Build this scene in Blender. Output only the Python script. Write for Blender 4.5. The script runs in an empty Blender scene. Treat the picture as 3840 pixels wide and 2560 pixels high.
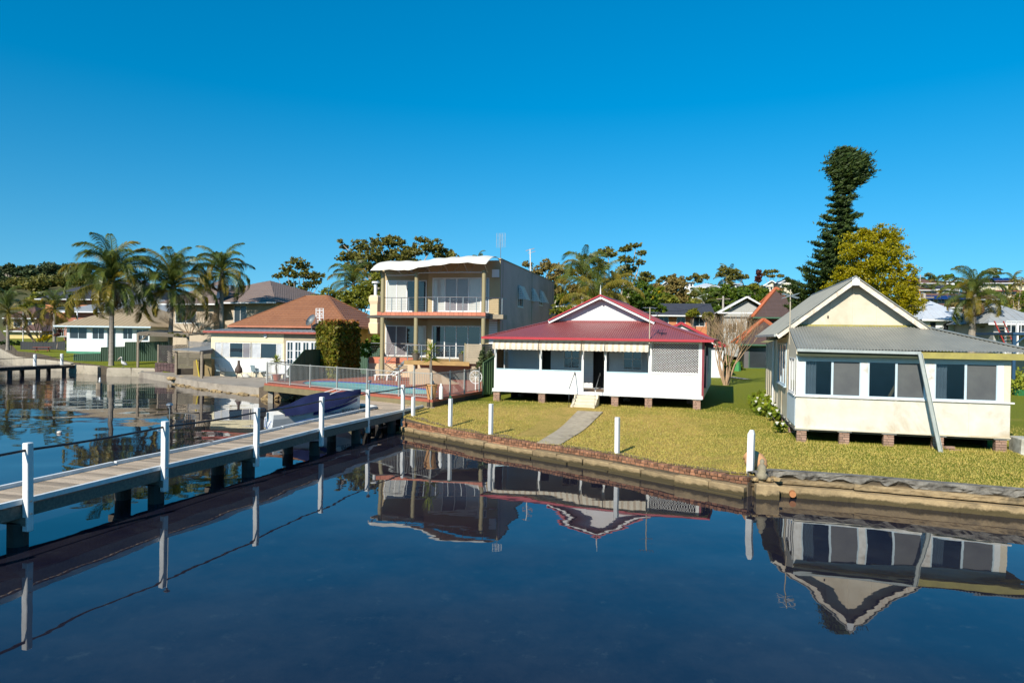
import bpy, math, random, numpy as np
from mathutils import Vector, Matrix, Euler, noise
R=math.radians; PI=math.pi
rnd=random.Random(7); nr=np.random.RandomState(11)
SC=bpy.context.scene; COL=SC.collection
# ---------------- camera, sky, sun, exposure ----------------
CAMH=4.3; FPX=2560.0
CROT=Matrix.Rotation(R(90-0.5),3,'X')@Matrix.Rotation(R(0.8),3,'Z')
cd=bpy.data.cameras.new('camera'); cam=bpy.data.objects.new('camera',cd); COL.objects.link(cam)
cd.sensor_width=36; cd.lens=24; cd.clip_start=.1; cd.clip_end=6000
cam.matrix_world=Matrix.Translation((0,0,CAMH))@CROT.to_4x4(); SC.camera=cam
SUN=Vector((-0.44,-0.82,0.60)).normalized()
W=bpy.data.worlds.new('World'); SC.world=W; W.use_nodes=True
wn=W.node_tree; bg=wn.nodes['Background']
sky=wn.nodes.new('ShaderNodeTexSky'); sky.sky_type='NISHITA'; sky.sun_disc=False
sky.sun_elevation=math.asin(SUN.z); sky.sun_rotation=math.atan2(SUN.x,SUN.y)
sky.air_density=1.0; sky.dust_density=0.15; sky.ozone_density=3.0
tcw=wn.nodes.new('ShaderNodeTexCoord'); mpw=wn.nodes.new('ShaderNodeMapping'); mpw.inputs['Scale'].default_value=(1,1,.66); mpw.inputs['Location'].default_value=(0,0,.12)
wn.links.new(tcw.outputs['Generated'],mpw.inputs[0]); wn.links.new(mpw.outputs[0],sky.inputs[0])
hs=wn.nodes.new('ShaderNodeHueSaturation'); hs.inputs['Saturation'].default_value=1.5; hs.inputs['Hue'].default_value=.5
tn=wn.nodes.new('ShaderNodeVectorMath'); tn.operation='MULTIPLY'; tn.inputs[1].default_value=(1,1.03,.875)
wn.links.new(sky.outputs[0],hs.inputs['Color']); wn.links.new(hs.outputs[0],tn.inputs[0]); wn.links.new(tn.outputs[0],bg.inputs[0]); bg.inputs[1].default_value=0.118
sd=bpy.data.lights.new('sun','SUN'); sd.energy=5.0; sd.angle=R(.5); sd.color=(1,.945,.84)
so=bpy.data.objects.new('sun',sd); COL.objects.link(so); so.rotation_euler=SUN.to_track_quat('Z','Y').to_euler()
vs=SC.view_settings; SC.display_settings.display_device='sRGB'; vs.view_transform='Standard'; vs.look='None'; vs.gamma=1; vs.use_curve_mapping=False; vs.exposure=0.45
SC.cycles.max_bounces=6; SC.cycles.diffuse_bounces=3; SC.cycles.glossy_bounces=4; SC.cycles.transparent_max_bounces=12
SC.cycles.sample_clamp_indirect=8; SC.cycles.use_denoising=True; SC.cycles.caustics_reflective=False; SC.cycles.caustics_refractive=False
# ---------------- survey: sight lines through measured points, met with a height or a wall ----------------
def ray(u,v): return (CROT@Vector(((u-1920)/FPX,(1280-v)/FPX,-1.0)))
def at(u,v,z=0):
    d=ray(u,v); t=(z-CAMH)/d.z; return Vector((d.x*t,d.y*t,z))
def atd(u,v,Y):
    d=ray(u,v); t=Y/d.y; return Vector((d.x*t,Y,CAMH+d.z*t))
def Q(ox,oy,k): return lambda x,y:(ox+x/k,oy+y/k)
qa=Q(0,840,2.45); qb=Q(720,900,2.45); qc=Q(1360,860,2.306); qd=Q(1800,1060,2.376); qe=Q(2640,900,1.5075); qf=Q(960,1240,2.502)
qg=Q(2800,1200,3.136); qh=Q(3400,1480,3.266); qi=Q(0,1240,4.704); qj=Q(1480,1500,1.589); qk=Q(3380,980,3.137); ql=Q(560,1220,4.9); qm=Q(2500,1050,3.136)
qn=Q(1000,1440,5.113); qo=Q(2060,940,3.178); qp=Q(1400,880,4.356); qq=Q(1380,1320,4.9); qr=Q(0,960,3.408)
class Fr:
    def __init__(s,x,y,deg): s.o=Vector((x,y)); s.a=R(deg); s.c=math.cos(s.a); s.s=math.sin(s.a)
    def w(s,x,y,z=0): return Vector((s.o.x+x*s.c-y*s.s, s.o.y+x*s.s+y*s.c, z))
    def l(s,p):
        dx=p[0]-s.o.x; dy=p[1]-s.o.y; return Vector((dx*s.c+dy*s.s,-dx*s.s+dy*s.c,p[2] if len(p)>2 else 0))
    def px(s,uv,y=0):
        d=ray(*uv); o=s.l((0,0,CAMH)); dl=Vector((d.x*s.c+d.y*s.s,-d.x*s.s+d.y*s.c,d.z)); t=(y-o.y)/dl.y
        return (o.x+dl.x*t, o.z+dl.z*t)
    def ps(s,uv,x=0):
        d=ray(*uv); o=s.l((0,0,CAMH)); dl=Vector((d.x*s.c+d.y*s.s,-d.x*s.s+d.y*s.c,d.z)); t=(x-o.x)/dl.x
        return (o.y+dl.y*t, o.z+dl.z*t)
# ---------------- mesh building ----------------
class MB:
    def __init__(s): s.v=[]; s.f=[]; s.sm=False
    def box(s,x0,x1,y0,y1,z0,z1):
        b=len(s.v); s.v+=[(x0,y0,z0),(x1,y0,z0),(x1,y1,z0),(x0,y1,z0),(x0,y0,z1),(x1,y0,z1),(x1,y1,z1),(x0,y1,z1)]
        s.f+=[(b,b+3,b+2,b+1),(b+4,b+5,b+6,b+7),(b,b+1,b+5,b+4),(b+1,b+2,b+6,b+5),(b+2,b+3,b+7,b+6),(b+3,b,b+4,b+7)]; return s
    def bar(s,a,b_,w,h=None,up=(0,0,1)):
        h=h or w; a=Vector(a); b_=Vector(b_); d=(b_-a).normalized(); up=Vector(up)
        if abs(d.dot(up))>.98: up=Vector((0,1,0))
        x=d.cross(up).normalized(); y=x.cross(d).normalized(); b=len(s.v)
        for p in (a,b_):
            for i,j in((-1,-1),(1,-1),(1,1),(-1,1)): s.v.append(tuple(p+x*(i*w/2)+y*(j*h/2)))
        s.f+=[(b,b+1,b+2,b+3),(b+7,b+6,b+5,b+4),(b,b+4,b+5,b+1),(b+1,b+5,b+6,b+2),(b+2,b+6,b+7,b+3),(b+3,b+7,b+4,b)]; return s
    def tube(s,pts,r,n=8,cap=True):
        pts=[Vector(p) for p in pts]; rs=r if hasattr(r,'__len__') else [r]*len(pts); b=len(s.v)
        for i,p in enumerate(pts):
            d=(pts[min(i+1,len(pts)-1)]-pts[max(i-1,0)]).normalized()
            x=d.cross(Vector((0,0,1)));
            if x.length<.05: x=d.cross(Vector((0,1,0)))
            x.normalize(); y=x.cross(d)
            for k in range(n):
                a=2*PI*k/n; s.v.append(tuple(p+(x*math.cos(a)+y*math.sin(a))*rs[i]))
        for i in range(len(pts)-1):
            for k in range(n):
                k2=(k+1)%n; s.f.append((b+i*n+k,b+i*n+k2,b+(i+1)*n+k2,b+(i+1)*n+k))
        if cap: s.f.append(tuple(b+k for k in range(n))[::-1]); s.f.append(tuple(b+(len(pts)-1)*n+k for k in range(n)))
        return s
    def lathe(s,prof,n=14,c=(0,0,0)):
        b=len(s.v)
        for r,z in prof:
            for k in range(n): a=2*PI*k/n; s.v.append((c[0]+r*math.cos(a),c[1]+r*math.sin(a),c[2]+z))
        for i in range(len(prof)-1):
            for k in range(n):
                k2=(k+1)%n; s.f.append((b+i*n+k,b+i*n+k2,b+(i+1)*n+k2,b+(i+1)*n+k))
        s.f.append(tuple(b+k for k in range(n))[::-1]); s.f.append(tuple(b+(len(prof)-1)*n+k for k in range(n))); return s
    def poly(s,pts):
        b=len(s.v); s.v+=[tuple(p) for p in pts]; s.f.append(tuple(range(b,b+len(pts)))); return s
    def prism(s,pts,off):
        off=Vector(off); n=len(pts); b=len(s.v); s.v+=[tuple(p) for p in pts]+[tuple(Vector(p)+off) for p in pts]
        s.f.append(tuple(range(b,b+n))[::-1]); s.f.append(tuple(range(b+n,b+2*n)))
        for i in range(n): j=(i+1)%n; s.f.append((b+i,b+j,b+n+j,b+n+i))
        return s
    def slab(s,poly,z0,z1): return s.prism([(p[0],p[1],z0) for p in poly],(0,0,z1-z0))
    def grid(s,nx,ny,fn):
        b=len(s.v)
        for j in range(ny+1):
            for i in range(nx+1): s.v.append(tuple(fn(i/nx,j/ny)))
        for j in range(ny):
            for i in range(nx): a=b+j*(nx+1)+i; s.f.append((a,a+1,a+nx+2,a+nx+1))
        return s
    def mesh(s,name,mat=None,smooth=False,bev=0):
        me=bpy.data.meshes.new(name); me.from_pydata(s.v,[],s.f)
        if mat: me.materials.append(mat)
        if smooth: me.polygons.foreach_set('use_smooth',[True]*len(me.polygons))
        me.update(); return me
    def build(s,name,mat=None,parent=None,smooth=False,bev=0,**kw):
        o=bpy.data.objects.new(name,s.mesh(name,mat,smooth)); COL.objects.link(o)
        if parent: o.parent=parent
        if bev:
            m=o.modifiers.new('bevel','BEVEL'); m.width=bev; m.segments=1; m.limit_method='ANGLE'
        for k,v in kw.items(): o[k]=v
        return o
def inst(name,me,parent=None,loc=(0,0,0),rot=(0,0,0),sc=(1,1,1)):
    o=bpy.data.objects.new(name,me); COL.objects.link(o); o.location=loc; o.rotation_euler=rot; o.scale=sc
    if parent: o.parent=parent
    return o
def npmesh(name,V,F,mat=None,smooth=False):
    me=bpy.data.meshes.new(name); V=np.asarray(V,dtype=np.float32); F=np.asarray(F,dtype=np.int32); k=F.shape[1]
    me.vertices.add(len(V)); me.vertices.foreach_set('co',V.ravel()); me.loops.add(F.size); me.loops.foreach_set('vertex_index',F.ravel())
    me.polygons.add(len(F)); me.polygons.foreach_set('loop_start',np.arange(0,F.size,k,dtype=np.int32))
    if smooth: me.polygons.foreach_set('use_smooth',np.ones(len(F),dtype=bool))
    if mat: me.materials.append(mat)
    me.update(calc_edges=True); return me
def tag(o,label,cat,group=None):
    o['label']=label; o['category']=cat
    if group: o['group']=group
    return o
def thing(name,label,cat,loc=(0,0,0),rz=0,group=None):
    o=bpy.data.objects.new(name,None); COL.objects.link(o); o.empty_display_size=.2; o.location=loc; o.rotation_euler=(0,0,rz); return tag(o,label,cat,group)
def frthing(name,label,cat,fr,group=None): return thing(name,label,cat,(fr.o.x,fr.o.y,0),fr.a,group)
def struct(o): o['kind']='structure'; return o
def kids(o): return [c for c in bpy.data.objects if c.parent==o]
def copytree(o,parent=None):
    c=o.copy(); COL.objects.link(c)
    if parent: c.parent=parent
    for ch in o.children: copytree(ch,c)
    return c
# ---------------- materials ----------------
MATS={}
def nodes(name):
    m=bpy.data.materials.new(name); m.use_nodes=True; nt=m.node_tree; return m,nt,nt.nodes['Principled BSDF'],nt.nodes.new,nt.links.new
def mixc(nt,fac,a,b,mode='MIX'):
    n=nt.nodes.new('ShaderNodeMix'); n.data_type='RGBA'; n.blend_type=mode
    for sock,val in((0,fac),(6,a),(7,b)):
        if isinstance(val,bpy.types.NodeSocket): nt.links.new(val,n.inputs[sock])
        elif sock==0: n.inputs[0].default_value=val
        else: n.inputs[sock].default_value=(*val[:3],1)
    return n.outputs[2]
def nz(nt,scale,detail=4,rough=.6,stretch=None,coord='Object',dist=0):
    tc=nt.nodes.new('ShaderNodeTexCoord'); n=nt.nodes.new('ShaderNodeTexNoise'); n.inputs['Scale'].default_value=scale; n.inputs['Detail'].default_value=detail; n.inputs['Roughness'].default_value=rough; n.inputs['Distortion'].default_value=dist
    if stretch:
        mp=nt.nodes.new('ShaderNodeMapping'); mp.inputs['Scale'].default_value=stretch; nt.links.new(tc.outputs[coord],mp.inputs[0]); nt.links.new(mp.outputs[0],n.inputs['Vector'])
    else: nt.links.new(tc.outputs[coord],n.inputs['Vector'])
    return n.outputs['Fac']
def ramp(nt,fac,stops):
    r=nt.nodes.new('ShaderNodeValToRGB'); nt.links.new(fac,r.inputs[0]); e=r.color_ramp.elements
    while len(e)>len(stops): e.remove(e[-1])
    while len(e)<len(stops): e.new(.5)
    for q,(p,c) in zip(e,stops): q.position=p; q.color=(*c,1) if hasattr(c,'__len__') else (c,c,c,1)
    return r.outputs[0]
def bump(nt,b,h,strength,dist=.02):
    n=nt.nodes.new('ShaderNodeBump'); n.inputs['Strength'].default_value=strength; n.inputs['Distance'].default_value=dist; nt.links.new(h,n.inputs['Height']); nt.links.new(n.outputs[0],b.inputs['Normal'])
def mat(name,c,c2=None,scale=3,rough=.7,bmp=.15,metal=0,stretch=None,rand=0,lo=.35,hi=.7,spec=.5,dirt=None,bs=None,coord='Object',wet=None):
    if name in MATS: return MATS[name]
    m,nt,b,N,L=nodes(name); c2=c2 or tuple(x*.8 for x in c)
    f=nz(nt,scale,5,.65,stretch,coord); col=mixc(nt,ramp(nt,f,[(lo,0),(hi,1)]),c,c2)
    if dirt:
        g=nz(nt,scale*.35,6,.7,None,coord,.4); col=mixc(nt,ramp(nt,g,[(.52,0),(.72,1)]),col,dirt)
    if wet:
        ge=N('ShaderNodeNewGeometry'); sz=N('ShaderNodeSeparateXYZ'); L(ge.outputs['Position'],sz.inputs[0]); ad=N('ShaderNodeMath'); ad.operation='MULTIPLY_ADD'; L(nz(nt,2.5,4,.7,None,'Object'),ad.inputs[0]); ad.inputs[1].default_value=-.22; L(sz.outputs['Z'],ad.inputs[2]); col=mixc(nt,ramp(nt,ad.outputs[0],[(.0,1),(wet,0)]),col,(.055,.040,.014))
    if rand:
        oi=N('ShaderNodeObjectInfo'); mr=N('ShaderNodeMapRange'); mr.inputs[3].default_value=1-rand; mr.inputs[4].default_value=1+rand; L(oi.outputs['Random'],mr.inputs[0])
        vm=N('ShaderNodeVectorMath'); vm.operation='SCALE'; L(col,vm.inputs[0]); L(mr.outputs[0],vm.inputs['Scale']); col=vm.outputs[0]
    L(col,b.inputs['Base Color']); b.inputs['Roughness'].default_value=rough; b.inputs['Metallic'].default_value=metal; b.inputs['Specular IOR Level'].default_value=spec
    if bmp: bump(nt,b,nz(nt,bs or scale*8,3,.6,stretch,coord),bmp,.02)
    MATS[name]=m; return m
def leafmat(name,cols,trans=.35,rough=.5):
    if name in MATS: return MATS[name]
    m,nt,b,N,L=nodes(name); g=N('ShaderNodeNewGeometry'); f=g.outputs['Random Per Island']; k=len(cols)
    col=ramp(nt,f,[(i/(k-1),c) for i,c in enumerate(cols)]); big=nz(nt,.9,2)
    col=mixc(nt,ramp(nt,big,[(.35,0),(.7,.45)]),col,cols[-1])
    L(col,b.inputs['Base Color']); b.inputs['Roughness'].default_value=rough; b.inputs['Specular IOR Level'].default_value=.25
    t=N('ShaderNodeBsdfTranslucent'); L(col,t.inputs[0]); mx=N('ShaderNodeMixShader'); mx.inputs[0].default_value=trans
    L(b.outputs[0],mx.inputs[1]); L(t.outputs[0],mx.inputs[2]); L(mx.outputs[0],nt.nodes['Material Output'].inputs[0]); MATS[name]=m; return m
def waterm():
    m,nt,b,N,L=nodes('sea_water')
    f=nz(nt,.35,8,.75,(1,1,1)); f2=nz(nt,2.2,6,.8,(1,1,1))
    c=mixc(nt,ramp(nt,f,[(.40,0),(.62,1)]),(.009,.0085,.017),(.020,.019,.026)); c=mixc(nt,ramp(nt,f2,[(.58,0),(.76,.6)]),c,(.05,.06,.06))
    L(c,b.inputs['Base Color']); b.inputs['Roughness'].default_value=.012; b.inputs['IOR'].default_value=1.5
    a=nz(nt,.26,1,.4,(1,1.3,1)); a2=nz(nt,1.1,2,.5,(1,1.4,1))
    ad=N('ShaderNodeMath'); ad.operation='MULTIPLY_ADD'; L(a2,ad.inputs[0]); ad.inputs[1].default_value=.045; L(a,ad.inputs[2])
    # breeze ruffles the far left cove
    tc=N('ShaderNodeTexCoord'); sp=N('ShaderNodeSeparateXYZ'); L(tc.outputs['Object'],sp.inputs[0])
    mr=N('ShaderNodeMapRange'); L(sp.outputs['Y'],mr.inputs[0]); mr.inputs[1].default_value=30; mr.inputs[2].default_value=62; mr.inputs[3].default_value=0; mr.inputs[4].default_value=1
    ng=N('ShaderNodeMapRange'); L(sp.outputs['X'],ng.inputs[0]); ng.inputs[1].default_value=-12; ng.inputs[2].default_value=-30; ng.inputs[3].default_value=0; ng.inputs[4].default_value=1
    ml=N('ShaderNodeMath'); ml.operation='MULTIPLY'; L(mr.outputs[0],ml.inputs[0]); L(ng.outputs[0],ml.inputs[1])
    a3=nz(nt,1.1,3,.6,(.5,1.8,1)); m3=N('ShaderNodeMath'); m3.operation='MULTIPLY'; L(a3,m3.inputs[0]); L(ml.outputs[0],m3.inputs[1])
    a4=N('ShaderNodeMath'); a4.operation='MULTIPLY_ADD'; L(m3.outputs[0],a4.inputs[0]); a4.inputs[1].default_value=.5; L(ad.outputs[0],a4.inputs[2])
    bump(nt,b,a4.outputs[0],1.0,.033); return m
# ---------------- shared materials ----------------
white=mat('white_paint',(.68,.68,.66),(.60,.60,.58),2,.5,.05)
whiteold=mat('old_white_paint',(.72,.70,.66),(.52,.49,.43),5,.65,.2,dirt=(.36,.31,.25))
concrete=mat('concrete',(.34,.31,.26),(.24,.21,.17),2.5,.9,.4,dirt=(.14,.12,.095))
redroofm=mat('red_roof_steel',(.28,.076,.073),(.245,.064,.062),1.2,.38,.03)
redtrim=mat('red_gutter',(.40,.02,.03),(.34,.02,.03),2,.4,.03)
greyroof=mat('grey_roof_steel',(.24,.235,.20),(.19,.19,.165),1.5,.45,.08)
whitepost=mat('post_paint',(.72,.72,.70),(.60,.60,.57),3,.5,.15,dirt=(.42,.40,.34))
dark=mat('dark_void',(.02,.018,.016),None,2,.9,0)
glass=mat('window_glass',(.015,.02,.028),(.02,.028,.036),.7,.04,0,spec=.8)
glassblue=mat('curtained_glass',(.16,.18,.20),(.09,.10,.12),1.0,.06,0,spec=.7)
screen=mat('fly_screen',(.085,.088,.085),(.06,.062,.064),1.2,.55,.1)
timber=mat('weathered_decking',(.48,.37,.26),(.30,.22,.15),5,.85,.5,stretch=(1,12,1),rand=.38,dirt=(.22,.17,.12))
beamm=mat('grey_hardwood',(.21,.17,.13),(.12,.10,.08),3,.9,.5,stretch=(.4,6,6))
pilem=mat('pile_wet_timber',(.045,.037,.03),(.02,.018,.015),3,.8,.6)
brickm=mat('old_brick',(.30,.125,.055),(.17,.085,.05),9,.85,.6,rand=.5,dirt=(.22,.17,.12))
brickdk=mat('pier_brick',(.34,.21,.15),(.25,.15,.105),9,.85,.4,rand=.25)
mortar=mat('mortar',(.12,.09,.06),(.08,.06,.04),6,.95,.5)
stonem=mat('ochre_concrete',(.33,.235,.12),(.19,.135,.07),3,.9,.8,dirt=(.07,.055,.03),rand=.25,wet=.06)
terrac=mat('terracotta_tile',(.36,.095,.05),(.27,.07,.04),4,.7,.15)
metalp=mat('cream_metal',(.55,.54,.50),None,4,.4,.02)
steel=mat('stainless_steel',(.35,.35,.34),None,4,.3,0,metal=.8)
blackm=mat('black_rubber',(.015,.015,.018),None,4,.5,.05)
def roofface(mb,a,b,c,d,style='corr',pitch=.1,amp=.012,row=.3,step=.3):
    a,b,c,d=map(Vector,(a,b,c,d)); U=(b-a).normalized(); Nn=U.cross(c-a).normalized(); V=Nn.cross(U); L_=(b-a).length
    if Nn.z<0: Nn=-Nn; V=-V
    V=V if (d-a).dot(V)>0 else -V
    du,dv,cu,cv=(d-a).dot(U),(d-a).dot(V),(c-a).dot(U),(c-a).dot(V)
    def vmax(u):
        if u<du: return dv*u/max(du,1e-6)
        if u>cu: return cv*(L_-u)/max(L_-cu,1e-6)
        return dv+(cv-dv)*((u-du)/max(cu-du,1e-6))
    if style=='corr':
        n=max(2,int(L_/pitch*4)); st=L_/n; base=len(mb.v)
        for i in range(n+1):
            u=i*st; w=math.sin(2*PI*u/pitch)*amp
            for v in (0,max(vmax(u),.001)): mb.v.append(tuple(a+U*u+V*v+Nn*w))
        for i in range(n): k=base+2*i; mb.f.append((k,k+2,k+3,k+1))
    elif style=='rib':
        mb.poly([a,b,c,d]); n=int(L_/pitch)
        for i in range(1,n):
            u=i*pitch; v=vmax(u)
            if v>.2: mb.bar(a+U*u+Nn*.012,a+U*u+V*v+Nn*.012,.04,.03,up=Nn)
    else:
        H=max(dv,cv); n=int(H/row)+1; out=[]
        for k in range(n):
            v0=k*row; v1=min(v0+row*1.02,H)
            if v0>=H-.02: break
            m=MB() if style=='tileparts' else mb
            def ext(v):
                l=du*v/dv if dv>0 else 0; r=L_-(L_-cu)*v/cv if cv>0 else L_; return l,r
            l0,r0=ext(v0); l1,r1=ext(v1); nn=max(2,int((r0-l0)/step*4))
            def fn(s_,t,l0=l0,r0=r0,l1=l1,r1=r1,v0=v0,v1=v1):
                u0=l0+(r0-l0)*s_; u1=l1+(r1-l1)*s_; w=.5+.5*math.sin(2*PI*u0/step)
                if t<.25: return a+U*u0+V*v0+Nn*0
                if t<.75: return a+U*u0+V*v0+Nn*(.03+.02*w)
                return a+U*u1+V*v1+Nn*(.004+.014*w)
            m.grid(nn,2,fn)
            if style=='tileparts': out.append(m)
        return out
def wall(mb,x0,x1,z0,z1,y,th,ops=(),ax='x'):
    xs=sorted({x0,x1,*[o[0] for o in ops],*[o[1] for o in ops]}); zs=sorted({z0,z1,*[o[2] for o in ops],*[o[3] for o in ops]})
    xs=[x for x in xs if x0<=x<=x1]; zs=[z for z in zs if z0<=z<=z1]
    for i in range(len(xs)-1):
        for j in range(len(zs)-1):
            cx=(xs[i]+xs[i+1])/2; cz=(zs[j]+zs[j+1])/2
            if any(o[0]<cx<o[1] and o[2]<cz<o[3] for o in ops): continue
            if ax=='x': mb.box(xs[i],xs[i+1],y,y+th,zs[j],zs[j+1])
            else: mb.box(y,y+th,xs[i],xs[i+1],zs[j],zs[j+1])
    return mb
def window(parent,x,y,z,w,h,rz=0,cols=(.5,.5),rows=1,fm=None,gm=None,fw=.05,d=.08,name='window',sill=0,gy=.04,fw2=None):
    fm=fm or white; gm=gm or [glass]; gm=gm if isinstance(gm,(list,tuple)) else [gm]; m=MB(); fw2=fw2 or fw*.8
    m.box(0,w,0,d,0,fw); m.box(0,w,0,d,h-fw,h); m.box(0,fw,0,d,fw,h-fw); m.box(w-fw,w,0,d,fw,h-fw)
    tot=sum(cols); xs=[fw]; acc=0
    for c in cols: acc+=c; xs.append(fw+(w-2*fw)*acc/tot)
    for q in xs[1:-1]: m.box(q-fw2/2,q+fw2/2,.01,d-.01,fw,h-fw)
    for r in range(1,rows):
        q=fw+(h-2*fw)*r/rows; m.box(fw,w-fw,.018,d-.018,q-fw2*.35,q+fw2*.35)
    if sill: m.box(-sill,w+sill,-sill,d,-.05,-.002)
    o=m.build(name,fm,parent); o.location=(x,y,z); o.rotation_euler=(0,0,rz)
    for i in range(len(cols)):
        p=MB().box(xs[i]+.001,xs[i+1]-.001,gy,gy+.008,fw,h-fw).build('pane',gm[i%len(gm)],o)
    return o
UB=MB().box(-.5,.5,-.5,.5,-.5,.5)
_bm={}
def unitbox(m_,seed=0):
    k=(m_.name,seed)
    if k not in _bm:
        r=random.Random(seed); q=MB(); e=.06
        # chamfered, slightly uneven block
        vs=[]
        for z in(-.5,-.5+e,.5-e,.5):
            t=e if abs(z)>.49 else 0
            for sx,sy in((-1,-1),(1,-1),(1,1),(-1,1)):
                vs.append((sx*(.5-t)+r.uniform(-.03,.03),sy*(.5-t)+r.uniform(-.03,.03),z))
        q.v=vs
        for l in range(3):
            for k2 in range(4): k3=(k2+1)%4; q.f.append((l*4+k2,l*4+k3,l*4+4+k3,l*4+4+k2))
        q.f.append((3,2,1,0)); q.f.append((12,13,14,15)); _bm[k]=q.mesh('block',m_)
    return _bm[k]
def block(name,parent,c,s,rz=0,m_=None,seed=0,rot=None):
    return inst(name,unitbox(m_ or brickm,seed),parent,c,rot or (0,0,rz),s)
def pier(parent,x,y,z0,z1,w=.36,d=.24,m_=None,cap=True):
    if z1-z0<.08: return
    p=MB().box(x-w/2+.012,x+w/2-.012,y+.012,y+d-.012,z0-.1,z1).build('pier',mortar,parent); n=max(1,int(round((z1-z0-.02)/.086))); h=(z1-z0-.02)/n
    for k in range(n):
        off=.5 if k%2 else .33; q=[(x-w/2,x-w/2+w*off-.008),(x-w/2+w*off+.008,x+w/2)]
        for a,b in q: block('brick',p,((a+b)/2,y+d/2,z0+h*(k+.5)),(b-a,d+.012,h-.014),0,m_ or brickdk,rnd.randrange(4))
    if cap: MB().box(x-w/2-.07,x+w/2+.07,y-.06,y+d+.06,z1-.012,z1+.012).build('ant_cap',metalp,p)
# ---------------- ground, water ----------------
SH=[(90,6.4),(40,10.35),(12.8,17.08),(7.35,19.15),(6.72,18.72),(4.94,20.1),(3.28,21.95),(.9,24.15),(-.88,25.75),(-2.42,27.4),(-4.7,29.85),(-4.9,30.9),(-7.0,43.3),(-12.5,43.7),(-15.7,44.0),(-17.3,47.9),(-27.9,56.9),(-30.2,60.2),(-33.4,64),(-37.1,63.8),(-39.7,65.8),(-43.6,68),(-58.6,81),(-87.8,117),(-150,160),(-420,260)]
def sstep(a,b,x): t=min(1,max(0,(x-a)/(b-a))); return t*t*(3-2*t)
def gh(X,Y):
    r=math.hypot(X,Y); th=math.degrees(math.atan2(X,Y)); a=X/max(Y,1)
    f=sstep(17,21,th); hA=.47+.40*sstep(27,34,r)*(1-f)+f*(.12+.28*sstep(22,45,r))+.5*sstep(45,80,r)
    hB=.35+.45*sstep(67,72,r)+.65*sstep(72,92,r); hC=.72+.9*sstep(74,95,r)
    k=sstep(-9.7,-9.1,th) if r<48 else sstep(-14,-5,th); h=hA*k+hB*(1-k); k=sstep(-34,-32,th); h=h*k+hC*(1-k)
    # hillside
    top=15.5*sstep(-.25,.1,a)+(24*sstep(-.44,-.66,a))+3
    ramp_=sstep(0,1,(Y-82)/240.)*.35+.65*min(1,max(0,(Y-82)/235.))
    h+=top*ramp_*(.9+.1*math.sin(a*19))
    return h
def build_ground():
    fine=[]; 
    for i in range(len(SH)-1):
        a=Vector(SH[i]); b=Vector(SH[i+1]); n=max(1,int((b-a).length/.5)) if i>0 else 8
        n=min(n,34)
        for k in range(n): fine.append(a+(b-a)*k/n)
    fine.append(Vector(SH[-1])); rad=[0,.05]+[.4*k for k in range(1,46)]+[19,21,23.5,26,32,40,50,62,78,98,120,145,170,200,235,270,320,400,520,800,1400,2600]
    m=MB(); nc=len(rad)+1
    for p in fine:
        r0=p.length; d=p/r0; m.v.append((p.x,p.y,-1.5))
        for r in rad: q=d*(r0+r); m.v.append((q.x,q.y,gh(q.x,q.y)+(0.03*noise.noise((q.x*.4,q.y*.4,0)) if r>0 else 0)))
    for i in range(len(fine)-1):
        for j in range(nc-1): k=i*nc+j; m.f.append((k,k+1,k+nc+1,k+nc))
    mt,nt,b,N,L=nodes('lawn_ground')
    tc=N('ShaderNodeTexCoord'); sp=N('ShaderNodeSeparateXYZ'); L(tc.outputs['Object'],sp.inputs[0])
    big=nz(nt,.28,4,.6); fine_=nz(nt,16,8,.85); mid=nz(nt,1.6,5,.7)
    dry=mixc(nt,ramp(nt,fine_,[(.40,0),(.60,1)]),(.28,.18,.045),(.64,.44,.13)); grn=mixc(nt,ramp(nt,fine_,[(.35,0),(.65,1)]),(.10,.12,.010),(.25,.26,.03))
    dry=mixc(nt,ramp(nt,mid,[(.5,0),(.75,.6)]),dry,(.22,.21,.035))
    yy=N('ShaderNodeMapRange'); L(sp.outputs['Y'],yy.inputs[0]); yy.inputs[1].default_value=31; yy.inputs[2].default_value=42
    xx=N('ShaderNodeMapRange'); L(sp.outputs['X'],xx.inputs[0]); xx.inputs[1].default_value=6.0; xx.inputs[2].default_value=11.5; xx.inputs[3].default_value=0; xx.inputs[4].default_value=.5
    sm=N('ShaderNodeMath'); L(yy.outputs[0],sm.inputs[0]); L(xx.outputs[0],sm.inputs[1])
    s2=N('ShaderNodeMath'); L(sm.outputs[0],s2.inputs[0]); L(big,s2.inputs[1]); dry=mixc(nt,ramp(nt,nz(nt,.7,4,.65),[(.48,0),(.66,.75)]),dry,mixc(nt,fine_,(.16,.15,.02),(.34,.31,.05))); dry=mixc(nt,ramp(nt,nz(nt,3.1,4,.7),[(.6,0),(.74,.6)]),dry,(.15,.10,.045)); col=mixc(nt,ramp(nt,s2.outputs[0],[(.55,0),(1.0,1)]),dry,grn)
    far=N('ShaderNodeMapRange'); L(sp.outputs['Y'],far.inputs[0]); far.inputs[1].default_value=85; far.inputs[2].default_value=130
    col=mixc(nt,far.outputs[0],col,mixc(nt,mid,(.05,.06,.015),(.12,.10,.05)))
    L(col,b.inputs['Base Color']); b.inputs['Roughness'].default_value=.9; b.inputs['Specular IOR Level'].default_value=.1; bump(nt,b,fine_,.9,.06)
    o=m.build('ground',mt,smooth=True); struct(o); o.data.materials.append(mat('bank_earth',(.09,.065,.04),(.05,.04,.025),2,.95,.8))
    for i in range(len(fine)-1): o.data.polygons[i*(nc-1)].material_index=1; o.data.polygons[i*(nc-1)+1].material_index=1 if False else 0; o.data.polygons[i*(nc-1)].use_smooth=False
build_ground()
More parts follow.
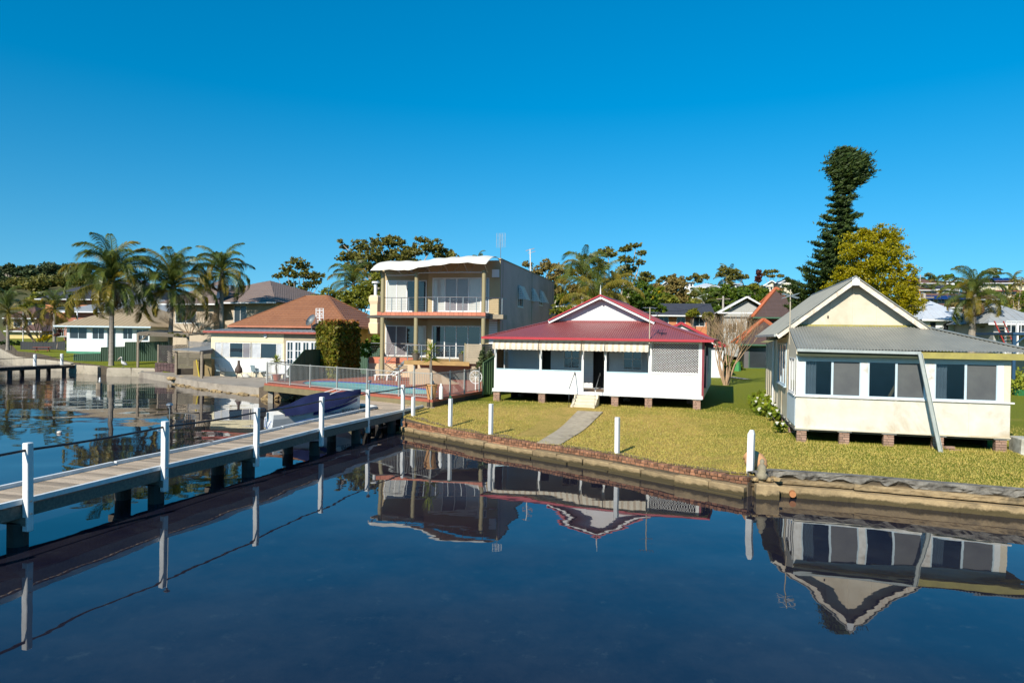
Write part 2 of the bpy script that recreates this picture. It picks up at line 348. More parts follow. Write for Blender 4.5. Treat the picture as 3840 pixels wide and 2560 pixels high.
w=MB(); w.poly([(-2500,-2500,0),(2500,-2500,0),(2500,2500,0),(-2500,2500,0)]); struct(w.build('water',waterm()))
def hz_(x,y): return gh(x,y)
def along(path,step):
    out=[]
    for i in range(len(path)-1):
        a=Vector(path[i]); b=Vector(path[i+1]); L_=(b-a).length; n=max(1,round(L_/step))
        for k in range(n): out.append((a+(b-a)*(k+.5)/n,math.atan2(b.y-a.y,b.x-a.x),L_/n))
    return out
def off(path,d):
    o=[]
    for i,p in enumerate(path):
        a=Vector(path[max(i-1,0)]); b=Vector(path[min(i+1,len(path)-1)]); t=(b-a).normalized(); n=Vector((-t.y,t.x)); o.append(Vector(p)+n*d)
    return o
brk=[(-4.75,29.8),(-2.42,27.33),(-.88,25.68),(.9,24.08),(3.28,21.88),(4.94,20.03),(6.45,18.55)]
# grass blades over the front lawns, real tufts
def grass():
    n=62000; V=[]; P=[]
    tries=0
    while len(P)<n and tries<400000:
        tries+=1; th=R(rnd.uniform(-9,44)); r=rnd.uniform(17,36); X=r*math.sin(th); Y=r*math.cos(th)
        rs=shore_r(th)
        if r<rs+.14 or in_house(X,Y) or rnd.random()<max((r-29)/7.,(math.degrees(th)-37)/7.): continue
        P.append((X,Y,gh(X,Y)+.012))
    n0=len(P)
    for (p,_,_) in along(off(brk,.33),.012)+along([tuple(q) for q in off([(7.4,19.1),(9.3,18.5),(12.9,17.05),(20,14.6)],.12)],.012): 
        if rnd.random()<.8: q=(p.x+rnd.gauss(0,.06),p.y+rnd.gauss(0,.06)); P.append((q[0],q[1],gh(*q)))
    for f_,w_ in((FR,10.5),(FC,6.6)):
        for i in range(900): q=f_.w(rnd.uniform(0,w_),rnd.gauss(-.02,.10)); P.append((q.x,q.y,gh(q.x,q.y)))
    P=np.array(P); k=len(P); a=nr.uniform(0,2*PI,k); h=nr.uniform(.02,.055,k); h[n0:]*=2.3; wd=nr.uniform(.008,.02,k); lean=nr.uniform(-.03,.03,(k,2))
    dx=np.cos(a)*wd; dy=np.sin(a)*wd
    A=P+np.c_[dx,dy,-.01*np.ones(k)]; B=P-np.c_[dx,dy,.01*np.ones(k)]; C=P+np.c_[lean,h]
    V=np.stack([A,B,C],1).reshape(-1,3); F=np.arange(len(V)).reshape(-1,3)
    gm=leafmat('dry_grass',[(.50,.37,.10),(.38,.30,.06),(.56,.42,.13),(.24,.25,.04)],.2,.8)
    o=bpy.data.objects.new('grass',npmesh('grass',V,F,gm)); COL.objects.link(o); o['kind']='stuff'; tag(o,'short dry winter grass on the lawns behind the seawalls','grass')
def shore_r(th):
    for i in range(len(SH)-1):
        t0=math.atan2(*SH[i]); t1=math.atan2(*SH[i+1])
        if t1<=th<=t0:
            a=Vector(SH[i]); b=Vector(SH[i+1]); d=Vector((math.sin(th),math.cos(th))); e=b-a; den=d.x*e.y-d.y*e.x
            return abs((a.x*e.y-a.y*e.x)/den)
    return 60
FR=Fr(-.93,35.7,-17.9); FC=Fr(10.22,24.5,-16.2); FT=Fr(-1.84,45.7,-13.8); FK=Fr(-25.7,58.5,-15)
def in_house(X,Y):
    for f,(x0,x1,y0,y1) in((FR,(-.1,10.5,-.1,12)),(FC,(0,6.6,0,14)),(FR,(4.0,5.6,-9,0))):
        p=f.l((X,Y))
        if x0<p.x<x1 and y0<p.y<y1: return True
    return False
grass()
# ---------------- brick seawall ----------------
sw=thing('brick_seawall','low brick seawall in front of the red roofed cottage lawn','seawall')
m=MB()
for i in range(len(brk)-1):
    f=off(brk,.06); b=off(brk,.34)
    m.slab([f[i],f[i+1],b[i+1],b[i]],-.6,.37)
m.build('mortar_bed',mortar,sw)
for c,a,l in along(off(brk,.14),.122):
    block('brick',sw,(c.x,c.y,.455+rnd.uniform(-.008,.008)),(l-.022,.235+rnd.uniform(-.02,.04),.085),a+rnd.uniform(-.06,.06),brickm,rnd.randrange(4))
for c,a,l in along(off(brk,.10),.175):
    block('brick',sw,(c.x,c.y,.365+rnd.uniform(-.006,.006)),(l-.024,.14,.075),a+rnd.uniform(-.02,.02),brickm,rnd.randrange(4))
for c,a,l in along(off(brk[:4],.08),.21):
    block('brick',sw,(c.x,c.y,.275),(l-.02,.12,.078),a,brickm,rnd.randrange(4),)
for c,a,l in along(off(brk,.02),1.25):
    block('footing_stone',sw,(c.x,c.y,.03+rnd.uniform(-.03,.02)),(l-.03,.42+rnd.uniform(-.03,.06),.50+rnd.uniform(-.04,.05)),a+rnd.uniform(-.02,.02),stonem,rnd.randrange(4))
for c,a,l in along(off(brk,-.17),1.7):
    block('footing_stone',sw,(c.x,c.y,-.06+rnd.uniform(-.04,.03)),(l-.03,.3,.26),a+rnd.uniform(-.03,.03),stonem,rnd.randrange(4))
# ---------------- stepped concrete seawall (right) ----------------
rw=[(6.75,18.45),(7.3,18.82),(9.2,18.22),(12.7,16.75),(19,14.6),(40,10.0)]
sr=thing('concrete_seawall','stepped weathered concrete seawall with crumbling dark cap below the cream cottage','seawall')
capm=mat('crumbled_cap',(.22,.20,.165),(.09,.08,.065),4,.95,1.0,dirt=(.025,.022,.018),bs=12)
def rough_strip(path,d0,d1,z0,z1,name,mt,amp,seed,par,step=.08,jag=0):
    f=off(path,d0); b=off(path,d1); m=MB(); pts=[]
    for i in range(len(path)-1):
        L_=(Vector(path[i+1])-Vector(path[i])).length; n=max(1,int(L_/step))
        for k in range(n+(i==len(path)-2)): t=k/n; pts.append((f[i].lerp(f[i+1],t),b[i].lerp(b[i+1],t)))
    rows=5; base=len(m.v); nc=rows+2
    for j,(p,q) in enumerate(pts):
        s=j*step
        dn=(q-p).normalized(); zb=z0+jag*abs(noise.noise((s*1.5,seed,0)))*2.2
        for r in range(rows):
            t=r/(rows-1); z=zb+(z1-zb)*t; w=amp*noise.noise((s*3,z*9,seed))+amp*.6*noise.noise((s*11,z*20,seed)); x=p-dn*(w+.0) if r<rows-1 else p+dn*.01
            m.v.append((x.x,x.y,z))
        m.v.append((q.x,q.y,z1)); m.v.append((q.x,q.y,z0-.05))
    for j in range(len(pts)-1):
        for r in range(nc-1): a=base+j*nc+r; m.f.append((a,a+nc,a+nc+1,a+1))
        a=base+j*nc; m.f.append((a+nc-1,a+nc+nc-1,a+nc,a))
    return m.build(name,mt,par)
rough_strip(rw,.12,.40,.44,.66,'cap',capm,.10,3,sr,jag=.16)
i=0
for c,a,l in along(off(rw,.16),3.1):
    d=Vector((math.cos(a),math.sin(a))); p=[c-d*(l/2-.012),c+d*(l/2-.012)]
    rough_strip([tuple(p[0]),tuple(p[1])],-.14,.2,.315+.012*math.sin(i*2),.45,'step_block',stonem,.035,i,sr); i+=1
for c,a,l in along(off(rw,.02),2.6):
    d=Vector((math.cos(a),math.sin(a))); p=[c-d*(l/2-.008),c+d*(l/2-.008)]
    rough_strip([tuple(p[0]),tuple(p[1])],-.18,.2,-.6,.27+.015*math.sin(i*3),'footing_block',stonem,.04,i,sr); i+=1
m=MB(); m.tube([(7.75,18.75,.13),(7.62,18.35,.13)],.085,12); tag(m.build('drain_pipe',mat('clay_pipe',(.42,.17,.06),None,5,.8,.3)),'short terracotta stormwater pipe poking from the concrete seawall','pipe')
# concrete path and slabs
P0=[at(2018,1657,.5),at(2103,1665,.5),at(2254,1544,.86),at(2160,1541,.86)]
m=MB(); zz=[.505,.505,.9,.9]
def pg(s_,t):
    a=P0[0].lerp(P0[1],s_); b=P0[3].lerp(P0[2],s_); p=a.lerp(b,t*1.08-.02); return (p.x,p.y,gh(p.x,p.y)+.045)
pt=MB().grid(3,40,pg).build('path',mat('path_concrete',(.44,.36,.25),(.30,.24,.165),3,.9,.5,dirt=(.12,.09,.055))); struct(pt)
so_=pt.modifiers.new('thick','SOLIDIFY'); so_.thickness=.12; so_.offset=-1

def soil():
    m=MB(); f=off(brk,.27); k=0; pts=[]
    for i in range(len(f)-1):
        L_=(f[i+1]-f[i]).length; n=int(L_/.15); d=(f[i+1]-f[i]).normalized(); nn=Vector((-d.y,d.x))
        for j in range(n): p=f[i].lerp(f[i+1],j/n); w=.12+.5*abs(noise.noise((p.x*.8,p.y*.8,1)))+.12*noise.noise((p.x*5,p.y*5,1)); pts.append((p,p+nn*max(w,.04)))
    for p,q in pts: m.v+=[(p.x,p.y,gh(p.x,p.y)+.035),(q.x,q.y,gh(q.x,q.y)+.03)]
    for i in range(len(pts)-1): m.f.append((2*i,2*i+2,2*i+3,2*i+1))
    struct(m.build('soil_strip',mat('bare_soil',(.14,.085,.045),(.24,.16,.08),6,.95,.8)))
soil()
# ---------------- jetty ----------------
JP=[(-11.55,6.6),(-10.6,10.05),(-9.62,13.5),(-8.7,17.0),(-7.66,20.3),(-6.75,24.0),(-5.84,27.4),(-4.9,30.35),(-3.95,33.05)]
jt=thing('jetty','long timber jetty with white edge kerbs running out from the pool deck','jetty')
DZ=.86
def seg(a,b): a=Vector(a); b=Vector(b); d=(b-a).normalized(); return a,b,d,Vector((-d.y,d.x)),(b-a).length
JL=[seg(JP[i],JP[i+1]) for i in range(len(JP)-1)]
JW=1.42
def jpt(i,t,o): a,b,d,n,l=JL[i]; p=a+d*t+n*o; return p
plk=unitbox(timber,1); npk=0
for i,(a,b,d,n,l) in enumerate(JL):
    if i>=5: break
    k=int(l/.147)
    for j in range(k):
        p=a+d*((j+.5)*l/k)+n*(.06+JW/2); inst('plank',plk,jt,(p.x,p.y,DZ-.02),(0,0,math.atan2(n.y,n.x)),(JW-.02,l/k-.010,.04)); npk+=1
    for o,w,h,z in((.0,.09,.1,DZ+.035),(JW+.06,.09,.1,DZ+.035)):
        q=jpt(i,0,o); e=jpt(i,l,o); MB().bar((q.x,q.y,z),(e.x,e.y,z),w,h).build('kerb',whitepost,jt)
    for o in(.04,.75,JW):
        q=jpt(i,0,o); e=jpt(i,l,o); MB().bar((q.x,q.y,DZ-.17),(e.x,e.y,DZ-.17),.1,.24).build('bearer',beamm,jt)
for i in range(1,6):
    for o in(.16,1.22):
        q=jpt(i-1,JL[i-1][4],o) if i==5 else jpt(i,0,o); MB().lathe([(.19,-1.5),(.185,DZ-.40)],14,(q.x,q.y,0)).build('pile',pilem,jt)
    if i<5:
        q=jpt(i,0,-.12); e=jpt(i,0,1.6); MB().bar((q.x,q.y,DZ-.36),(e.x,e.y,DZ-.36),.16,.17).build('crosshead',beamm,jt)
# wide platform joining the pool deck
pf=thing('platform','wide grey timber boardwalk between the jetty and the terracotta pool deck','deck')
near=[Vector(p) for p in JP[5:9]]
PB=at(1622,1499,1.2); PA=at(991,1436,1.2)
dab=(Vector(PA[:2])-Vector(PB[:2])).normalized()
# far edge of the platform follows the pool deck, left edge at the boat bow
fl=Vector(at(1412,1528,DZ)[:2]); fl2=Vector(at(1352,1518,DZ)[:2]); fl3=Vector(at(1352,1478,DZ)[:2])
p5far=jpt(4,JL[4][4]-.2,JW+.06)
d=JL[5][2]; n=JL[5][3]
s0=JP[5]; ax=(Vector(JP[8])-Vector(JP[5])).normalized(); nx=Vector((-ax.y,ax.x))
def loc2(p): q=Vector(p[:2])-Vector(JP[5]); return q.dot(ax),q.dot(nx)
LB=loc2(PB); LA=loc2(PA); lf=loc2(fl); lf3=loc2(fl3)
l2=loc2(fl2)
def polyn(t):
    lo=.04 if t<=LB[0]-.12 else LB[1]+(LA[1]-LB[1])*(t-LB[0])/(LA[0]-LB[0])+.1
    hi=JW+.06
    if t>lf[0]: hi=np.interp(t,[lf[0],max(l2[0],lf[0]+.3),lf3[0]],[lf[1],l2[1],lf3[1]])
    return lo,hi
j=0
while True:
    t=(j+.5)*.15; j+=1; lo,hi=polyn(t)
    if hi-lo<.15 or j>120: break
    c=Vector(JP[5])+ax*t+nx*((lo+hi)/2); inst('plank',plk,pf,(c.x,c.y,DZ-.02),(0,0,math.atan2(nx.y,nx.x)),(hi-lo,.141,.04))
def pl(t,n,z): c=Vector(JP[5])+ax*t+nx*n; return Vector((c.x,c.y,z))
def kerb(par,a,b,w=.09,h=.1,z=DZ+.035): MB().bar(pl(*a,z),pl(*b,z),w,h).build('kerb',whitepost,par)
kerb(pf,(0,0),(LB[0]-.15,0)); kerb(pf,(0,JW+.1),lf); kerb(pf,lf,l2)
MB().bar(pl(0,.03,DZ-.17),pl(LB[0]-.1,.03,DZ-.17),.1,.24).build('bearer',beamm,pf)
MB().bar(pl(0,JW,DZ-.17),pl(*lf,DZ-.17),.1,.24).build('bearer',beamm,pf)
MB().bar(pl(*lf,DZ-.17),pl(*l2,DZ-.17),.1,.24).build('bearer',beamm,pf)
MB().bar(pl(*l2,DZ-.17),pl(*lf3,DZ-.17),.1,.24).build('bearer',beamm,pf)
for t,n in((2.9,.2),(5.9,.2),(8.4,.3),(2.9,1.3),(5.9,1.4),(8.6,1.9),(9.6,3.2),(7.6,1.7)):
    p=pl(t,n,0); MB().lathe([(.19,-1.5),(.185,DZ-.29)],12,p).build('pile',pilem,pf)
# white rail posts with the black rail
rails=[]
tops=[]
for i in range(1,9):
    a=Vector(JP[i]); n_=JL[min(i,len(JL)-1)][3]; q=a-n_*.10; zb={8:.25,7:.2}.get(i,.32); 
    if i<=4: zb=.30
    m=MB(); w=.138; 
    mm=m; a_=math.atan2(JL[min(i,7)][2].y,JL[min(i,7)][2].x)
    o=MB().box(-w/2,w/2,-w/2,w/2,0,2.05-zb).build('jetty_post',whitepost,None,bev=.012); o.location=(q.x,q.y,zb); o.rotation_euler=(R(rnd.uniform(-.6,.6)),R(rnd.uniform(-.3,.9)),a_)
    names=['far end','far-left','leftmost in view','second from the left','third from the left','fourth from the left','fifth from the left','sixth from the left','last before the pool fence']
    lb={1:'white jetty post beyond the left edge of the view',2:'tall white jetty post nearest the left edge of the water',3:'white jetty post with a solar lamp just behind it, over open water',4:'white jetty post left of the outboard motor',5:'white jetty post in front of the covered boat',6:'white jetty post beside the boat bow with a solar lamp',7:'white jetty post on the boardwalk beside the brick seawall corner',8:'white jetty post where the black rail ends at the pool fence'}[i]
    tag(o,lb,'post','white posts along the jetty')
    for z in(.35,.6): 
        h=MB().lathe([(.018,0),(.018,.02)],8).build('bolt',steel,o); h.location=(0,-w/2-.005,z); h.rotation_euler=(R(90),0,0)
    rails.append((q.x,q.y,2.05-.14))
last=Vector(rails[-1]); prev=Vector(rails[-2]); rails.append(tuple(last+(last-prev)*.12))
rr=[]
for a,b in zip(rails[:-1],rails[1:]):
    for k in range(4): t=k/4; p=Vector(a).lerp(Vector(b),t); rr.append((p.x,p.y,p.z-.03*math.sin(PI*t)))
rr.append(rails[-1])
tag(MB().tube(rr,.026,8).build('rail',blackm,smooth=True),'black pipe rail threaded through the white jetty posts','rail')
# solar lamps
def solar(x,y,z0,z1,label):
    t=thing('solar_lamp',label,'garden lamp',(x,y,z0),0,'solar stake lamps')
    MB().tube([(0,0,0),(0,0,z1-z0-.1)],.012,6).build('pole',steel,t); MB().lathe([(.03,z1-z0-.12),(.06,z1-z0-.04)],10).build('lens',glassblue,t); MB().lathe([(.09,z1-z0-.04),(.075,z1-z0-.01),(.03,z1-z0+.02)],12).build('lamp_cap',steel,t)
q=JP[3]; solar(q[0]-.12,q[1]+.62,.9,2.42,'solar stake lamp behind the jetty post over open water')
q=JP[6]; solar(q[0]+.05,q[1]+.45,.9,2.38,'solar stake lamp by the jetty post next to the boat bow')
# lawn and seawall posts
def lpost(u,v,h,label,pointed=False,w=.135):
    p=at(u,v,.5); m=MB(); m.box(-w/2,w/2,-w/2,w/2,-.4,h if not pointed else h-.12)
    if pointed:
        b=len(m.v); z0,z1=h-.12,h; m.v+=[(-w/2,-w/2,z0),(w/2,-w/2,z0),(w/2,w/2,z0),(-w/2,w/2,z0),(-w*.2,-w*.3,z1),(w*.35,-w*.3,z1),(w*.35,w*.3,z1),(-w*.2,w*.3,z1)]
        m.f+=[(b,b+1,b+5,b+4),(b+1,b+2,b+6,b+5),(b+2,b+3,b+7,b+6),(b+3,b,b+4,b+7),(b+4,b+5,b+6,b+7)]
    o=m.build('seawall_post',whitepost,None,bev=.008 if not pointed else 0); o.location=(p.x,p.y,.5); o.rotation_euler=(0,R(rnd.uniform(-.5,1.2)),R(-35)); tag(o,label,'post','white posts along the brick seawall')
lpost(1549,1574,1.02,'short white seawall post at the corner next to the jetty end')
lpost(1688,1600,1.17,'white seawall post with a small green tap beside the pool wall')
lpost(1840,1628,1.17,'white seawall post on the lawn left of the concrete path')
lpost(2314,1699,1.18,'white seawall post on the lawn right of the concrete path')
lpost(2813,1782,1.27,'white seawall post with a pointed top beside the terracotta pot',True,.165)
# ---------------- pool deck ----------------
PC=at(1805,1467,1.2)
pdk=thing('pool_deck','terracotta tiled pool terrace with olive fascia behind the jetty','pool deck')
bdir=(Vector(PC[:2])-Vector(PB[:2])).normalized(); adir=(Vector(PA[:2])-Vector(PB[:2])).normalized()
PA2=Vector(PA[:2]); PB2=Vector(PB[:2]); PC2=Vector(PC[:2]); back=Vector((math.sin(R(13.8)),math.cos(R(13.8))))
PD=PC2+back*9; PE=Vector(FT.w(-9.5,4.5)[:2]); PF=PA2+Vector((-.2,6.8)); 
deckpoly=[PA2,PB2,PC2,PD,PE,PF]
POOLZ=1.2
# pool outline (long rounded shape)
pts=[(430,487),(470,474),(560,470),(700,471),(850,478),(1000,486),(1150,497),(1300,513),(1450,531),(1600,546),(1690,556),(1700,575),(1600,592),(1400,592),(1200,590),(1000,572),(850,553),(700,530),(560,512),(470,500)]
pool=[Vector(at(*qf(x,y),1.2)[:2]) for x,y in pts]
import mathutils.geometry as mg
def tess(outer,hole,z):
    loops=[[Vector((p.x,p.y,0)) for p in outer],[Vector((p.x,p.y,0)) for p in hole]]
    tri=mg.tessellate_polygon(loops); allp=outer+hole; return [(p.x,p.y,z) for p in allp],tri
V_,T_=tess(deckpoly,pool,POOLZ)
m=MB(); m.v=V_; m.f=[tuple(t) for t in T_]
tm,nt,b_,N,L=nodes('deck_tiles'); br=N('ShaderNodeTexBrick'); tc=N('ShaderNodeTexCoord'); mp=N('ShaderNodeMapping'); mp.inputs['Rotation'].default_value=(0,0,R(39)); L(tc.outputs['Object'],mp.inputs[0]); L(mp.outputs[0],br.inputs[0]); br.inputs['Scale'].default_value=1; br.offset=0; br.inputs['Brick Width'].default_value=.3; br.inputs['Row Height'].default_value=.3; br.inputs['Mortar Size'].default_value=.006
br.inputs['Color1'].default_value=(.40,.11,.055,1); br.inputs['Color2'].default_value=(.33,.085,.045,1); br.inputs['Mortar'].default_value=(.30,.13,.09,1); L(mixc(nt,ramp(nt,nz(nt,1.2,5),[(.4,0),(.7,.5)]),br.outputs[0],(.28,.09,.06)),b_.inputs[0]); b_.inputs['Roughness'].default_value=.6
m.build('tiles',tm,pdk)
m=MB()
for a,b in zip(deckpoly,deckpoly[1:]+deckpoly[:1]): m.poly([(a.x,a.y,1.2),(b.x,b.y,1.2),(b.x,b.y,1.08),(a.x,a.y,1.08)])
m.build('tile_edge',terrac,pdk)
olive=mat('olive_fascia',(.20,.16,.075),(.15,.12,.06),2,.7,.1)
m=MB()
for a,b in((PF,PA2),(PA2,PB2)): m.bar((a.x,a.y,.91),(b.x,b.y,.91),.08,.33)
m.build('fascia',olive,pdk)
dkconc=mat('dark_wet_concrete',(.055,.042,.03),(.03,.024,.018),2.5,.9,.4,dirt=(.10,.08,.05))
m=MB(); n2=Vector((bdir.y,-bdir.x))
m.slab([PB2+n2*.02,PC2+bdir*.3+n2*.02,PC2+bdir*.3-n2*.3,PB2-n2*.3],-.6,1.075); m.slab([PB2-adir*.0+Vector((0,.05)),PB2+adir*.3+Vector((0,.05)),PB2+adir*.3+Vector((.1,2)),PB2+Vector((.2,2))],-.6,.85)
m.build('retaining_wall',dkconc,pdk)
for f in(.02,.3,.62): p=PA2.lerp(PB2,f)+Vector((.15,.3)); MB().box(p.x-.15,p.x+.15,p.y-.12,p.y+.12,-1,.8).build('pillar',concrete,pdk)
# pool shell, coping tile band, water
blue=mat('pool_blue_tile',(.01,.03,.30),(.01,.02,.2),8,.3,0)
m=MB(); k=len(pool)
cen=sum(pool,Vector((0,0)))/k
for i in range(k):
    a,b=pool[i],pool[(i+1)%k]; m.poly([(a.x,a.y,1.203),(b.x,b.y,1.203),(b.x,b.y,1.05),(a.x,a.y,1.05)]); 
m.build('coping',blue,pdk)
pm,nt,b_,N,L=nodes('pool_water'); L(mixc(nt,ramp(nt,nz(nt,2.2,4,.6,(1,2,1)),[(.4,0),(.62,1)]),(.10,.36,.34),(.26,.55,.50)),b_.inputs[0]); b_.inputs['Roughness'].default_value=.35; b_.inputs['Specular IOR Level'].default_value=.06; bump(nt,b_,nz(nt,2.5,3),.3,.03)
m=MB(); m.poly([(p.x,p.y,1.15) for p in pool]); m.build('pool_water',pm,pdk)
# riprap stones beneath
rk=thing('rock_bank','bank of rough golden stones under the pool deck edge','rock bank')
rockm=mat('golden_rock',(.42,.29,.13),(.25,.17,.085),3,.9,.8,rand=.35,dirt=(.08,.06,.04))
rmesh=[]
for s in range(6):
    q=MB(); r=random.Random(s); import bmesh
    bmm=bmesh.new(); bmesh.ops.create_icosphere(bmm,subdivisions=1,radius=.5)
    for v in bmm.verts: v.co*=r.uniform(.75,1.12); v.co.z*=.75
    me=bpy.data.meshes.new('rock'); bmm.to_mesh(me); bmm.free(); me.materials.append(rockm); rmesh.append(me)
wp=at(1200,1498,0)
for i in range(230):
    t=rnd.random(); row=rnd.random(); X=-15.9+t*9.5; Y=43.3-t*1.6+row*1.3; z=-.1+row*.95; s=rnd.uniform(.22,.5)
    inst('rock',rmesh[i%6],rk,(X,Y,z),(rnd.uniform(-.4,.4),rnd.uniform(-.4,.4),rnd.uniform(0,6)),(s*1.3,s,s*.8))
MB().prism([(-16.2,43.8,-1),(-6.2,42,-1),(-6.2,44.6,-1),(-16.2,46,-1)],(0,0,1.75)).build('earth',mortar,rk)
# ---------------- pool fence ----------------
fm=mat('fence_metal',(.36,.355,.32),None,4,.35,.02)
pfn=thing('pool_fence','grey steel pool fence of thin upright bars round the terrace','fence')
balm=MB().box(-.007,.007,-.007,.007,0,1.08).mesh('baluster',fm); bals=0
def fencerun(a,b,us,par,z=1.2,h=1.25,inset=.12,gate=()):
    global bals
    a=Vector(a[:2]); b=Vector(b[:2]); d=(b-a).normalized(); nn=Vector((-d.y,d.x)); L_=(b-a).length
    a=a+nn*inset; b=b+nn*inset; ts=us
    for i,t in enumerate(ts):
        p=a+d*t*L_; hh=h+.04
        if i in gate: hh+=.28 if i==gate[1] else .0
        o=MB().box(-.03,.03,-.03,.03,-.12,hh).build('post',fm,par); o.location=(p.x,p.y,z); o.rotation_euler=(0,0,math.atan2(d.y,d.x))
    for t0,t1 in zip(ts[:-1],ts[1:]):
        p=a+d*t0*L_; q=a+d*t1*L_
        for zz,hh in((z+.10,.03),(z+h-.02,.035)): MB().bar((p.x,p.y,zz),(q.x,q.y,zz),.035,hh).build('rail',fm,par)
        k=max(2,int((q-p).length/.115))
        for j in range(1,k): c=p.lerp(q,j/k); inst('baluster',balm,par,(c.x,c.y,z+.1),(0,0,math.atan2(d.y,d.x)),(1,1,(h-.12)/1.08)); bals+=1
def tf(a,b,uu):  # fraction along a-b where pixel column uu crosses
    out=[]
    for u in uu:
        best=min(range(401),key=lambda k:abs(project(Vector(a).lerp(Vector(b),k/400))[0]-u)); out.append(best/400)
    return out
def project(p):
    q=CROT.transposed()@(Vector(p)-Vector((0,0,CAMH))); return (1920+FPX*q.x/-q.z,1280-FPX*q.y/-q.z)
us=[qf(x,0)[0] for x in(90,300,490,742,1025,1325,1465,1660)]
fencerun(PA,PB,[min(1,max(0,t)) for t in tf(PA,PB,us)][:-1]+[.985],pfn,gate=(5,6))
us=[qf(x,0)[0] for x in(1672,1840,1975,2112)]
fencerun(PB,PC,[.02]+tf(PB,PC,us[1:-1])+[1],pfn)
a_=PA2+Vector((.15,0)); fencerun((a_.x,a_.y),(a_.x+1.6,a_.y+5.5),[0,.33,.66,1],pfn,inset=0)
print('balusters',bals,'pool',[tuple(round(c,1) for c in p) for p in pool[:3]])
# ======== red roofed cottage ========
hr=frthing('cottage','white fibro cottage with crimson corrugated roof, front gable and scalloped striped awnings','house',FR)
WR=10.5; fl=1.55; PX=[.08,2.53,4.72,5.87,8.03,10.43]
pale=mat('pale_wall',(.55,.60,.62),(.48,.53,.56),1.2,.6,.05)
fibro=mat('white_fibro',(.64,.63,.62),(.57,.565,.55),1.1,.55,.04)
MB().box(-.05,WR+.05,-.06,0,1.385,1.545).build('fascia',white,hr)
MB().box(0,WR,.02,12,1.40,1.53).build('floor',mat('verandah_boards',(.22,.15,.10),None,3,.7,.2),hr)
for x in PX:
    MB().box(x-.055,x+.055,-.01,.09,1.545,4.12).build('post',white,hr)
for i in(0,1,3,4):
    x0,x1=PX[i]+.055,PX[i+1]-.055
    MB().box(x0,x1,.01,.05,1.55,2.54).build('panel',fibro,hr)
    MB().box(x0,x1,-.015,.09,2.54,2.58).build('rail',mat('sky_blue_trim',(.42,.60,.66),None,2,.5,0) if i!=4 else white,hr)
# lattice screen
m=MB(); lx0,lx1,lz0,lz1=PX[4]+.06,PX[5]-.06,2.60,4.05
def clipline(c,sgn):
    pts=[]
    for x in(lx0,lx1):
        z=sgn*x+c
        if lz0-1e-6<=z<=lz1+1e-6: pts.append((x,z))
    for z in(lz0,lz1):
        x=(z-c)/sgn
        if lx0<x<lx1: pts.append((x,z))
    return pts[:2] if len(pts)>=2 else None
for sgn,y in((1,.03),(-1,.045)):
    c=lz0-lx1-1 if sgn==1 else lz0+lx0
    while c<(lz1-lx0 if sgn==1 else lz1+lx1)+.1:
        p=clipline(c,sgn)
        if p: m.bar((p[0][0],y,p[0][1]),(p[1][0],y,p[1][1]),  .014,.074,up=(0,-1,0))
        c+=.122
la=m.build('lattice',white,hr)
m=MB(); m.box(lx0-.01,lx1+.01,.0,.07,lz0-.03,lz0+.03); m.box(lx0-.01,lx1+.01,.0,.07,lz1-.03,lz1+.03); m.box(lx0-.01,lx0+.04,.0,.07,lz0+.03,lz1-.03); m.box(lx1-.04,lx1+.01,.0,.07,lz0+.03,lz1-.03); m.build('frame',white,la)
MB().box(PX[4]+.06,PX[5]-.06,1.2,1.25,1.55,4.2).build('inner_wall',mat('maroon_board',(.16,.03,.04),None,2,.6,0),hr)
MB().box(8.03,8.1,.1,2.4,1.55,4.2).build('inner_wall',pale,hr)
# recessed wall with door and windows
ops=[(1.95,2.44,1.55,3.65),(3.15,4.06,2.58,3.68),(4.78,5.45,1.55,3.75),(6.37,7.38,2.58,3.72)]
m=MB(); wall(m,.0,WR,1.535,4.35,2.4,.12,ops); m.build('front_wall',pale,hr)
for x0,x1,z0,z1 in(ops[1],ops[3]): window(hr,x0,2.36,z0,x1-x0,z1-z0,cols=(1,1),rows=2,fw=.055,sill=.05)
m=MB(); 
for k in range(13): m.box(4.05,4.78,2.375-.0,2.398,1.56+k*.16,1.56+k*.16+.15)
m.build('weatherboards',white,hr)
MB().box(4.70,5.53,2.37,2.39,3.75,3.83).build('door_frame',white,hr)
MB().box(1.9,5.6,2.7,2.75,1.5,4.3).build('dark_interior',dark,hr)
d_=MB().box(0,.04,0,.75,0,2.1).build('door',mat('dark_door',(.03,.025,.025),None,2,.4,0),hr); d_.location=(5.42,2.45,1.56)
MB().box(5.50,5.62,2.3,2.38,1.56,3.7).build('dark_post',mat('navy_post',(.02,.03,.05),None,2,.5,0),hr)
# left end: brown canvas blind and open brick vents
canvas=mat('brown_canvas',(.17,.10,.04),(.12,.07,.03),3,.8,.3)
m=MB(); m.grid(20,1,lambda s,t:(.02+.02*math.sin(s*14),.15+s*1.35,1.6+2.5*t)); m.build('canvas_blind',canvas,hr)
m=MB(); 
for k in range(26): m.box(.0,.06,1.62,2.3,2.45+k*.058,2.45+k*.058+.03)
m.build('louvre_screen',white,hr)
MB().box(-.02,.04,1.55,2.4,1.55,2.4).build('side_panel',pale,hr)
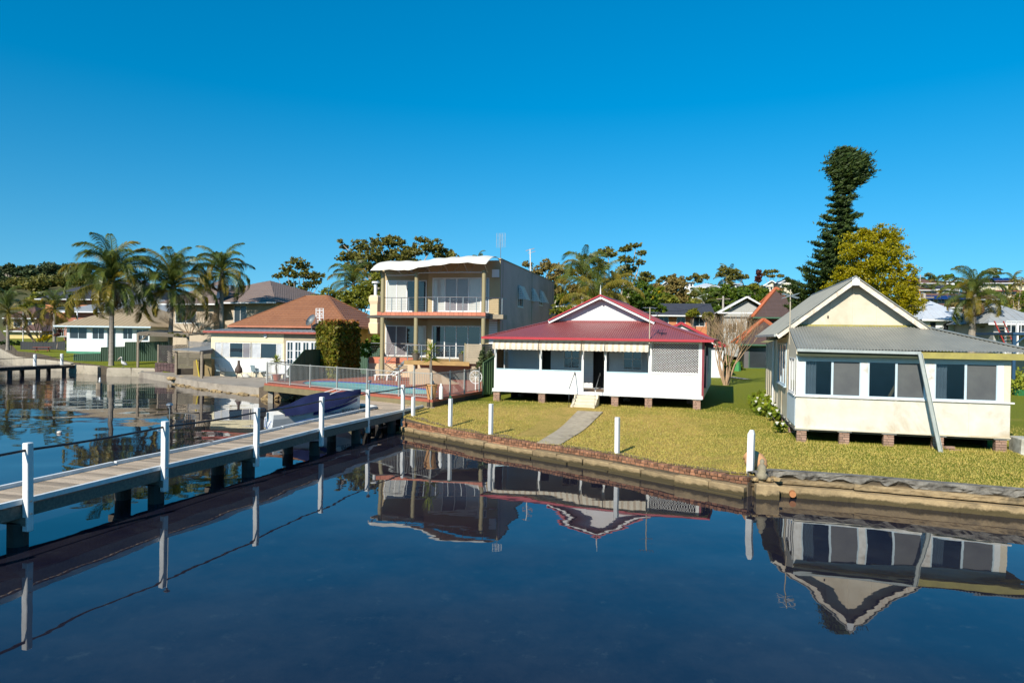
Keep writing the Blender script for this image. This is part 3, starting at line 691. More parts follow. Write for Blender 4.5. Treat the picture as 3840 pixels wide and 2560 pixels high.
# awnings
am,nt,b_,N,L=nodes('striped_canvas'); tc=N('ShaderNodeTexCoord'); sp=N('ShaderNodeSeparateXYZ'); L(tc.outputs['Object'],sp.inputs[0])
mm=N('ShaderNodeMath'); mm.operation='MULTIPLY'; L(sp.outputs['X'],mm.inputs[0]); mm.inputs[1].default_value=2*PI/.30
sn=N('ShaderNodeMath'); sn.operation='SINE'; L(mm.outputs[0],sn.inputs[0])
L(mixc(nt,ramp(nt,sn.outputs[0],[(.40,0),(.5,1),(.72,.5)]),(.60,.54,.43),(.36,.25,.15)),b_.inputs[0]); b_.inputs['Roughness'].default_value=.8
for i,(x0,x1) in enumerate(((.02,2.48),(2.52,4.69),(4.73,5.86),(5.90,8.0))):
    a=thing('awning',['striped beige canvas awning over the leftmost verandah bay','striped beige canvas awning between the first and second windowed bays','short striped beige awning over the front door bay','striped beige canvas awning next to the white lattice'][i],'awning',(FR.w(x0,-.02).x,FR.w(x0,-.02).y,0),FR.a,'awnings along the cottage verandah')
    w_=x1-x0; MB().box(0,w_,-.14,0,4.03,4.11).build('head_box',white,a)
    def fn(s,t,w_=w_):
        y=-.13-.17*min(1,t*1.4); z=4.03-.17*min(1,t*1.5)-(.25+.035*abs(math.sin(s*w_*PI/.21)))*max(0,t-.6)/.4
        if t>.6: y-=.02*math.sin(s*w_*2*PI/.21)
        return (s*w_,y,z)
    m=MB(); m.grid(int(w_*18),6,fn); m.build('canvas',am,a,smooth=True)
    for x in(.04,w_-.04): MB().tube([(x,-.27,3.86),(x,-.03,3.15)],.014,6).build('arm',steel,a)
# roofs
ES=.42
m=MB(); roofface(m,(-ES,-ES,4.22),(WR+ES,-ES,4.22),(8.0,2.65,5.12),(2.35,2.65,5.12),'corr',.11,.019); m.build('verandah_roof',redroofm,hr)
m=MB(); roofface(m,(WR+ES,-ES,4.22),(WR+ES,12.3,4.22),(8.0,12.3,5.12),(8.0,2.65,5.12),'corr',.11,.019); roofface(m,(-ES,12.3,4.22),(-ES,-ES,4.22),(2.35,2.65,5.12),(2.35,12.3,5.12),'corr',.11,.019); m.build('side_roof',redroofm,hr)
xm=5.17; zr=6.47
m=MB(); roofface(m,(8.0,2.2,5.14),(8.0,12.3,5.14),(xm,12.3,zr),(xm,2.2,zr),'corr',.11,.019); roofface(m,(2.35,12.3,5.14),(2.35,2.2,5.14),(xm,2.2,zr),(xm,12.3,zr),'corr',.11,.019); m.build('main_roof',redroofm,hr)
m=MB(); m.prism([(2.35,2.64,5.02),(8.0,2.64,5.02),(xm,2.64,zr-.03)],(0,.05,0)); gb=m.build('gable_wall',fibro,hr)
for x in(3.55,4.4,5.9,6.85):
    zt=zr-abs(x-xm)*(zr-5.14)/2.83-.05; MB().box(x-.02,x+.02,2.615,2.638,5.14,zt).build('cover_strip',white,gb)
MB().box(2.6,7.75,2.56,2.64,5.06,5.16).build('flashing',redroofm,hr)
for sx in(-1,1):
    e=(xm+sx*2.83,2.2,5.12); MB().bar((xm,2.19,zr-.07),(e[0],2.19,e[2]-.07),.03,.15,up=(0,0,1)).build('barge_board',white,hr)
    MB().bar((xm,2.17,zr+.03),(e[0],2.17,e[2]+.03),.16,.06).build('barge_capping',redtrim,hr)
MB().tube([(xm,2.1,zr+.01),(xm,12.3,zr+.01)],.06,8).build('ridge_cap',redtrim,hr)
for a_,b_2 in(((-ES,-ES,4.24),(2.35,2.65,5.15)),((WR+ES,-ES,4.24),(8.0,2.65,5.15))): 
    MB().bar(a_,b_2,.16,.03).build('hip_cap',redroofm,hr)
MB().lathe([(.05,0),(.045,.1),(.02,.14),(.04,.22),(.03,.5),(.005,.78)],8,(xm,2.14,zr-.2)).build('finial',white,hr)
MB().box(-ES-.1,WR+ES+.1,-ES-.12,-ES,4.11,4.23).build('gutter',redtrim,hr)
MB().box(WR+ES,WR+ES+.12,-ES+.01,12.3,4.11,4.23).build('gutter',redtrim,hr); MB().box(-ES-.12,-ES,-ES+.01,12.3,4.11,4.23).build('gutter',redtrim,hr)
MB().box(-ES,WR+ES,-ES,12.2,4.115,4.135).build('soffit',white,hr)
m=MB(); wall(m,.1,12,1.4,4.12,WR-.02,.1,[(5,6.2,2.4,3.6)],'y'); m.build('side_wall',fibro,hr); m=MB(); wall(m,2.4,12,1.4,4.12,-.02,.1,[],'y'); m.build('side_wall',fibro,hr)
MB().box(WR-.02,WR+.09,.0,.1,1.4,4.12).build('corner_shade_strip',mat('maroon_shade',(.20,.02,.03),None,2,.5,0),hr)  # dark maroon strip paints in the side wall's shading at the corner
window(hr,WR+.1,4.9,2.4,1.3,1.2,R(90),rows=1)
MB().box(0,WR,11.9,12,1.4,4.12).build('back_wall',fibro,hr)
mtm=MB(); mtm.grid(3,14,lambda s,t:(WR+.12+.5*s+.1*math.sin(t*9),.6+.4*s,4.0-2.6*t)) if False else None
m=MB(); m.bar((WR+.12,.4,4.05),(WR+.42,1.3,3.9),.12,.2); m.bar((WR+.2,.5,3.9),(WR+.14,.5,1.9),.12,.10); m.build('furled_canvas',mat('dark_canvas',(.03,.035,.05),None,3,.8,.3),hr)
MB().box(0,WR,.9,11.5,1.30,1.40).build('floor_joist',beamm,hr)
for x in(.15,2.6,4.75,6.35,8.0,10.28):
    p=FR.w(x,.05); pier(hr,x,.03,gh(p.x,p.y)-.02,1.37,.34,.26)
for x in(.5,3.5,6.5,9.8):
    for y in(3,6.5): p=FR.w(x,y); pier(hr,x,y,gh(p.x,p.y)-.02,1.3,.34,.26,cap=False)
m=MB(); m.box(.3,WR-.3,5.0,5.1,.5,1.3); m.box(.3,.4,2,11,.5,1.3); m.build('underfloor_shade_sheet',dark,hr)  # near-black sheets stand in for the deep shade under the floor
# steps and handrails
st=thing('front_steps','cream concrete front steps with a pipe handrail each side below the cottage door','steps',(FR.w(5.0,-.06).x,FR.w(5.0,-.06).y,0),FR.a)
cream_c=mat('cream_concrete',(.60,.52,.38),(.50,.43,.31),3,.8,.2)
zt=1.40; n_=4; zb=.84
for k in range(n_): MB().box(-.48,.48,-.26*(k+1),-.26*k,zb-.2,zt-(zt-zb)*(k)/n_-.03).build('step',cream_c,st)
for x in(-.60,.49):
    m=MB(); m.prism([(x,0,zb-.2),(x,-1.15,zb-.2),(x,-1.15,zb+.1),(x,-.9,zb+.16),(x,-.62,zb+.36),(x,-.38,zb+.4),(x,-.28,zt),(x,0,zt+.02)],(.11,0,0)); m.build('cheek_wall',cream_c,st)
for x in(-.66,.62): MB().tube([(x,-1.25,zb-.1),(x,-1.22,zb+.88),(x,-1.1,zb+.98),(x+.0,.0,zt+1.1),(x,.05,zt+.95)],.02,8).build('handrail',steel,st,smooth=True)
# roof vent pole
mp_=MB().tube([(0,0,0),(0,0,1.75)],.025,6).build('aerial_mast',mat('rusty_cream',(.5,.42,.30),None,4,.6,.1),None); p=FR.w(8.06,-.45); mp_.location=(p.x,p.y,4.0)
tag(mp_,'pale mast with a double bar aerial at the front edge of the crimson roof','aerial')
m=MB(); m.bar((-.35,0,1.72),(.35,0,1.72),.02,.02); m.bar((-.3,0,1.5),(.3,0,1.5),.02,.02)
for k in range(5): m.bar((-.3+.15*k,-.2,1.72),(-.3+.15*k,.2,1.72),.015)
m.build('antenna_bars',steel,mp_)
m=MB()
for k in range(6): a=k*PI/3+.2; m.bar((0,0,.03),(.28*math.cos(a),.28*math.sin(a),.03),.03,.02)
sv=m.build('vent_flower',blackm,None); p=FR.w(8.55,.35); sv.location=(p.x,p.y,4.50); sv.rotation_euler=(.28,0,0); tag(sv,'small black star-shaped vent on the right of the crimson roof','roof vent')
# ======== cream cottage ========
hc=frthing('fibro_cottage','weathered cream fibro cottage on brick piers with grey corrugated roof and closed-in verandah','house',FC)
WC=6.62
crm=mat('cream_fibro',(.62,.55,.42),(.54,.47,.35),.8,.6,.06,dirt=(.42,.33,.20))
crmw=mat('cream_stained_panel',(.60,.56,.48),(.51,.46,.36),1.4,.6,.1,dirt=(.40,.31,.19))
bluetrim=mat('pale_blue_frame',(.40,.50,.55),(.5,.58,.62),2,.5,.03)
olivepaint=mat('olive_yellow_beam',(.34,.29,.07),(.25,.21,.06),3,.7,.2)
for i,(a_,b_2) in enumerate(((.0,2.15),(2.15,4.28),(4.28,WC))):
    for k,(c0,c1) in enumerate(((a_+.03,(a_+b_2)/2-.02),((a_+b_2)/2+.02,b_2-.03))):
        MB().box(c0-.015 if k else c0-.03,c1+(.03 if k else .015),0,.04,1.14,2.26).build('panel',crmw,hc)
    for q in(((a_+b_2)/2),b_2 if i<2 else None):
        if q: MB().box(q-.03,q+.03,-.015,0,1.14,2.24).build('cover_strip',crmw,hc)
MB().box(-.02,WC+.02,-.05,.06,1.10,1.15).build('bottom_plate',crm,hc)
MB().box(-.05,WC+.1,-.07,.08,2.26,2.31).build('sill',whiteold,hc)
for x0,x1,m_ in((0.0,.27,whiteold),(2.11,2.33,whiteold),(4.11,4.38,whiteold),(6.25,6.42,white),(6.42,WC,crm)): MB().box(x0,x1,0,.08,2.31,3.66).build('post',m_,hc)
MB().box(0,WC,-.01,.09,3.58,3.78).build('head_beam',bluetrim,hc)
interior=mat('dim_interior',(.22,.24,.25),(.14,.15,.16),.6,.9,0)
cg,nt,b_,N,L=nodes('clear_glass'); tr=N('ShaderNodeBsdfTransparent'); tr.inputs[0].default_value=(.62,.68,.72,1); gl=N('ShaderNodeBsdfGlossy'); gl.inputs['Roughness'].default_value=.02; fr_=N('ShaderNodeFresnel'); fr_.inputs[0].default_value=1.5; mx=N('ShaderNodeMixShader'); L(fr_.outputs[0],mx.inputs[0]); L(tr.outputs[0],mx.inputs[1]); L(gl.outputs[0],mx.inputs[2]); L(mx.outputs[0],nt.nodes['Material Output'].inputs[0])
for x0,x1 in((.27,2.11),(2.33,4.11),(4.38,6.25)): window(hc,x0,.0,2.31,x1-x0,1.27,fm=bluetrim,gm=[cg,screen],fw=.045,gy=.045,fw2=.07)
# interior of the verandah
m=MB(); m.box(.1,WC-.1,.15,2.85,1.15,1.2); m.build('verandah_floor',beamm,hc)
MB().box(.05,5.2,2.82,2.86,1.2,4.3).build('inner_wall',interior,hc)
for a_,b_2,w_,mm_ in(((.78,.5,2.05),(.35,.7,2.95),.12,timber),((3.05,.45,2.2),(3.35,.6,2.75),.1,timber)):
    MB().bar(a_,b_2,w_,.05).build('leaning_board',mat('raw_pine',(.42,.27,.12),None,4,.7,.2),hc)
MB().box(3.4,4.1,.4,.46,2.33,2.42).build('leaning_board',mat('raw_pine',(.42,.27,.12)),hc)
m=MB(); 
for z in(2.95,3.2,3.42): m.box(.62,1.02,2.78,2.81,z,z+.2)
m.build('louvre_panes',mat('sky_glass',(.25,.45,.52),None,2,.3,0),hc)
for x_ in(.30,4.42): MB().grid(12,1,lambda s,t:(x_+.38*s,.16+.03*math.sin(s*25),2.3+1.25*t)).build('curtain',mat('grey_curtain',(.45,.45,.44),None,2,.9,0),hc)
# verandah roof
EZ=3.98; m=MB(); roofface(m,(-.03,-.36,EZ),(7.35,-.36,EZ),(4.75,2.65,4.83),(-.03,2.65,4.83),'corr',.10,.018); m.build('verandah_roof',greyroof,hc)
m=MB(); roofface(m,(7.35,-.36,EZ),(7.35,12,EZ),(4.75,12,4.83),(4.75,2.65,4.83),'corr',.10,.018); m.build('side_roof',greyroof,hc)
MB().bar((7.35,-.36,EZ+.03),(4.75,2.65,4.87),.2,.03).build('hip_cap',greyroof,hc)
MB().box(0,7.3,-.30,-.24,EZ-.26,EZ-.05).build('fascia',olivepaint,hc)
MB().box(0,3.75,-.235,-.0,EZ-.24,EZ-.2).build('soffit',olivepaint,hc)
MB().box(3.75,7.2,-.235,0,EZ-.24,EZ-.2).build('soffit',olivepaint,hc)
ggut=mat('grey_gutter',(.36,.39,.37),(.28,.31,.29),3,.45,.05)
m=MB(); m.bar((-.03,-.37,EZ-.05),(3.86,-.37,EZ-.08),.12,.1); m.build('gutter',ggut,hc)
MB().box(0,3.85,-.32,-.305,EZ-.26,EZ-.12).build('gutter_bracket_board',mat('dark_green_board',(.04,.05,.025),None,3,.8,.1),hc)
fg=thing('fallen_gutter','length of grey gutter broken loose and leaning from the eave to the grass','gutter',(FC.w(0,0).x,FC.w(0,0).y,0),FC.a)
e0=FC.px(qe(1219,640),-.42); e1=FC.px(qe(1337,1172),-.62)
m=MB(); A_=Vector((e0[0],-.42,e0[1])); B_=Vector((e1[0],-.62,.60)); 
m.bar(A_,B_,.13,.015,up=(0,1,0)); m.bar(A_+Vector((-.06,-.04,0)),B_+Vector((-.06,-.04,0)),.015,.09,up=(0,1,0)); m.bar(A_+Vector((.06,-.04,0)),B_+Vector((.06,-.04,0)),.015,.09,up=(0,1,0)); m.build('channel',ggut,fg)
# side (left) wall
ops=[(2.95+.3,2.95+.3,0,0),(3.3,6.6,2.40,4.15),(10.1,12.4,1.9,3.35),(.35,2.15,2.32,3.62)]
m=MB(); wall(m,.09,2.86,1.12,3.85,.0,.08,[ops[3]],'y'); m.prism([(0,.09,3.85),(0,2.86,3.85),(0,2.86,4.68),(0,.09,3.93)],(.08,0,0)); wall(m,2.86,14.0,1.12,4.50,.0,.08,[ops[1]],'y'); m.build('side_wall',crm,hc)
for y in(2.75,5.0,7.0,8.2,9.4,10.6,11.8,13.0): MB().box(-.02,0,y-.03,y+.03,1.12,2.38 if 3.2<y<6.7 else (3.9 if y<2.8 else 4.4)).build('cover_strip',crm,hc)
window(hc,-.04,6.6,2.40,3.3,1.75,R(-90),cols=(1,1,1),fm=bluetrim,fw=.06,gm=[glass,glassblue,glass],sill=.06)
window(hc,-.02,2.15,2.32,1.8,1.3,R(-90),cols=(1,1),fm=white,fw=.05,sill=.04)
MB().box(-.02,-.001,.06,2.7,1.2,2.22).build('side_panel',mat('white_blue_panel',(.60,.68,.72),None,1,.6,.05),hc)
m=MB(); roofface(m,(-.75,7.0,4.15),(-.75,3.2,4.15),(-.02,3.2,4.42),(-.02,7.0,4.42),'corr',.08,.01); m.build('window_hood',mat('mossy_hood',(.14,.13,.06),(.2,.18,.08),3,.8,.3),hc)
MB().tube([(-.06,8.6,1.0),(-.06,8.6,4.6)],.045,8).build('downpipe',white,hc)
# gable
xr_=2.33; zr2=6.72; ze=4.62
m=MB(); m.prism([(-.05,2.86,4.55),(5.0,2.86,4.55),(5.0,2.86,4.62),(xr_,2.86,zr2-.12),(-.05,2.86,4.62)],(0,.06,0)); g=m.build('gable_wall',crm,hc)
for x in(.75,1.55,2.35,3.2,4.05): MB().box(x-.03,x+.03,2.835,2.858,4.8,zr2-.2-abs(x-xr_)*.83).build('cover_strip',crm,g)
MB().box(1.42,1.47,2.83,2.857,5.15,5.25).build('vent',dark,g)
MB().box(0,5.0,2.78,2.86,4.80,4.90).build('flashing',olivepaint,hc)
L0=(-.42,2.45,4.55); R0=(4.95,2.45,4.72)
m=MB(); roofface(m,(R0[0]+.1,2.42,4.62),(R0[0]+.1,14.3,4.62),(xr_,14.3,zr2),(xr_,2.42,zr2),'corr',.10,.018); roofface(m,(-.45,14.3,4.50),(-.45,2.42,4.50),(xr_,2.42,zr2),(xr_,14.3,zr2),'corr',.10,.018); m.build('main_roof',greyroof,hc)
for e in((-.45,4.50),(R0[0]+.1,4.62)):
    MB().bar((xr_,2.42,zr2-.12),(e[0],2.42,e[1]-.10),.035,.20).build('barge_board',mat('peeling_white',(.70,.64,.52),(.55,.46,.36),6,.7,.2,dirt=(.30,.17,.09)),hc)
    MB().bar((xr_,2.40,zr2+.02),(e[0],2.40,e[1]+.03),.12,.035).build('barge_capping',greyroof,hc)
MB().box(xr_-.13,xr_+.13,2.36,2.40,zr2-.32,zr2-.02).build('apex_block',white,hc)
MB().tube([(xr_,2.4,zr2+.0),(xr_,14.3,zr2+.0)],.06,8).build('ridge_cap',greyroof,hc)
MB().box(-.56,-.45,2.5,14.3,4.40,4.50).build('gutter',ggut,hc)
MB().box(4.98,5.06,2.86,14,1.1,4.7).build('side_wall',crm,hc); MB().box(0,5.1,13.95,14.02,1.1,4.7).build('back_wall',crm,hc)
MB().box(WC-.08,WC,.08,9,1.12,3.8).build('side_wall',crm,hc)
for x in(.22,1.62,3.03,4.55,6.4): p=FC.w(x,.1); pier(hc,x,.06,gh(p.x,p.y)-.02,1.07,.32,.24)
for y in(2.4,3.6,5.0,6.6,8.4,10.2,12): p=FC.w(.2,y); pier(hc,.16,y,gh(p.x,p.y)-.02,1.1,.24,.36)
m=MB(); m.box(.1,WC-.1,6.0,6.1,.3,1.1); m.box(WC-.4,WC-.3,1.0,6,.3,1.1); m.build('underfloor_shade_sheet',dark,hc)  # dark sheets added as painted shade between the piers
MB().box(0,WC,.2,6,1.0,1.09).build('floor_joist',beamm,hc)
for i,(x,z,s) in enumerate(((4.85,.72,.3),(5.0,.62,.4))): block('loose_brick',hc,(x,-.05,z),(s,.12,.08),.3,brickdk,i)
cb=block('concrete_block',None,tuple(FC.w(7.35,.1,.85)),(1.1,.9,.62),FC.a,mat('mossy_whitewash',(.55,.52,.44),(.28,.26,.20),3,.9,.7,dirt=(.1,.1,.07)),2); tag(cb,'mossy whitewashed concrete block at the right corner of the cream cottage','block')
# aerial at left barge
ar=thing('tv_aerial','rusty pole aerial strapped to the left barge end of the cream cottage','aerial',tuple(FC.w(.0,2.3,4.5)),FC.a)
MB().tube([(0,0,-.4),(0,0,1.75)],.022,6).build('mast',mat('rusty_cream',(.5,.42,.30)),ar)
m=MB(); m.bar((-.02,-.4,1.5),(.02,.4,1.5),.016)
for k in range(3): 
    for s in(-1,1): m.bar((-.3,-.3+.3*k,1.5+.09*s),(.3,-.3+.3*k,1.5-.09*s),.016)
m.build('antenna_bars',steel,ar)
# ======== two storey rendered house ========
ht=frthing('two_storey_house','tall taupe rendered two storey house with round columns and a white sail awning','house',FT)
taupe=mat('taupe_render',(.60,.385,.33),(.53,.34,.295),.5,.8,.06,dirt=(.36,.25,.21))
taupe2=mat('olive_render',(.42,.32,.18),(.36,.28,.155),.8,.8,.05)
taupe3=mat('khaki_panel',(.33,.27,.18),None,2,.7,.05)  # one even khaki tone for trims, screens and slabs
colm=mat('olive_column',(.30,.25,.13),(.25,.21,.11),1,.6,.05)
XB=.42
# wall bodies
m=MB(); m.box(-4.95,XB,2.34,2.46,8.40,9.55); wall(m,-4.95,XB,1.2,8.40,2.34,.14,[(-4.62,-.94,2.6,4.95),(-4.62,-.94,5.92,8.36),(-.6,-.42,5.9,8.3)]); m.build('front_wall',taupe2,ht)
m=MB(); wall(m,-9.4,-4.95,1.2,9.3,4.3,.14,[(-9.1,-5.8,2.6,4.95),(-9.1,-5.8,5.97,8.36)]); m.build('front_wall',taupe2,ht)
MB().box(-5.0,-4.86,2.5,4.3,1.2,9.3).build('return_wall',taupe2,ht)
m=MB(); wall(m,2.45,23.3,.6,9.62,XB-.14,.16,[(7.6,9.5,6.55,8.1),(12.5,13.7,7.3,8.2),(15.9,17.5,7.05,8.25)],'y'); m.build('side_wall',taupe,ht)
MB().box(-9.4,XB,23.2,23.35,.6,9.5).build('back_wall',taupe,ht); MB().box(-9.4,-9.25,4.4,23.2,.6,9.3).build('side_wall',taupe,ht)
MB().box(-9.3,XB-.1,2.5,23.2,9.2,9.3).build('roof_deck',greyroof,ht); MB().box(XB-.2,XB+.05,2.3,23.4,9.62,9.70).build('parapet_cap',taupe3,ht)
for k in range(3): MB().box(XB+.015,XB+.04,2.9+k*9.8,2.98+k*9.8,.6,9.6).build('downpipe',taupe3,ht)
for k,(y0,y1,z0,z1) in enumerate(((7.6,9.5,6.55,8.1),(12.5,13.7,7.3,8.2),(15.9,17.5,7.05,8.25))):
    window(ht,XB+.03,y0,z0,y1-y0,z1-z0,R(90),cols=(1,1,1) if k==0 else (1,1),fw=.07,gm=[glassblue,glass],sill=.03)
    w_=thing('window_shade',['white slatted window hood over the nearest upper side window','white slatted window hood in the middle of the three on the side wall','white slatted window hood farthest back on the side wall'][k],'window shade',tuple(FT.w(XB+.03,y0,0)),FT.a,'white slatted hoods on the taupe side wall')
    for i in range(8):
        zz=z1+.08-i*.135; xo=.10+i*.065; MB().box(xo,xo+.02,.06,y1-y0-.06,zz-.10,zz).build('slat',white,w_); MB().box(.06,xo+.06,0,.03,zz-.10,zz).build('cheek_slat',white,w_)
    MB().bar((.64,.015,z1-.98),(.08,.015,z1+.12),.05,.05).build('frame',white,w_)
# sliding doors
blind=mat('pale_blind_glass',(.50,.50,.46),(.42,.42,.39),.6,.12,0,spec=.6); mauve=mat('mauve_curtain_glass',(.22,.20,.21),(.17,.155,.165),.6,.12,0,spec=.6)
window(ht,-4.62,2.32,5.92,3.68,2.44,cols=(1,1,1,1),gm=[blind,mauve,mauve,blind],fw=.09,name='sliding_door')
window(ht,-4.62,2.32,2.6,3.68,2.35,cols=(1,1,1,1),gm=[glass],fw=.09,name='sliding_door')
window(ht,-9.1,4.28,5.97,3.3,2.39,cols=(1,1.05,1,.9),gm=[blind,blind,glass,glass],fw=.09,name='sliding_door')
window(ht,-9.1,4.28,2.6,3.3,2.35,cols=(1,1.05,1,.9),gm=[mauve,mauve,glass,blind],fw=.09,name='sliding_door')
window(ht,-.62,2.3,5.88,.24,2.45,cols=(1,),gm=[glassblue],fw=.045)
for z in np.arange(3.05,5.3,.16): MB().box(-.35,.25,2.28,2.33,z,z+.13).build('louvre',white,ht)
# wavy slab edge as in the photo: the left bay bulges forward, then the right bay
def wav(x): return .0+.55*(.5+.5*math.cos((x+5.1)/2.45*PI))*(1 if x<-2.6 else 0)+(0 if x<-2.6 else -.0)
def edge(x):  # front edge y of slab
    if x<-5: return .35*math.sin((x+7.8)/2.8*PI)
    return -.30*math.sin((x+5)/5.0*PI)
N_=60; xs=[-7.8+7.85*i/N_ for i in range(N_+1)]
fr_pts=[(x,edge(x)) for x in xs]
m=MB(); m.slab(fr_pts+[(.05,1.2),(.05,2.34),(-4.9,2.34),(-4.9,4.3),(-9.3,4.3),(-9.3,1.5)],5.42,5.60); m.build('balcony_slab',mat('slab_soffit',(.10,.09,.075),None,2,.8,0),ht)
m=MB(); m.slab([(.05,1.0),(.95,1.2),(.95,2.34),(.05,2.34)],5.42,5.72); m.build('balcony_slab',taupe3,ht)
orange=mat('orange_tile',(.52,.17,.09),(.45,.14,.075),5,.5,.05,rand=.12)
for i in range(0,26):
    x0=-7.8+7.85*i/26; x1=-7.8+7.85*(i+1)/26-.012; m=MB(); m.prism([(x0,edge(x0)-.035,5.58),(x1,edge(x1)-.035,5.58),(x1,edge(x1)+.2,5.58),(x0,edge(x0)+.2,5.58)],(0,0,.235)); m.build('tile',orange,ht)
MB().slab([(x,y+.05) for x,y in fr_pts]+[(.0,2.3),(-4.9,2.3),(-4.9,4.25),(-9.2,4.25)],5.60,5.80).build('tile_floor',mat('balcony_floor',(.4,.25,.17),None,3,.6,.1),ht)
# columns
for x,y in((-7.48,.18),(-4.95,.12),(-.12,.10)):
    MB().lathe([(.145,0),(.145,4.22)],20).build('column',colm,ht,smooth=False).location=(x,y,1.2)
    o=MB().lathe([(.14,0),(.14,2.72),(.16,2.72),(.16,2.8),(.05,2.84)],20).build('column',colm,ht); o.location=(x,y,5.80)
# railings
def railing(xs_,ys_,z,zt,posts,par):
    for (x0,y0),(x1,y1) in zip(zip(xs_[:-1],ys_[:-1]),zip(xs_[1:],ys_[1:])): pass
    MB().tube([(x,y,zt) for x,y in zip(xs_,ys_)],.028,6).build('handrail',steel,par)
    for k in range(7): MB().tube([(x,y,z+.12+k*(zt-z-.2)/7) for x,y in zip(xs_,ys_)],.006,4).build('cable',steel,par)
    for x,y in posts: MB().box(x-.022,x+.022,y-.022,y+.022,z,zt).build('post',steel,par)
bx=[-7.5+7.4*i/30 for i in range(31)]; railing(bx,[edge(x)+.12 for x in bx],5.82,6.82,[(x,edge(x)+.12) for x in(-6.9,-6.2,-5.6,-4.2,-3.3,-2.4,-1.5,-.6)],ht)
railing([-.05,.88,.88],[.15,1.15,2.3],5.75,6.82,[(.88,1.15)],ht)
# timber deck below
deckw=mat('golden_decking',(.36,.22,.07),(.27,.16,.055),4,.7,.3,stretch=(1,8,1))
MB().box(-5.4,-.85,-.75,2.3,2.42,2.52).build('timber_deck',deckw,ht); MB().box(-5.4,-.8,-.80,-.75,2.24,2.51).build('deck_beam',deckw,ht); MB().box(-5.42,-5.38,-.8,2.3,2.24,2.51).build('deck_beam',deckw,ht)
MB().box(-9.3,-.85,2.25,4.2,2.42,2.58).build('floor_slab',taupe3,ht)
MB().box(-9.3,-5.3,1.9,2.2,2.15,2.6).build('tile_band',orange,ht)
MB().box(-9.3,-.8,1.92,2.3,1.2,2.2).build('base_wall',mat('cream_base',(.55,.42,.27),(.5,.38,.25),1,.8,.05),ht); MB().box(-9.3,-5.35,2.2,4.3,2.2,2.55).build('floor_slab',orange,ht)
for x in(-6.6,): 
    for k in range(5): MB().box(x-.3,x+.3,1.87,1.915,1.55+k*.11,1.6+k*.11).build('vent_slat',taupe3,ht)
bx=[-5.35,-1.1]; railing(bx,[-.7,-.7],2.52,3.55,[(-5.2,-.7),(-4.2,-.7),(-3.2,-.7),(-2.2,-.7),(-1.2,-.7)],ht); railing([-9.2,-5.4],[2.0,2.0],2.6,3.6,[(-8.3,2),(-7.3,2),(-6.3,2)],ht); railing([-5.35,-5.35],[-.7,1.9],2.52,3.55,[(-5.35,1.8)],ht)
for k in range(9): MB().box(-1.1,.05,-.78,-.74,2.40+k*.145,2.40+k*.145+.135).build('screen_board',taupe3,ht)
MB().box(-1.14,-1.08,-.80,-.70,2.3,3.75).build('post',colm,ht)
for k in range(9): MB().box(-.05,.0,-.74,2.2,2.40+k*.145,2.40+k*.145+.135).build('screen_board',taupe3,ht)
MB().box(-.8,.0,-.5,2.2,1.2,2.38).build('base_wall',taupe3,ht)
# stair down to the terrace
m=MB(); m.bar((-5.6,-.1,2.45),(-6.9,-.1,1.25),.06,.2); m.build('stair_stringer',steel,ht)
for k in range(5): MB().box(-5.85-.24*k-.12,-5.85-.24*k+.12,-.7,-.1,2.2-.2*k,2.24-.2*k).build('tread',deckw,ht)
MB().tube([(-5.35,-.7,3.5),(-6.9,-.7,2.2),(-6.9,-.7,1.2)],.025,6).build('handrail',steel,ht)
for k in range(4): MB().tube([(-5.35,-.7,3.35-.2*k),(-6.9,-.7,2.05-.2*k)],.006,4).build('cable',steel,ht)
# sail awning
sa=frthing('sail_awning','white scalloped fabric sail roof over the top balcony','awning',FT)
sailm=mat('white_sail',(.66,.62,.54),(.60,.56,.49),1,.6,.03)
def sfn(s,t):
    x=-8.0+8.25*s; yf=edge(min(max(x,-7.8),0))*1.5-.75; zf=8.98+.10*math.sin(s*9.4)-(.34*(1-sstep(.28,.52,s))); zf-=.05*abs(math.sin(s*7*PI))
    zb=9.72-.25*(1-sstep(.3,.55,s))+.05*math.sin(s*9); y=yf+(2.3-yf+(1.6 if s<.4 else 0)*0)*t
    z=zf+(zb-zf)*math.sin(min(1,t*1.15)*PI/2)+.06*math.sin(s*7*PI)**2*math.sin(t*PI)
    return (x+.12*math.sin(t*3)*(-1 if s<.1 else 0),y,z)
o=MB().grid(96,14,sfn).build('fabric',sailm,sa,smooth=True); so_=o.modifiers.new('t','SOLIDIFY'); so_.thickness=.02
for s in(.02,.2,.33,.5,.66,.82,.98):
    p=sfn(s,.03); MB().tube([p,(p[0],p[1]+.9,8.52),],.02,6).build('strut',steel,sa)
MB().tube([(x,edge(x)+.1,8.50) for x in bx] if False else [(-7.45+7.4*i/30,edge(-7.45+7.4*i/30)+.12,8.50 if i>10 else 8.38) for i in range(31)],.035,6).build('frame_tube',metalp,sa)
for x in(-6.6,-5.8,-4.4,-3.3,-2.2,-1.1): MB().tube([(x,edge(x)+.12,8.45),(x,1.2,9.2)],.02,6).build('strut',steel,sa)
ac=MB().box(-.25,.25,-.12,0,0,.55).build('meter_box',white,None); p=FT.w(.2,2.3); ac.location=(p.x-.1,p.y,8.35); ac.rotation_euler=(0,0,FT.a); tag(ac,'small louvred box on the wall under the sail awning','wall box')
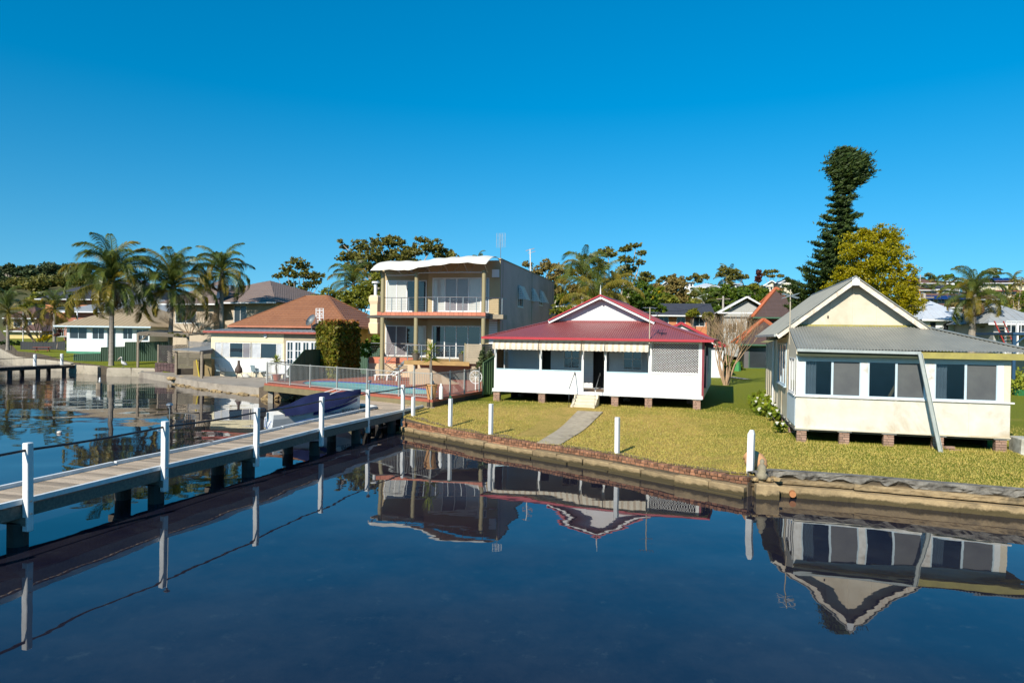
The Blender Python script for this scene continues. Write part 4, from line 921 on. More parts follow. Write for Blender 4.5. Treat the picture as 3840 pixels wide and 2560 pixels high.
# tv aerial
ta=thing('tv_aerial','tall grid television aerial on the corner of the taupe house roof','aerial',tuple(FT.w(.32,2.7,9.55)),FT.a)
MB().tube([(-.35,0,0),(-.15,0,-.2),(0,0,0.1),(0,0,1.9)],.025,6).build('mast',steel,ta)
m=MB()
for x in(-.32,-.12,.12,.32): m.bar((x,0,.95),(x,0,1.95),.018)
for k in range(12): m.bar((-.32,.0,.95+k*.09),(.32,0,.95+k*.09),.01)
m.build('grid_reflector',steel,ta)
sp_=thing('mast_antenna','thin pale mast behind the taupe house roof','aerial',tuple(FT.w(-.6,17,9.3)),FT.a); MB().tube([(0,0,0),(-.1,0,2.9)],.05,6).build('mast',white,sp_); m=MB(); m.bar((-.5,0,2.75),(.3,0,2.95),.04); m.bar((-.3,0,2.5),(.4,0,2.7),.03); m.build('antenna_bars',mat('rust_orange',(.4,.2,.1),None,3,.6,0),sp_)
# ======== low yellow cream house with brown tile roof ========
hk=frthing('brown_roof_house','low cream weatherboard house with brown tiled hip roof behind the stone patio','house',FK)
ycr=mat('yellow_cream_board',(.66,.57,.36),(.60,.52,.34),2,.6,.08); wbd=mat('white_board',(.78,.76,.72),(.72,.70,.66),2,.6,.05)
zs=[(2.0,3.42)]
ops=[(.28,.95,2.12,3.38),(1.0,6.85,2.12,3.38),(7.2,10.15,.9,3.62)]
m=MB(); wall(m,0,7.0,.9,2.04,0,.12,[]); m.build('lower_wall',wbd,hk)
for k in range(40): MB().box(.05+k*.175,.05+k*.175+.155,-.02,0,.92,2.02).build('board',wbd,hk)
m=MB(); wall(m,0,7.0,2.04,4.3,0,.12,[(.28,6.86,2.12,3.38)]); m.build('upper_wall',ycr,hk)
m=MB(); m.grid(120,1,lambda s,t:(7.0*s,-.015-.02*(1-t)-.008*math.sin(s*240),3.45+.82*t)); m.build('weatherboard',ycr,hk)
MB().box(0,7.05,-.03,0,.45,.9).build('base',cream_c,hk)
curt=mat('white_curtain_glass',(.50,.50,.50),(.36,.37,.39),1.5,.15,0)
window(hk,.28,.0,2.08,.68,1.3,cols=(1,),fm=whiteold,gm=[curt])
window(hk,1.0,.0,2.08,2.8,1.3,cols=(.8,1.5,.8),fm=whiteold,gm=[curt,glass,mauve],fw=.06)
window(hk,3.9,.0,2.08,2.96,1.3,cols=(.8,1.5,.5),fm=whiteold,gm=[curt,glass,curt],fw=.06)
m=MB(); wall(m,7.0,10.6,.45,4.28,0,.12,[(7.2,10.15,.5,3.62)]); m.build('upper_wall',taupe3,hk)
for k in range(4): window(hk,7.2+k*.74,.02,.6,.73,3.0,cols=(1,1),rows=4,fw=.12,fw2=.07,name='french_door')
MB().box(-.5,10.9,-.55,-.45,4.18,4.34).build('fascia',mat('rust_red_fascia',(.33,.07,.045),None,2,.5,.05),hk)
m=MB(); roofface(m,(-.5,-.5,4.34),(10.9,-.5,4.34),(10.9,3.2,4.62),(-.5,3.2,4.62),'rib',.5); m.build('skillion_roof',mat('pale_grey_sheet',(.36,.37,.37),None,2,.5,.05),hk)
MB().box(-.1,0,0,11,.5,4.3).build('side_wall',ycr,hk); MB().box(0,13,11,11.1,.5,4.8).build('back_wall',ycr,hk); MB().box(11.2,11.3,2.9,11.0,.5,4.8).build('side_wall',mat('ochre_wall',(.58,.40,.10),None,2,.7,.05),hk); MB().box(10.6,11.2,2.9,3.0,.5,4.8).build('front_wall',mat('ochre_wall',(.58,.40,.10)),hk)
tile=mat('brown_pressed_tile',(.27,.115,.052),(.22,.092,.043),1.2,.55,.1,rand=.05)
ev=[(-.1,2.3,4.86),(11.75,2.3,4.86),(11.75,11.5,4.86),(-.1,11.5,4.86)]; r0=(4.75,6.9,7.72); r1=(7.0,6.9,7.72)
rf=MB().poly([ev[0],ev[1],(r1[0],r1[1],r1[2]-.03),(r0[0],r0[1],r0[2]-.03)]).poly([ev[1],ev[2],(r1[0],r1[1],r1[2]-.03)]).build('roof',tile,hk)
for a_,b_2,c_,d_ in((ev[0],ev[1],r1,r0),(ev[1],ev[2],r1,r1)):
    for q in roofface(None,a_,b_2,c_,d_,'tileparts',row=.40,step=.4): q.build('tile_course',tile,rf)
m=MB(); roofface(m,ev[2],ev[3],r0,r1,'tile',row=.4,step=.4); roofface(m,ev[3],ev[0],r0,r0,'tile',row=.4,step=.4); m.build('rear_tiles',tile,rf)
for a_,b_2 in((ev[0],r0),(ev[1],r1),(ev[2],r1),(r0,r1)): MB().bar(a_,(b_2[0],b_2[1],b_2[2]+.03),.2,.1).build('ridge_cap',tile,rf)
MB().box(-.2,11.85,2.2,2.3,4.70,4.86).build('gutter',mat('rust_red_gutter',(.40,.14,.07),None,2,.5,.05),hk); MB().box(11.75,11.87,2.3,11.5,4.70,4.86).build('gutter',tile,hk)
p=FK.px(qb(1690,700),6)
ch=thing('chimney','cream rendered chimney with a white flue beside the tall taupe house','chimney',tuple(FK.w(12.3,6.0,4.3)),FK.a)
MB().lathe([(.62,0),(.62,.9),(.50,1.0),(.50,2.6),(.62,2.9),(.62,3.25),(.45,3.42)],4).build('stack',mat('cream_render',(.66,.52,.33),(.6,.48,.3),1,.8,.05),ch).rotation_euler=(0,0,R(45)); MB().lathe([(.14,3.4),(.14,4.5),(.34,4.5),(.34,4.65)],10).build('flue',white,ch)
dish=thing('satellite_dish','grey satellite dish at the roof edge above the hedge','satellite dish',tuple(FK.w(8.6,1.6,5.3)),FK.a)
m=MB(); m.lathe([(.0,.0),(.3,.05),(.55,.16)],20); o=m.build('dish_bowl',mat('dish_grey',(.35,.37,.36),None,2,.5,0),dish,smooth=True); o.rotation_euler=(R(60),0,R(-25)); MB().tube([(0,0,-.9),(0,0,0)],.03,6).build('mount',steel,dish); MB().tube([(0,0,-.2),(-.45,-.5,.1)],.02,5).build('feed_arm',blackm,dish)
lad=thing('tv_aerial','white lattice television aerial above the hedge in front of brown tiles','aerial',tuple(FK.w(9.35,1.6,5.1)),FK.a)
m=MB()
for x in(-.35,0,.35): m.bar((x,0,0),(x,0,1.25),.05)
for k in range(7): m.bar((-.38,0,.05+k*.2),(.38,0,.05+k*.2),.03); 
for k in range(4): 
    for x in(-.35,0): m.bar((x,0,k*.3+.05),(x+.35,0,k*.3+.3),.025); m.bar((x+.35,0,k*.3+.05),(x,0,k*.3+.3),.025)
m.build('lattice_panel',white,lad); MB().tube([(0,0,-.9),(0,0,0)],.03,6).build('mast',steel,lad)
hl=MB().lathe([(.0,0),(.16,.03),(.18,.08)],12).build('wall_lamp',white,None); hl.location=FK.w(5.3,-.05,4.0); hl.rotation_euler=(R(90),0,FK.a); tag(hl,'round white lamp high on the yellow-cream wall above the patio','lamp')
# patio slab
pat=[at(*ql(490,958),.5),at(*ql(660,990),.5),at(*ql(1100,1060),.5),at(*ql(1500,1100),.5),at(*ql(2110,1158),.5)]
outer=[Vector(p[:2]) for p in pat]; bk=[Vector(FK.w(11,-.1)[:2]),Vector(FK.w(0,-.1)[:2]),Vector(FK.w(-.2,6)[:2]),Vector(FK.w(-9.5,7)[:2]),Vector(FK.w(-9.0,1.5)[:2])]
m=MB(); V_,T_=None,None
poly=outer+bk; m.v=[(p.x,p.y,.52) for p in poly]; m.f=[tuple(t) for t in mg.tessellate_polygon([[Vector((p.x,p.y,0)) for p in poly]])]
base=len(m.v)
for a,b in zip(poly,poly[1:]+poly[:1]): m.poly([(a.x,a.y,.52),(b.x,b.y,.52),(b.x,b.y,-.8),(a.x,a.y,-.8)])
pa=m.build('patio',mat('patio_concrete',(.33,.28,.22),(.25,.21,.165),1.5,.9,.4,dirt=(.16,.13,.10)),None); struct(pa)
for c,a,l in along([tuple(p) for p in outer],.7): 
    inst('ledge_stone',rmesh[rnd.randrange(6)],pa,(c.x+.2*math.sin(a)+rnd.uniform(-.1,.1),c.y-.2+rnd.uniform(-.15,.1),-.02+rnd.uniform(-.06,.05)),(rnd.uniform(-.2,.2),0,a+rnd.uniform(-.4,.4)),(l*rnd.uniform(.8,1.5),.6,.35))
pa.name='patio'
# ---- patio furniture
def chair(x,y,z,rz,label):
    t=thing('garden_chair',label,'chair',(x,y,z),rz,'grey garden chairs on the patio'); sl=mat('blue_grey_sling',(.20,.27,.30),None,3,.7,.1)
    o=MB().bar((0,.24,.45),(0,.42,1.0),.46,.02,up=(0,1,0)).build('backrest',sl,t); MB().box(-.23,.23,-.25,.24,.42,.44).build('seat',sl,t)
    for s in(-1,1):
        MB().tube([(s*.27,-.28,0),(s*.27,-.27,.6),(s*.27,-.2,.65),(s*.27,.25,.65)],.016,6).build('arm_frame',steel,t); MB().tube([(s*.24,.3,0),(s*.24,.24,.45),(s*.24,.42,1.0)],.016,6).build('leg',steel,t)
def onK(u,v,z=.52): p=at(u,v,z); return p
for (x,y),rz,l in(((1310,935),R(200-15),'grey sling garden chair beside the shed end of the patio'),((1960,945),R(200-15),'grey sling garden chair between the chiminea and the pool fence')):
    p=onK(*ql(x,y)); chair(p.x,p.y,.53,R(155),l)
p=onK(*ql(1465,925)); sw_=thing('folded_chair','folded grey chair leaning behind the left garden chair','chair',(p.x,p.y,.53),FK.a); MB().bar((0,0,0),(0,.2,.95),.42,.03,up=(0,1,0)).build('frame',mat('blue_grey_sling',(.2,.27,.3)),sw_)
p=onK(*ql(1640,965)); chm=thing('chiminea','dark iron chiminea on three legs on the patio','chiminea',(p.x,p.y,.53),0)
iron=mat('dark_iron',(.045,.03,.025),(.08,.045,.03),4,.7,.3)
MB().lathe([(.10,.36),(.27,.42),(.30,.55),(.28,.75),(.17,.95),(.11,1.1),(.09,1.35),(.12,1.42),(.10,1.42)],16).build('firebox',iron,chm,smooth=True)
for k in range(3): a=k*2.1+.3; MB().tube([(.18*math.cos(a),.18*math.sin(a),.42),(.36*math.cos(a),.36*math.sin(a),.0)],.025,6).build('leg',iron,chm)
p=onK(*ql(1770,945)); q=MB(); q.grid(14,10,lambda s,t:((s-.5)*.8,(t-.5)*.6,.28*math.sin(s*PI)*math.sin(t*PI)*(1+.4*noise.noise((s*5,t*5,0))))); o=q.build('folded_tarp',mat('pale_tarp',(.55,.52,.45),None,3,.8,.3),None,smooth=True); o.location=(p.x,p.y,.53); tag(o,'crumpled pale tarp heaped on the patio beside the chiminea','tarp')
p=onK(*ql(2060,955)); tb=thing('garden_table','low grey garden table partly behind the pool fence','table',(p.x,p.y,.53),0); MB().box(-.35,.35,-.3,.3,.5,.53).build('tabletop',mat('blue_grey_sling',(.2,.27,.3)),tb)
for sx in(-1,1):
    for sy in(-1,1): MB().tube([(sx*.3,sy*.25,0),(sx*.3,sy*.25,.5)],.016,6).build('leg',steel,tb)
# ---- pool furniture
lg=thing('sun_lounger','white moulded plastic sun lounger with raised back by the pool','sun lounger')
p=at(*qc(250,1305),1.2); lg.location=(p.x,p.y,1.2); lg.rotation_euler=(0,0,FT.a+R(-4))
plast=mat('white_plastic',(.80,.79,.76),None,2,.35,.02)
m=MB(); prof=[(-1.15,.30),(-1.05,.36),(-.2,.36),(.15,.42),(.35,.36),(.9,.72),(1.0,.75)]
for (x0,z0),(x1,z1) in zip(prof[:-1],prof[1:]): m.bar((x0,0,z0),(x1,0,z1),.66,.05,up=(0,0,1))
m.build('shell',plast,lg)
for sx in(-1.08,-.2,.5):
    for sy in(-.28,.28): MB().bar((sx,sy,0),(sx+.03,sy,.35),.09,.09).build('leg',plast,lg)
for sy in(-.3,.3): MB().tube([(.1,sy,.4),(.3,sy,.58),(.7,sy,.6)],.025,6).build('armrest',plast,lg)
l2=thing('sun_lounger','second white plastic lounger standing behind the low fence left of the hedge','sun lounger',tuple(at(*qf(215,450),1.2)),R(60)); o=MB().bar((-.9,0,.3),(.2,0,.32),.6,.05).bar((.2,0,.32),(.7,0,.85),.6,.05).build('shell',plast,l2)
for sx in(-.8,.2):
    for sy in(-.25,.25): MB().bar((sx,sy,0),(sx,sy,.3),.07).build('leg',plast,l2)
up=thing('umbrella_pole','thin white pole leaning against the first column by the pool','pole'); a=at(*qf(1172,412),1.2); b=Vector(FT.w(-6.6,-.1,3.5)); MB().tube([a,b],.025,6).build('pole',white,up)
# low curved cream wall
cw=thing('curved_wall','low cream rendered garden wall curving down beside the pool','garden wall')
a=at(*qf(1440,505),1.2); b=at(*qf(1900,500),1.2); m=MB(); k=20
f_=[];
for i in range(k+1): t=i/k; p=a.lerp(b,t); f_.append((p.x,p.y,1.2+(1.0 if t<.35 else max(.05,1.0-1.0*((t-.35)/.65)))-(.25*(1-min(1,t*5))**2)))
for i in range(k):
    p,q=f_[i],f_[i+1]; m.poly([(p[0],p[1],1.2),(q[0],q[1],1.2),q,p]); m.poly([p,q,(q[0]+.05,q[1]+.25,q[2]),(p[0]+.05,p[1]+.25,p[2])]); 
m.build('wall_face',mat('cream_base',(.55,.42,.27)),cw)
# pots
def pot(uv,z,r,h,label,m_=None,plant='yucca',ph=.9,stem=0,square=False):
    p=at(*uv,z); t=thing('potted_plant',label,'potted plant',(p.x,p.y,z),rnd.uniform(0,3))
    o=MB().lathe([(r*.65,0),(r,h*.92),(r*1.12,h*.92),(r*1.12,h),(r*.95,h),(r*.9,h*.9)],4 if square else 16).build('pot',m_ or terrac,t); 
    lm=leafmat('yucca_leaf',[(.26,.30,.03),(.42,.42,.05),(.16,.22,.03)],.3)
    heads=[(0,0,h+stem)] if stem==0 else [(-.25,0,h+stem),(.3,.1,h+stem*.72)]
    if stem:
        for hx in heads: MB().tube([(0,0,h*.9),(hx[0]*.6,hx[1],h+stem*.5),hx],[.05,.04,.03],6).build('stem',beamm,t)
    for hd in heads:
        m=MB()
        for k in range(34 if plant=='yucca' else 20):
            a=rnd.uniform(0,2*PI); e=rnd.uniform(-.3,1.45); L_=ph*rnd.uniform(.7,1.1); d=Vector((math.cos(a)*math.cos(e),math.sin(a)*math.cos(e),math.sin(e))); s_=Vector((-math.sin(a),math.cos(a),0)); w_=.022+ph*.02
            c=Vector(hd); m.poly([c-s_*w_*.5,c+s_*w_*.5,c+d*L_*.5+s_*w_,c+d*L_-Vector((0,0,L_*.12)),c+d*L_*.5-s_*w_])
        m.build('foliage',lm,t)
    return t
pot(qf(1645,640),1.2,.28,.72,'tall terracotta and wood pot with spiky two-headed yucca at the pool fence corner',mat('orange_pot',(.50,.26,.10),None,3,.7,.1),ph=.62,stem=1.6)
pot(qf(620,442),1.2,.27,.75,'tapered terracotta pot with a small shrub in front of the dark green fence',mat('orange_clay',(.55,.22,.10),None,3,.7,.1),ph=.35,square=True)
pot(qf(195,470),1.2,.28,.42,'terracotta pot with a spiky plant behind the left fence corner',ph=.55,stem=.9)
for x,l in((1500,'dark pot with a bright green bromeliad on the timber deck beside the middle column'),(1935,'dark pot with a bright green bromeliad beside the timber privacy screen')):
    q=FT.px(qf(x,270),-.45); w_=FT.w(q[0],-.45); t=pot(qf(x,270),2.52,.27,.5,l,mat('olive_grey_pot',(.12,.10,.07),None,3,.6,.1),ph=.32); t.location=(w_.x,w_.y,2.52)
# tap, dive reel on fence
hs_=thing('hose_reel','white hose reel hanging at the far corner of the pool fence','hose reel',tuple(at(*qf(2060,560),1.2)),FT.a); m=MB()
m.tube([(.36*math.cos(a),0,.75+.36*math.sin(a)) for a in np.linspace(0,2*PI,21)],.025,6,cap=False)
for k in range(4): a=k*PI/4; m.bar((-.34*math.cos(a),0,.75-.34*math.sin(a)),(.34*math.cos(a),0,.75+.34*math.sin(a)),.02)
m.build('wheel',plast,hs_); MB().bar((0,0,0),(0,0,.75),.05).build('stand',plast,hs_)
pc=thing('pool_cleaner','white bottle-shaped pool filter standing behind the fence corner','pool filter',tuple(at(*qf(1735,640),1.2)),0); MB().lathe([(.09,0),(.1,.55),(.05,.65),(.05,.75)],12).build('canister',plast,pc)
gs=inst('deck_stone',rmesh[1],None,tuple(at(*qf(1112,600),.95)),(0,.3,0),(.35,.2,.28)); tag(gs,'grey stone ornament on the terracotta edge behind the jetty lamp','stone')
dbt=MB().box(-.35,.35,-.05,.05,0,.03).build('timber_offcut',mat('raw_pine',(.42,.27,.12)),None); dbt.location=at(*qf(1188,636),.87); tag(dbt,'short pale timber offcut lying on the grey boardwalk','timber offcut')
gt=MB().lathe([(.05,0),(.05,.1),(.02,.12)],8).build('tap',mat('green_tap',(.03,.13,.06),None,3,.5,0),None); gt.location=at(1690,1498,1.67); gt.location=(at(1688,1600,.5).x,at(1688,1600,.5).y,1.67); tag(gt,'small green tap on top of the white post by the pool wall','tap')
# big urn at seawall
ur=thing('clay_urn','large terracotta urn lying on the lawn behind the pointed white post','urn'); p=at(2850,1762,.55); ur.location=(p.x,p.y+.25,.72); ur.rotation_euler=(R(-60),0,R(35))
MB().lathe([(.12,-.28),(.24,-.15),(.29,.05),(.25,.24),(.16,.30),(.19,.36)],18).build('body',mat('orange_urn',(.55,.30,.13),(.42,.2,.09),3,.8,.2),ur,smooth=True)
sg=thing('stone_figure','small weathered stone garden figure on the seawall corner','garden figure',tuple(at(2857,1793,.5)),0)
MB().lathe([(.16,0),(.15,.12),(.10,.16),(.13,.26),(.09,.36),(.05,.40),(.07,.47),(.03,.53)],10).build('figure',mat('figure_stone',(.30,.26,.17),(.18,.15,.10),6,.95,.8),sg,smooth=True)
for k in range(7):
    q=rmesh[k%6]; inst('loose_rock',q,sg,(rnd.uniform(-.25,.45),rnd.uniform(-.1,.25),-.02),(0,0,k),(.26,.2,.2))
wb=inst('corner_block',unitbox(stonem,2),None,(6.95,18.5,.12),(0,0,R(-10)),(.6,.45,.55)); tag(wb,'ochre concrete block where the brick and concrete seawalls meet','block')
# ---- boat
bt=thing('motorboat','small white aluminium motorboat under a navy cover tied beside the jetty','boat')
sp0=at(*qn(400,720),.35); sp1=at(*qn(1700,420),.5)
bow=at(*qn(1790,260),1.30); st0=at(*qn(330,640),.55)
dirv=Vector((bow.x-st0.x,bow.y-st0.y)); Lb=dirv.length; ang=math.atan2(dirv.y,dirv.x); print('boat len',Lb,math.degrees(ang),st0,bow)
Lb=4.1; bt.location=(bow.x-dirv.normalized().x*Lb,bow.y-dirv.normalized().y*Lb,0); bt.rotation_euler=(0,0,ang)
hullm=mat('hull_white',(.74,.74,.72),None,2,.3,.02); navy=mat('navy_cover',(.007,.010,.038),(.012,.017,.055),1.5,.9,.3,spec=.15)
def hs2(s): # beam half width, sheer z, keel z
    bw=.98*(1-max(0,(s-.45)/.55)**2.2)+.01; sh=.80+.66*s**1.8; kl=-.12+1.0*max(0,(s-.62)/.38)**2.4; return bw,sh,kl
m=MB(); ns=22
rows=[]
for i in range(ns+1):
    s=i/ns; bw,sh,kl=hs2(s); x=s*Lb; ch=kl+(sh-kl)*.38
    rows.append([(x,-bw,sh),(x,-bw*.93,sh-.2),(x,-bw*.72,ch),(x,0,kl),(x,bw*.72,ch),(x,bw*.93,sh-.2),(x,bw,sh)])
for r_ in rows: m.v+=r_
for i in range(ns):
    for k in range(6): a=i*7+k; m.f.append((a,a+1,a+8,a+7))
m.f.append(tuple(range(7))[::-1]); m.build('hull',hullm,bt)
stm=mat('navy_stripe',(.015,.03,.16),None,2,.4,0)
m=MB()
for sg_ in(-1,1):
    for i in range(9,ns-1):
        q=[]
        for s,f in((i/ns,0),((i+1)/ns,0),((i+1)/ns,1),(i/ns,1)): bw,sh,kl=hs2(s); q.append((s*Lb,sg_*(bw*(1-.035*(f+.4))+.008),sh-.10-.13*f))
        m.poly(q)
    if i==ns-2 and sg_: m.build('stripe',stm,bt); m=MB()
m=MB()
for sg_ in(-1,1): m.tube([(i/ns*Lb,sg_*hs2(i/ns)[0]*.97,hs2(i/ns)[1]-.03) for i in range(ns+1)],.02,6)
m.build('gunwale',hullm,bt)
def cov(s,t):
    s2=.10+.90*s; bw,sh,kl=hs2(s2); y=(t*2-1); hgt=.42*math.sin(min(1,s2*1.5)*PI*.5)*(1-.55*s2**3)*1.15+(.14 if .25<s2<.7 else 0)*math.sin((s2-.25)/.45*PI)
    z=sh+.02+hgt*(1-abs(y)**2.4)+.03*noise.noise((s2*6,y*2,3)); drop=-.10*(1 if abs(y)>.97 else 0)*(1-.6*s)
    return (s2*Lb+.03,y*bw*1.10+(.03 if y>0 else -.03),z+drop)
MB().grid(50,24,cov).build('cover',navy,bt,smooth=True)
MB().tube([(Lb*.62,-.5,1.55),(Lb*.75,-.38,1.72),(Lb*.98,0,1.62),(Lb*.75,.38,1.72),(Lb*.62,.5,1.55)],.02,6).build('bow_rail',whitepost,bt)
MB().box(-.05,.2,-.7,.7,.10,.40).build('stern_platform',hullm,bt)
om=MB().box(-.42,-.12,-.16,.16,.62,1.02).build('outboard_motor',blackm,bt,bev=.05); MB().box(-.34,-.20,-.06,.06,-.1,.62).build('leg',blackm,om); MB().bar((-.1,0,.85),(.35,.15,.95),.06).build('tiller',blackm,om)
MB().tube([(-.02,-.6,.5),(-.15,-.5,.2),(-.12,.2,.15),(-.02,.5,.5)],.015,6).build('fuel_line',mat('blue_rope',(.05,.1,.3),None,2,.7,0),bt)
def text(s,size,loc,rot,par,m_,name='lettering'):
    c=bpy.data.curves.new(name,'FONT'); c.body=s; c.size=size; c.extrude=.002; c.align_x='CENTER'; c.materials.append(m_); o_=bpy.data.objects.new(name,c); COL.objects.link(o_); dg=bpy.context.evaluated_depsgraph_get(); me=bpy.data.meshes.new_from_object(o_.evaluated_get(dg)); bpy.data.objects.remove(o_); o=bpy.data.objects.new(name,me); COL.objects.link(o); o.parent=par; o.location=loc; o.rotation_euler=rot; return o
s=.83; bw,sh,kl=hs2(s); dx=-math.atan((hs2(.87)[0]-hs2(.79)[0])/(.08*Lb)); text('IBZ252N',.25,(s*Lb,-bw*.86-.07,sh-.56),(R(78),0,dx),bt,blackm)
bw,sh,kl=hs2(.62); text('475 FISHABOUT',.13,(.62*Lb,-bw*.95-.02,sh-.36),(R(83),0,-math.atan((hs2(.66)[0]-hs2(.58)[0])/(.08*Lb))),bt,stm)
MB().tube([Vector(pl(2.6,JW+.15,DZ+.05)),Vector(pl(2.4,JW+.6,.9)),Vector(pl(2.0,JW+.9,.8))],.012,5).build('mooring_rope',mat('blue_rope',(.05,.1,.3)),None); o=bpy.data.objects['mooring_rope']; tag(o,'thin mooring rope from the jetty kerb to the boat','rope')
# ---- green metal fence between pool yard and red roofed cottage
def colorbond(name,label,pts,mt,rib=.19):
    """pts: [(x,y,z0,z1)] panel fence of folded steel sheets"""
    t=thing(name,label,'fence')
    for i,(p,q) in enumerate(zip(pts[:-1],pts[1:])):
        a=Vector(p[:2]); b=Vector(q[:2]); L_=(b-a).length; d=(b-a)/L_; n=Vector((-d.y,d.x)); k=max(2,int(L_/rib)*2); m=MB(); base=0
        for j in range(k+1):
            s=j/k; c=a+d*L_*s+n*(.018 if j%2 else -.018); z0=p[2]+(q[2]-p[2])*s; z1=p[3]+(q[3]-p[3])*s; m.v+=[(c.x,c.y,z0),(c.x,c.y,z1)]
        for j in range(k): m.f.append((2*j,2*j+2,2*j+3,2*j+1))
        m.build('sheet',mt,t); MB().bar((a.x,a.y,p[3]+.01),(b.x,b.y,q[3]+.01),.05,.04).build('top_rail',mt,t)
        MB().bar((a.x,a.y,p[2]),(a.x,a.y,p[3]),.06).build('post',mt,t)
    return t
grn=mat('bottle_green_steel',(.035,.075,.04),(.03,.06,.035),2,.5,.05); grn2=mat('mid_green_steel',(.09,.16,.07),(.08,.14,.06),2,.5,.05)
c0=PC2+Vector((.08,.1)); c1=Vector(FR.w(-.9,3.5)[:2])
colorbond('green_fence','mid green steel fence rising between the pool terrace and the red roofed cottage',[(c0.x,c0.y,1.0,2.75),(c0.x+.7,c0.y+1.0,1.0,3.2),(c1.x,c1.y+1,1.0,3.25),(c1.x+2.2,c1.y+9,1.0,3.3)],grn2)
f0=at(*qb(895,1270),1.2); f1=at(*qb(1190,1260),1.2)
a=at(*qf(310,475),1.2); b=at(*qf(610,440),1.2); a2=a.lerp(b,.45)
colorbond('green_fence','bottle green steel fence with a sloping top between the pool and the cream house',[(a.x,a.y,1.2,2.05),(a2.x,a2.y,1.2,3.15),(b.x,b.y,1.2,3.15)],grn)
a=atd(1335,1380,56); b=atd(1430,1380,54.5); colorbond('green_fence','dark green steel fence behind the fern left of the first round column',[(a.x,a.y,1.0,3.2),(b.x,b.y,1.0,3.2)],grn)
# gate fence at left of columns behind pool
gf=thing('garden_gate','grey bar gate beside the first column behind the pool','gate'); a=at(*qc(45,1250),1.2); b=Vector(FT.w(-7.6,.8)[:2]); fencerun((a.x,a.y),(b.x,b.y),[0,1],gf,inset=0)
# ======== vegetation builders ========
def leaves(P,size,nrm=None,droop=0,asp=1.6,rs=None):
    """P (n,3) centres -> quads of random orientation, one island each"""
    rs=rs or nr; n=len(P); d=rs.normal(size=(n,3)); d/=np.linalg.norm(d,axis=1)[:,None]; d[:,2]-=droop; d/=np.linalg.norm(d,axis=1)[:,None]
    e=rs.normal(size=(n,3)); e-=d*(e*d).sum(1)[:,None]; e/=np.linalg.norm(e,axis=1)[:,None]
    s=size*rs.uniform(.6,1.3,(n,1)); a=d*s*asp*.5; b=e*s*.5
    V=np.stack([P-a,P+b*.9,P+a,P-b*.9],1).reshape(-1,3); return V,np.arange(4*n).reshape(-1,4)
def clump_pts(c,r,n,rs,shell=.55,flat=1):
    d=rs.normal(size=(n,3)); d/=np.linalg.norm(d,axis=1)[:,None]; q=rs.uniform(shell,1,(n,1))**.7
    p=d*q*np.array(r); p[:,2]=np.where(p[:,2]<0,p[:,2]*flat,p[:,2]); return np.array(c)+p
def limbs(mb,base,targets,r0,rs,trunk_frac=.4,n=6):
    base=Vector(base); cx=sum((Vector(t) for t in targets),Vector())/len(targets)
    fork=base.lerp(Vector((cx.x,cx.y,cx.z)),trunk_frac); mb.tube([base,base.lerp(fork,.5)+Vector((rs.uniform(-.1,.1),0,0)),fork],[r0,r0*.82,r0*.7],8)
    for t in targets:
        t=Vector(t); m1=fork.lerp(t,.45)+Vector((rs.uniform(-.3,.3),rs.uniform(-.3,.3),rs.uniform(-.1,.5)))*(t-fork).length*.18
        mb.tube([fork,m1,t],[r0*.42,r0*.26,r0*.09],5,cap=False)
bark=mat('grey_bark',(.24,.19,.15),(.15,.115,.09),3,.9,.6); barkp=mat('pale_gum_bark',(.42,.36,.29),(.28,.22,.17),2,.8,.3); barkd=mat('dark_bark',(.07,.055,.045),(.04,.03,.025),3,.9,.6)
GUM=[(0.190,0.178,0.030),(0.112,0.115,0.021),(0.269,0.230,0.045),(0.067,0.069,0.015)]; GRN=[(0.090,0.159,0.013),(0.048,0.092,0.008),(0.179,0.233,0.017),(0.032,0.059,0.007)]; BRN=[(0.260,0.175,0.048),(0.162,0.125,0.035),(0.325,0.233,0.070),(0.114,0.100,0.026)]; OLV=[(0.195,0.200,0.017),(0.122,0.133,0.013),(0.308,0.283,0.026),(0.065,0.083,0.010)]; GOLD=[(.42,.345,.003),(.26,.24,.004),(.55,.42,.006),(.14,.14,.004)]; DKG=[(0.036,0.070,0.010),(0.019,0.040,0.007),(0.065,0.117,0.012),(0.019,0.033,0.007)]; YEL=[(0.694,0.467,0.008),(0.520,0.333,0.008),(0.694,0.634,0.026)]; BLU=[(0.081,0.108,0.039),(0.048,0.070,0.026),(0.122,0.151,0.052),(0.036,0.049,0.019)]; MAR=[(0.081,0.020,0.017),(0.048,0.016,0.010),(0.114,0.033,0.026)]
LM={k:leafmat('leaf_'+k,v,t) for k,v,t in(('gum',GUM,.3),('green',GRN,.3),('brown',BRN,.25),('olive',OLV,.3),('gold',GOLD,.4),('dark',DKG,.15),('yellow',YEL,.4),('blue',BLU,.2),('maroon',MAR,.2))}
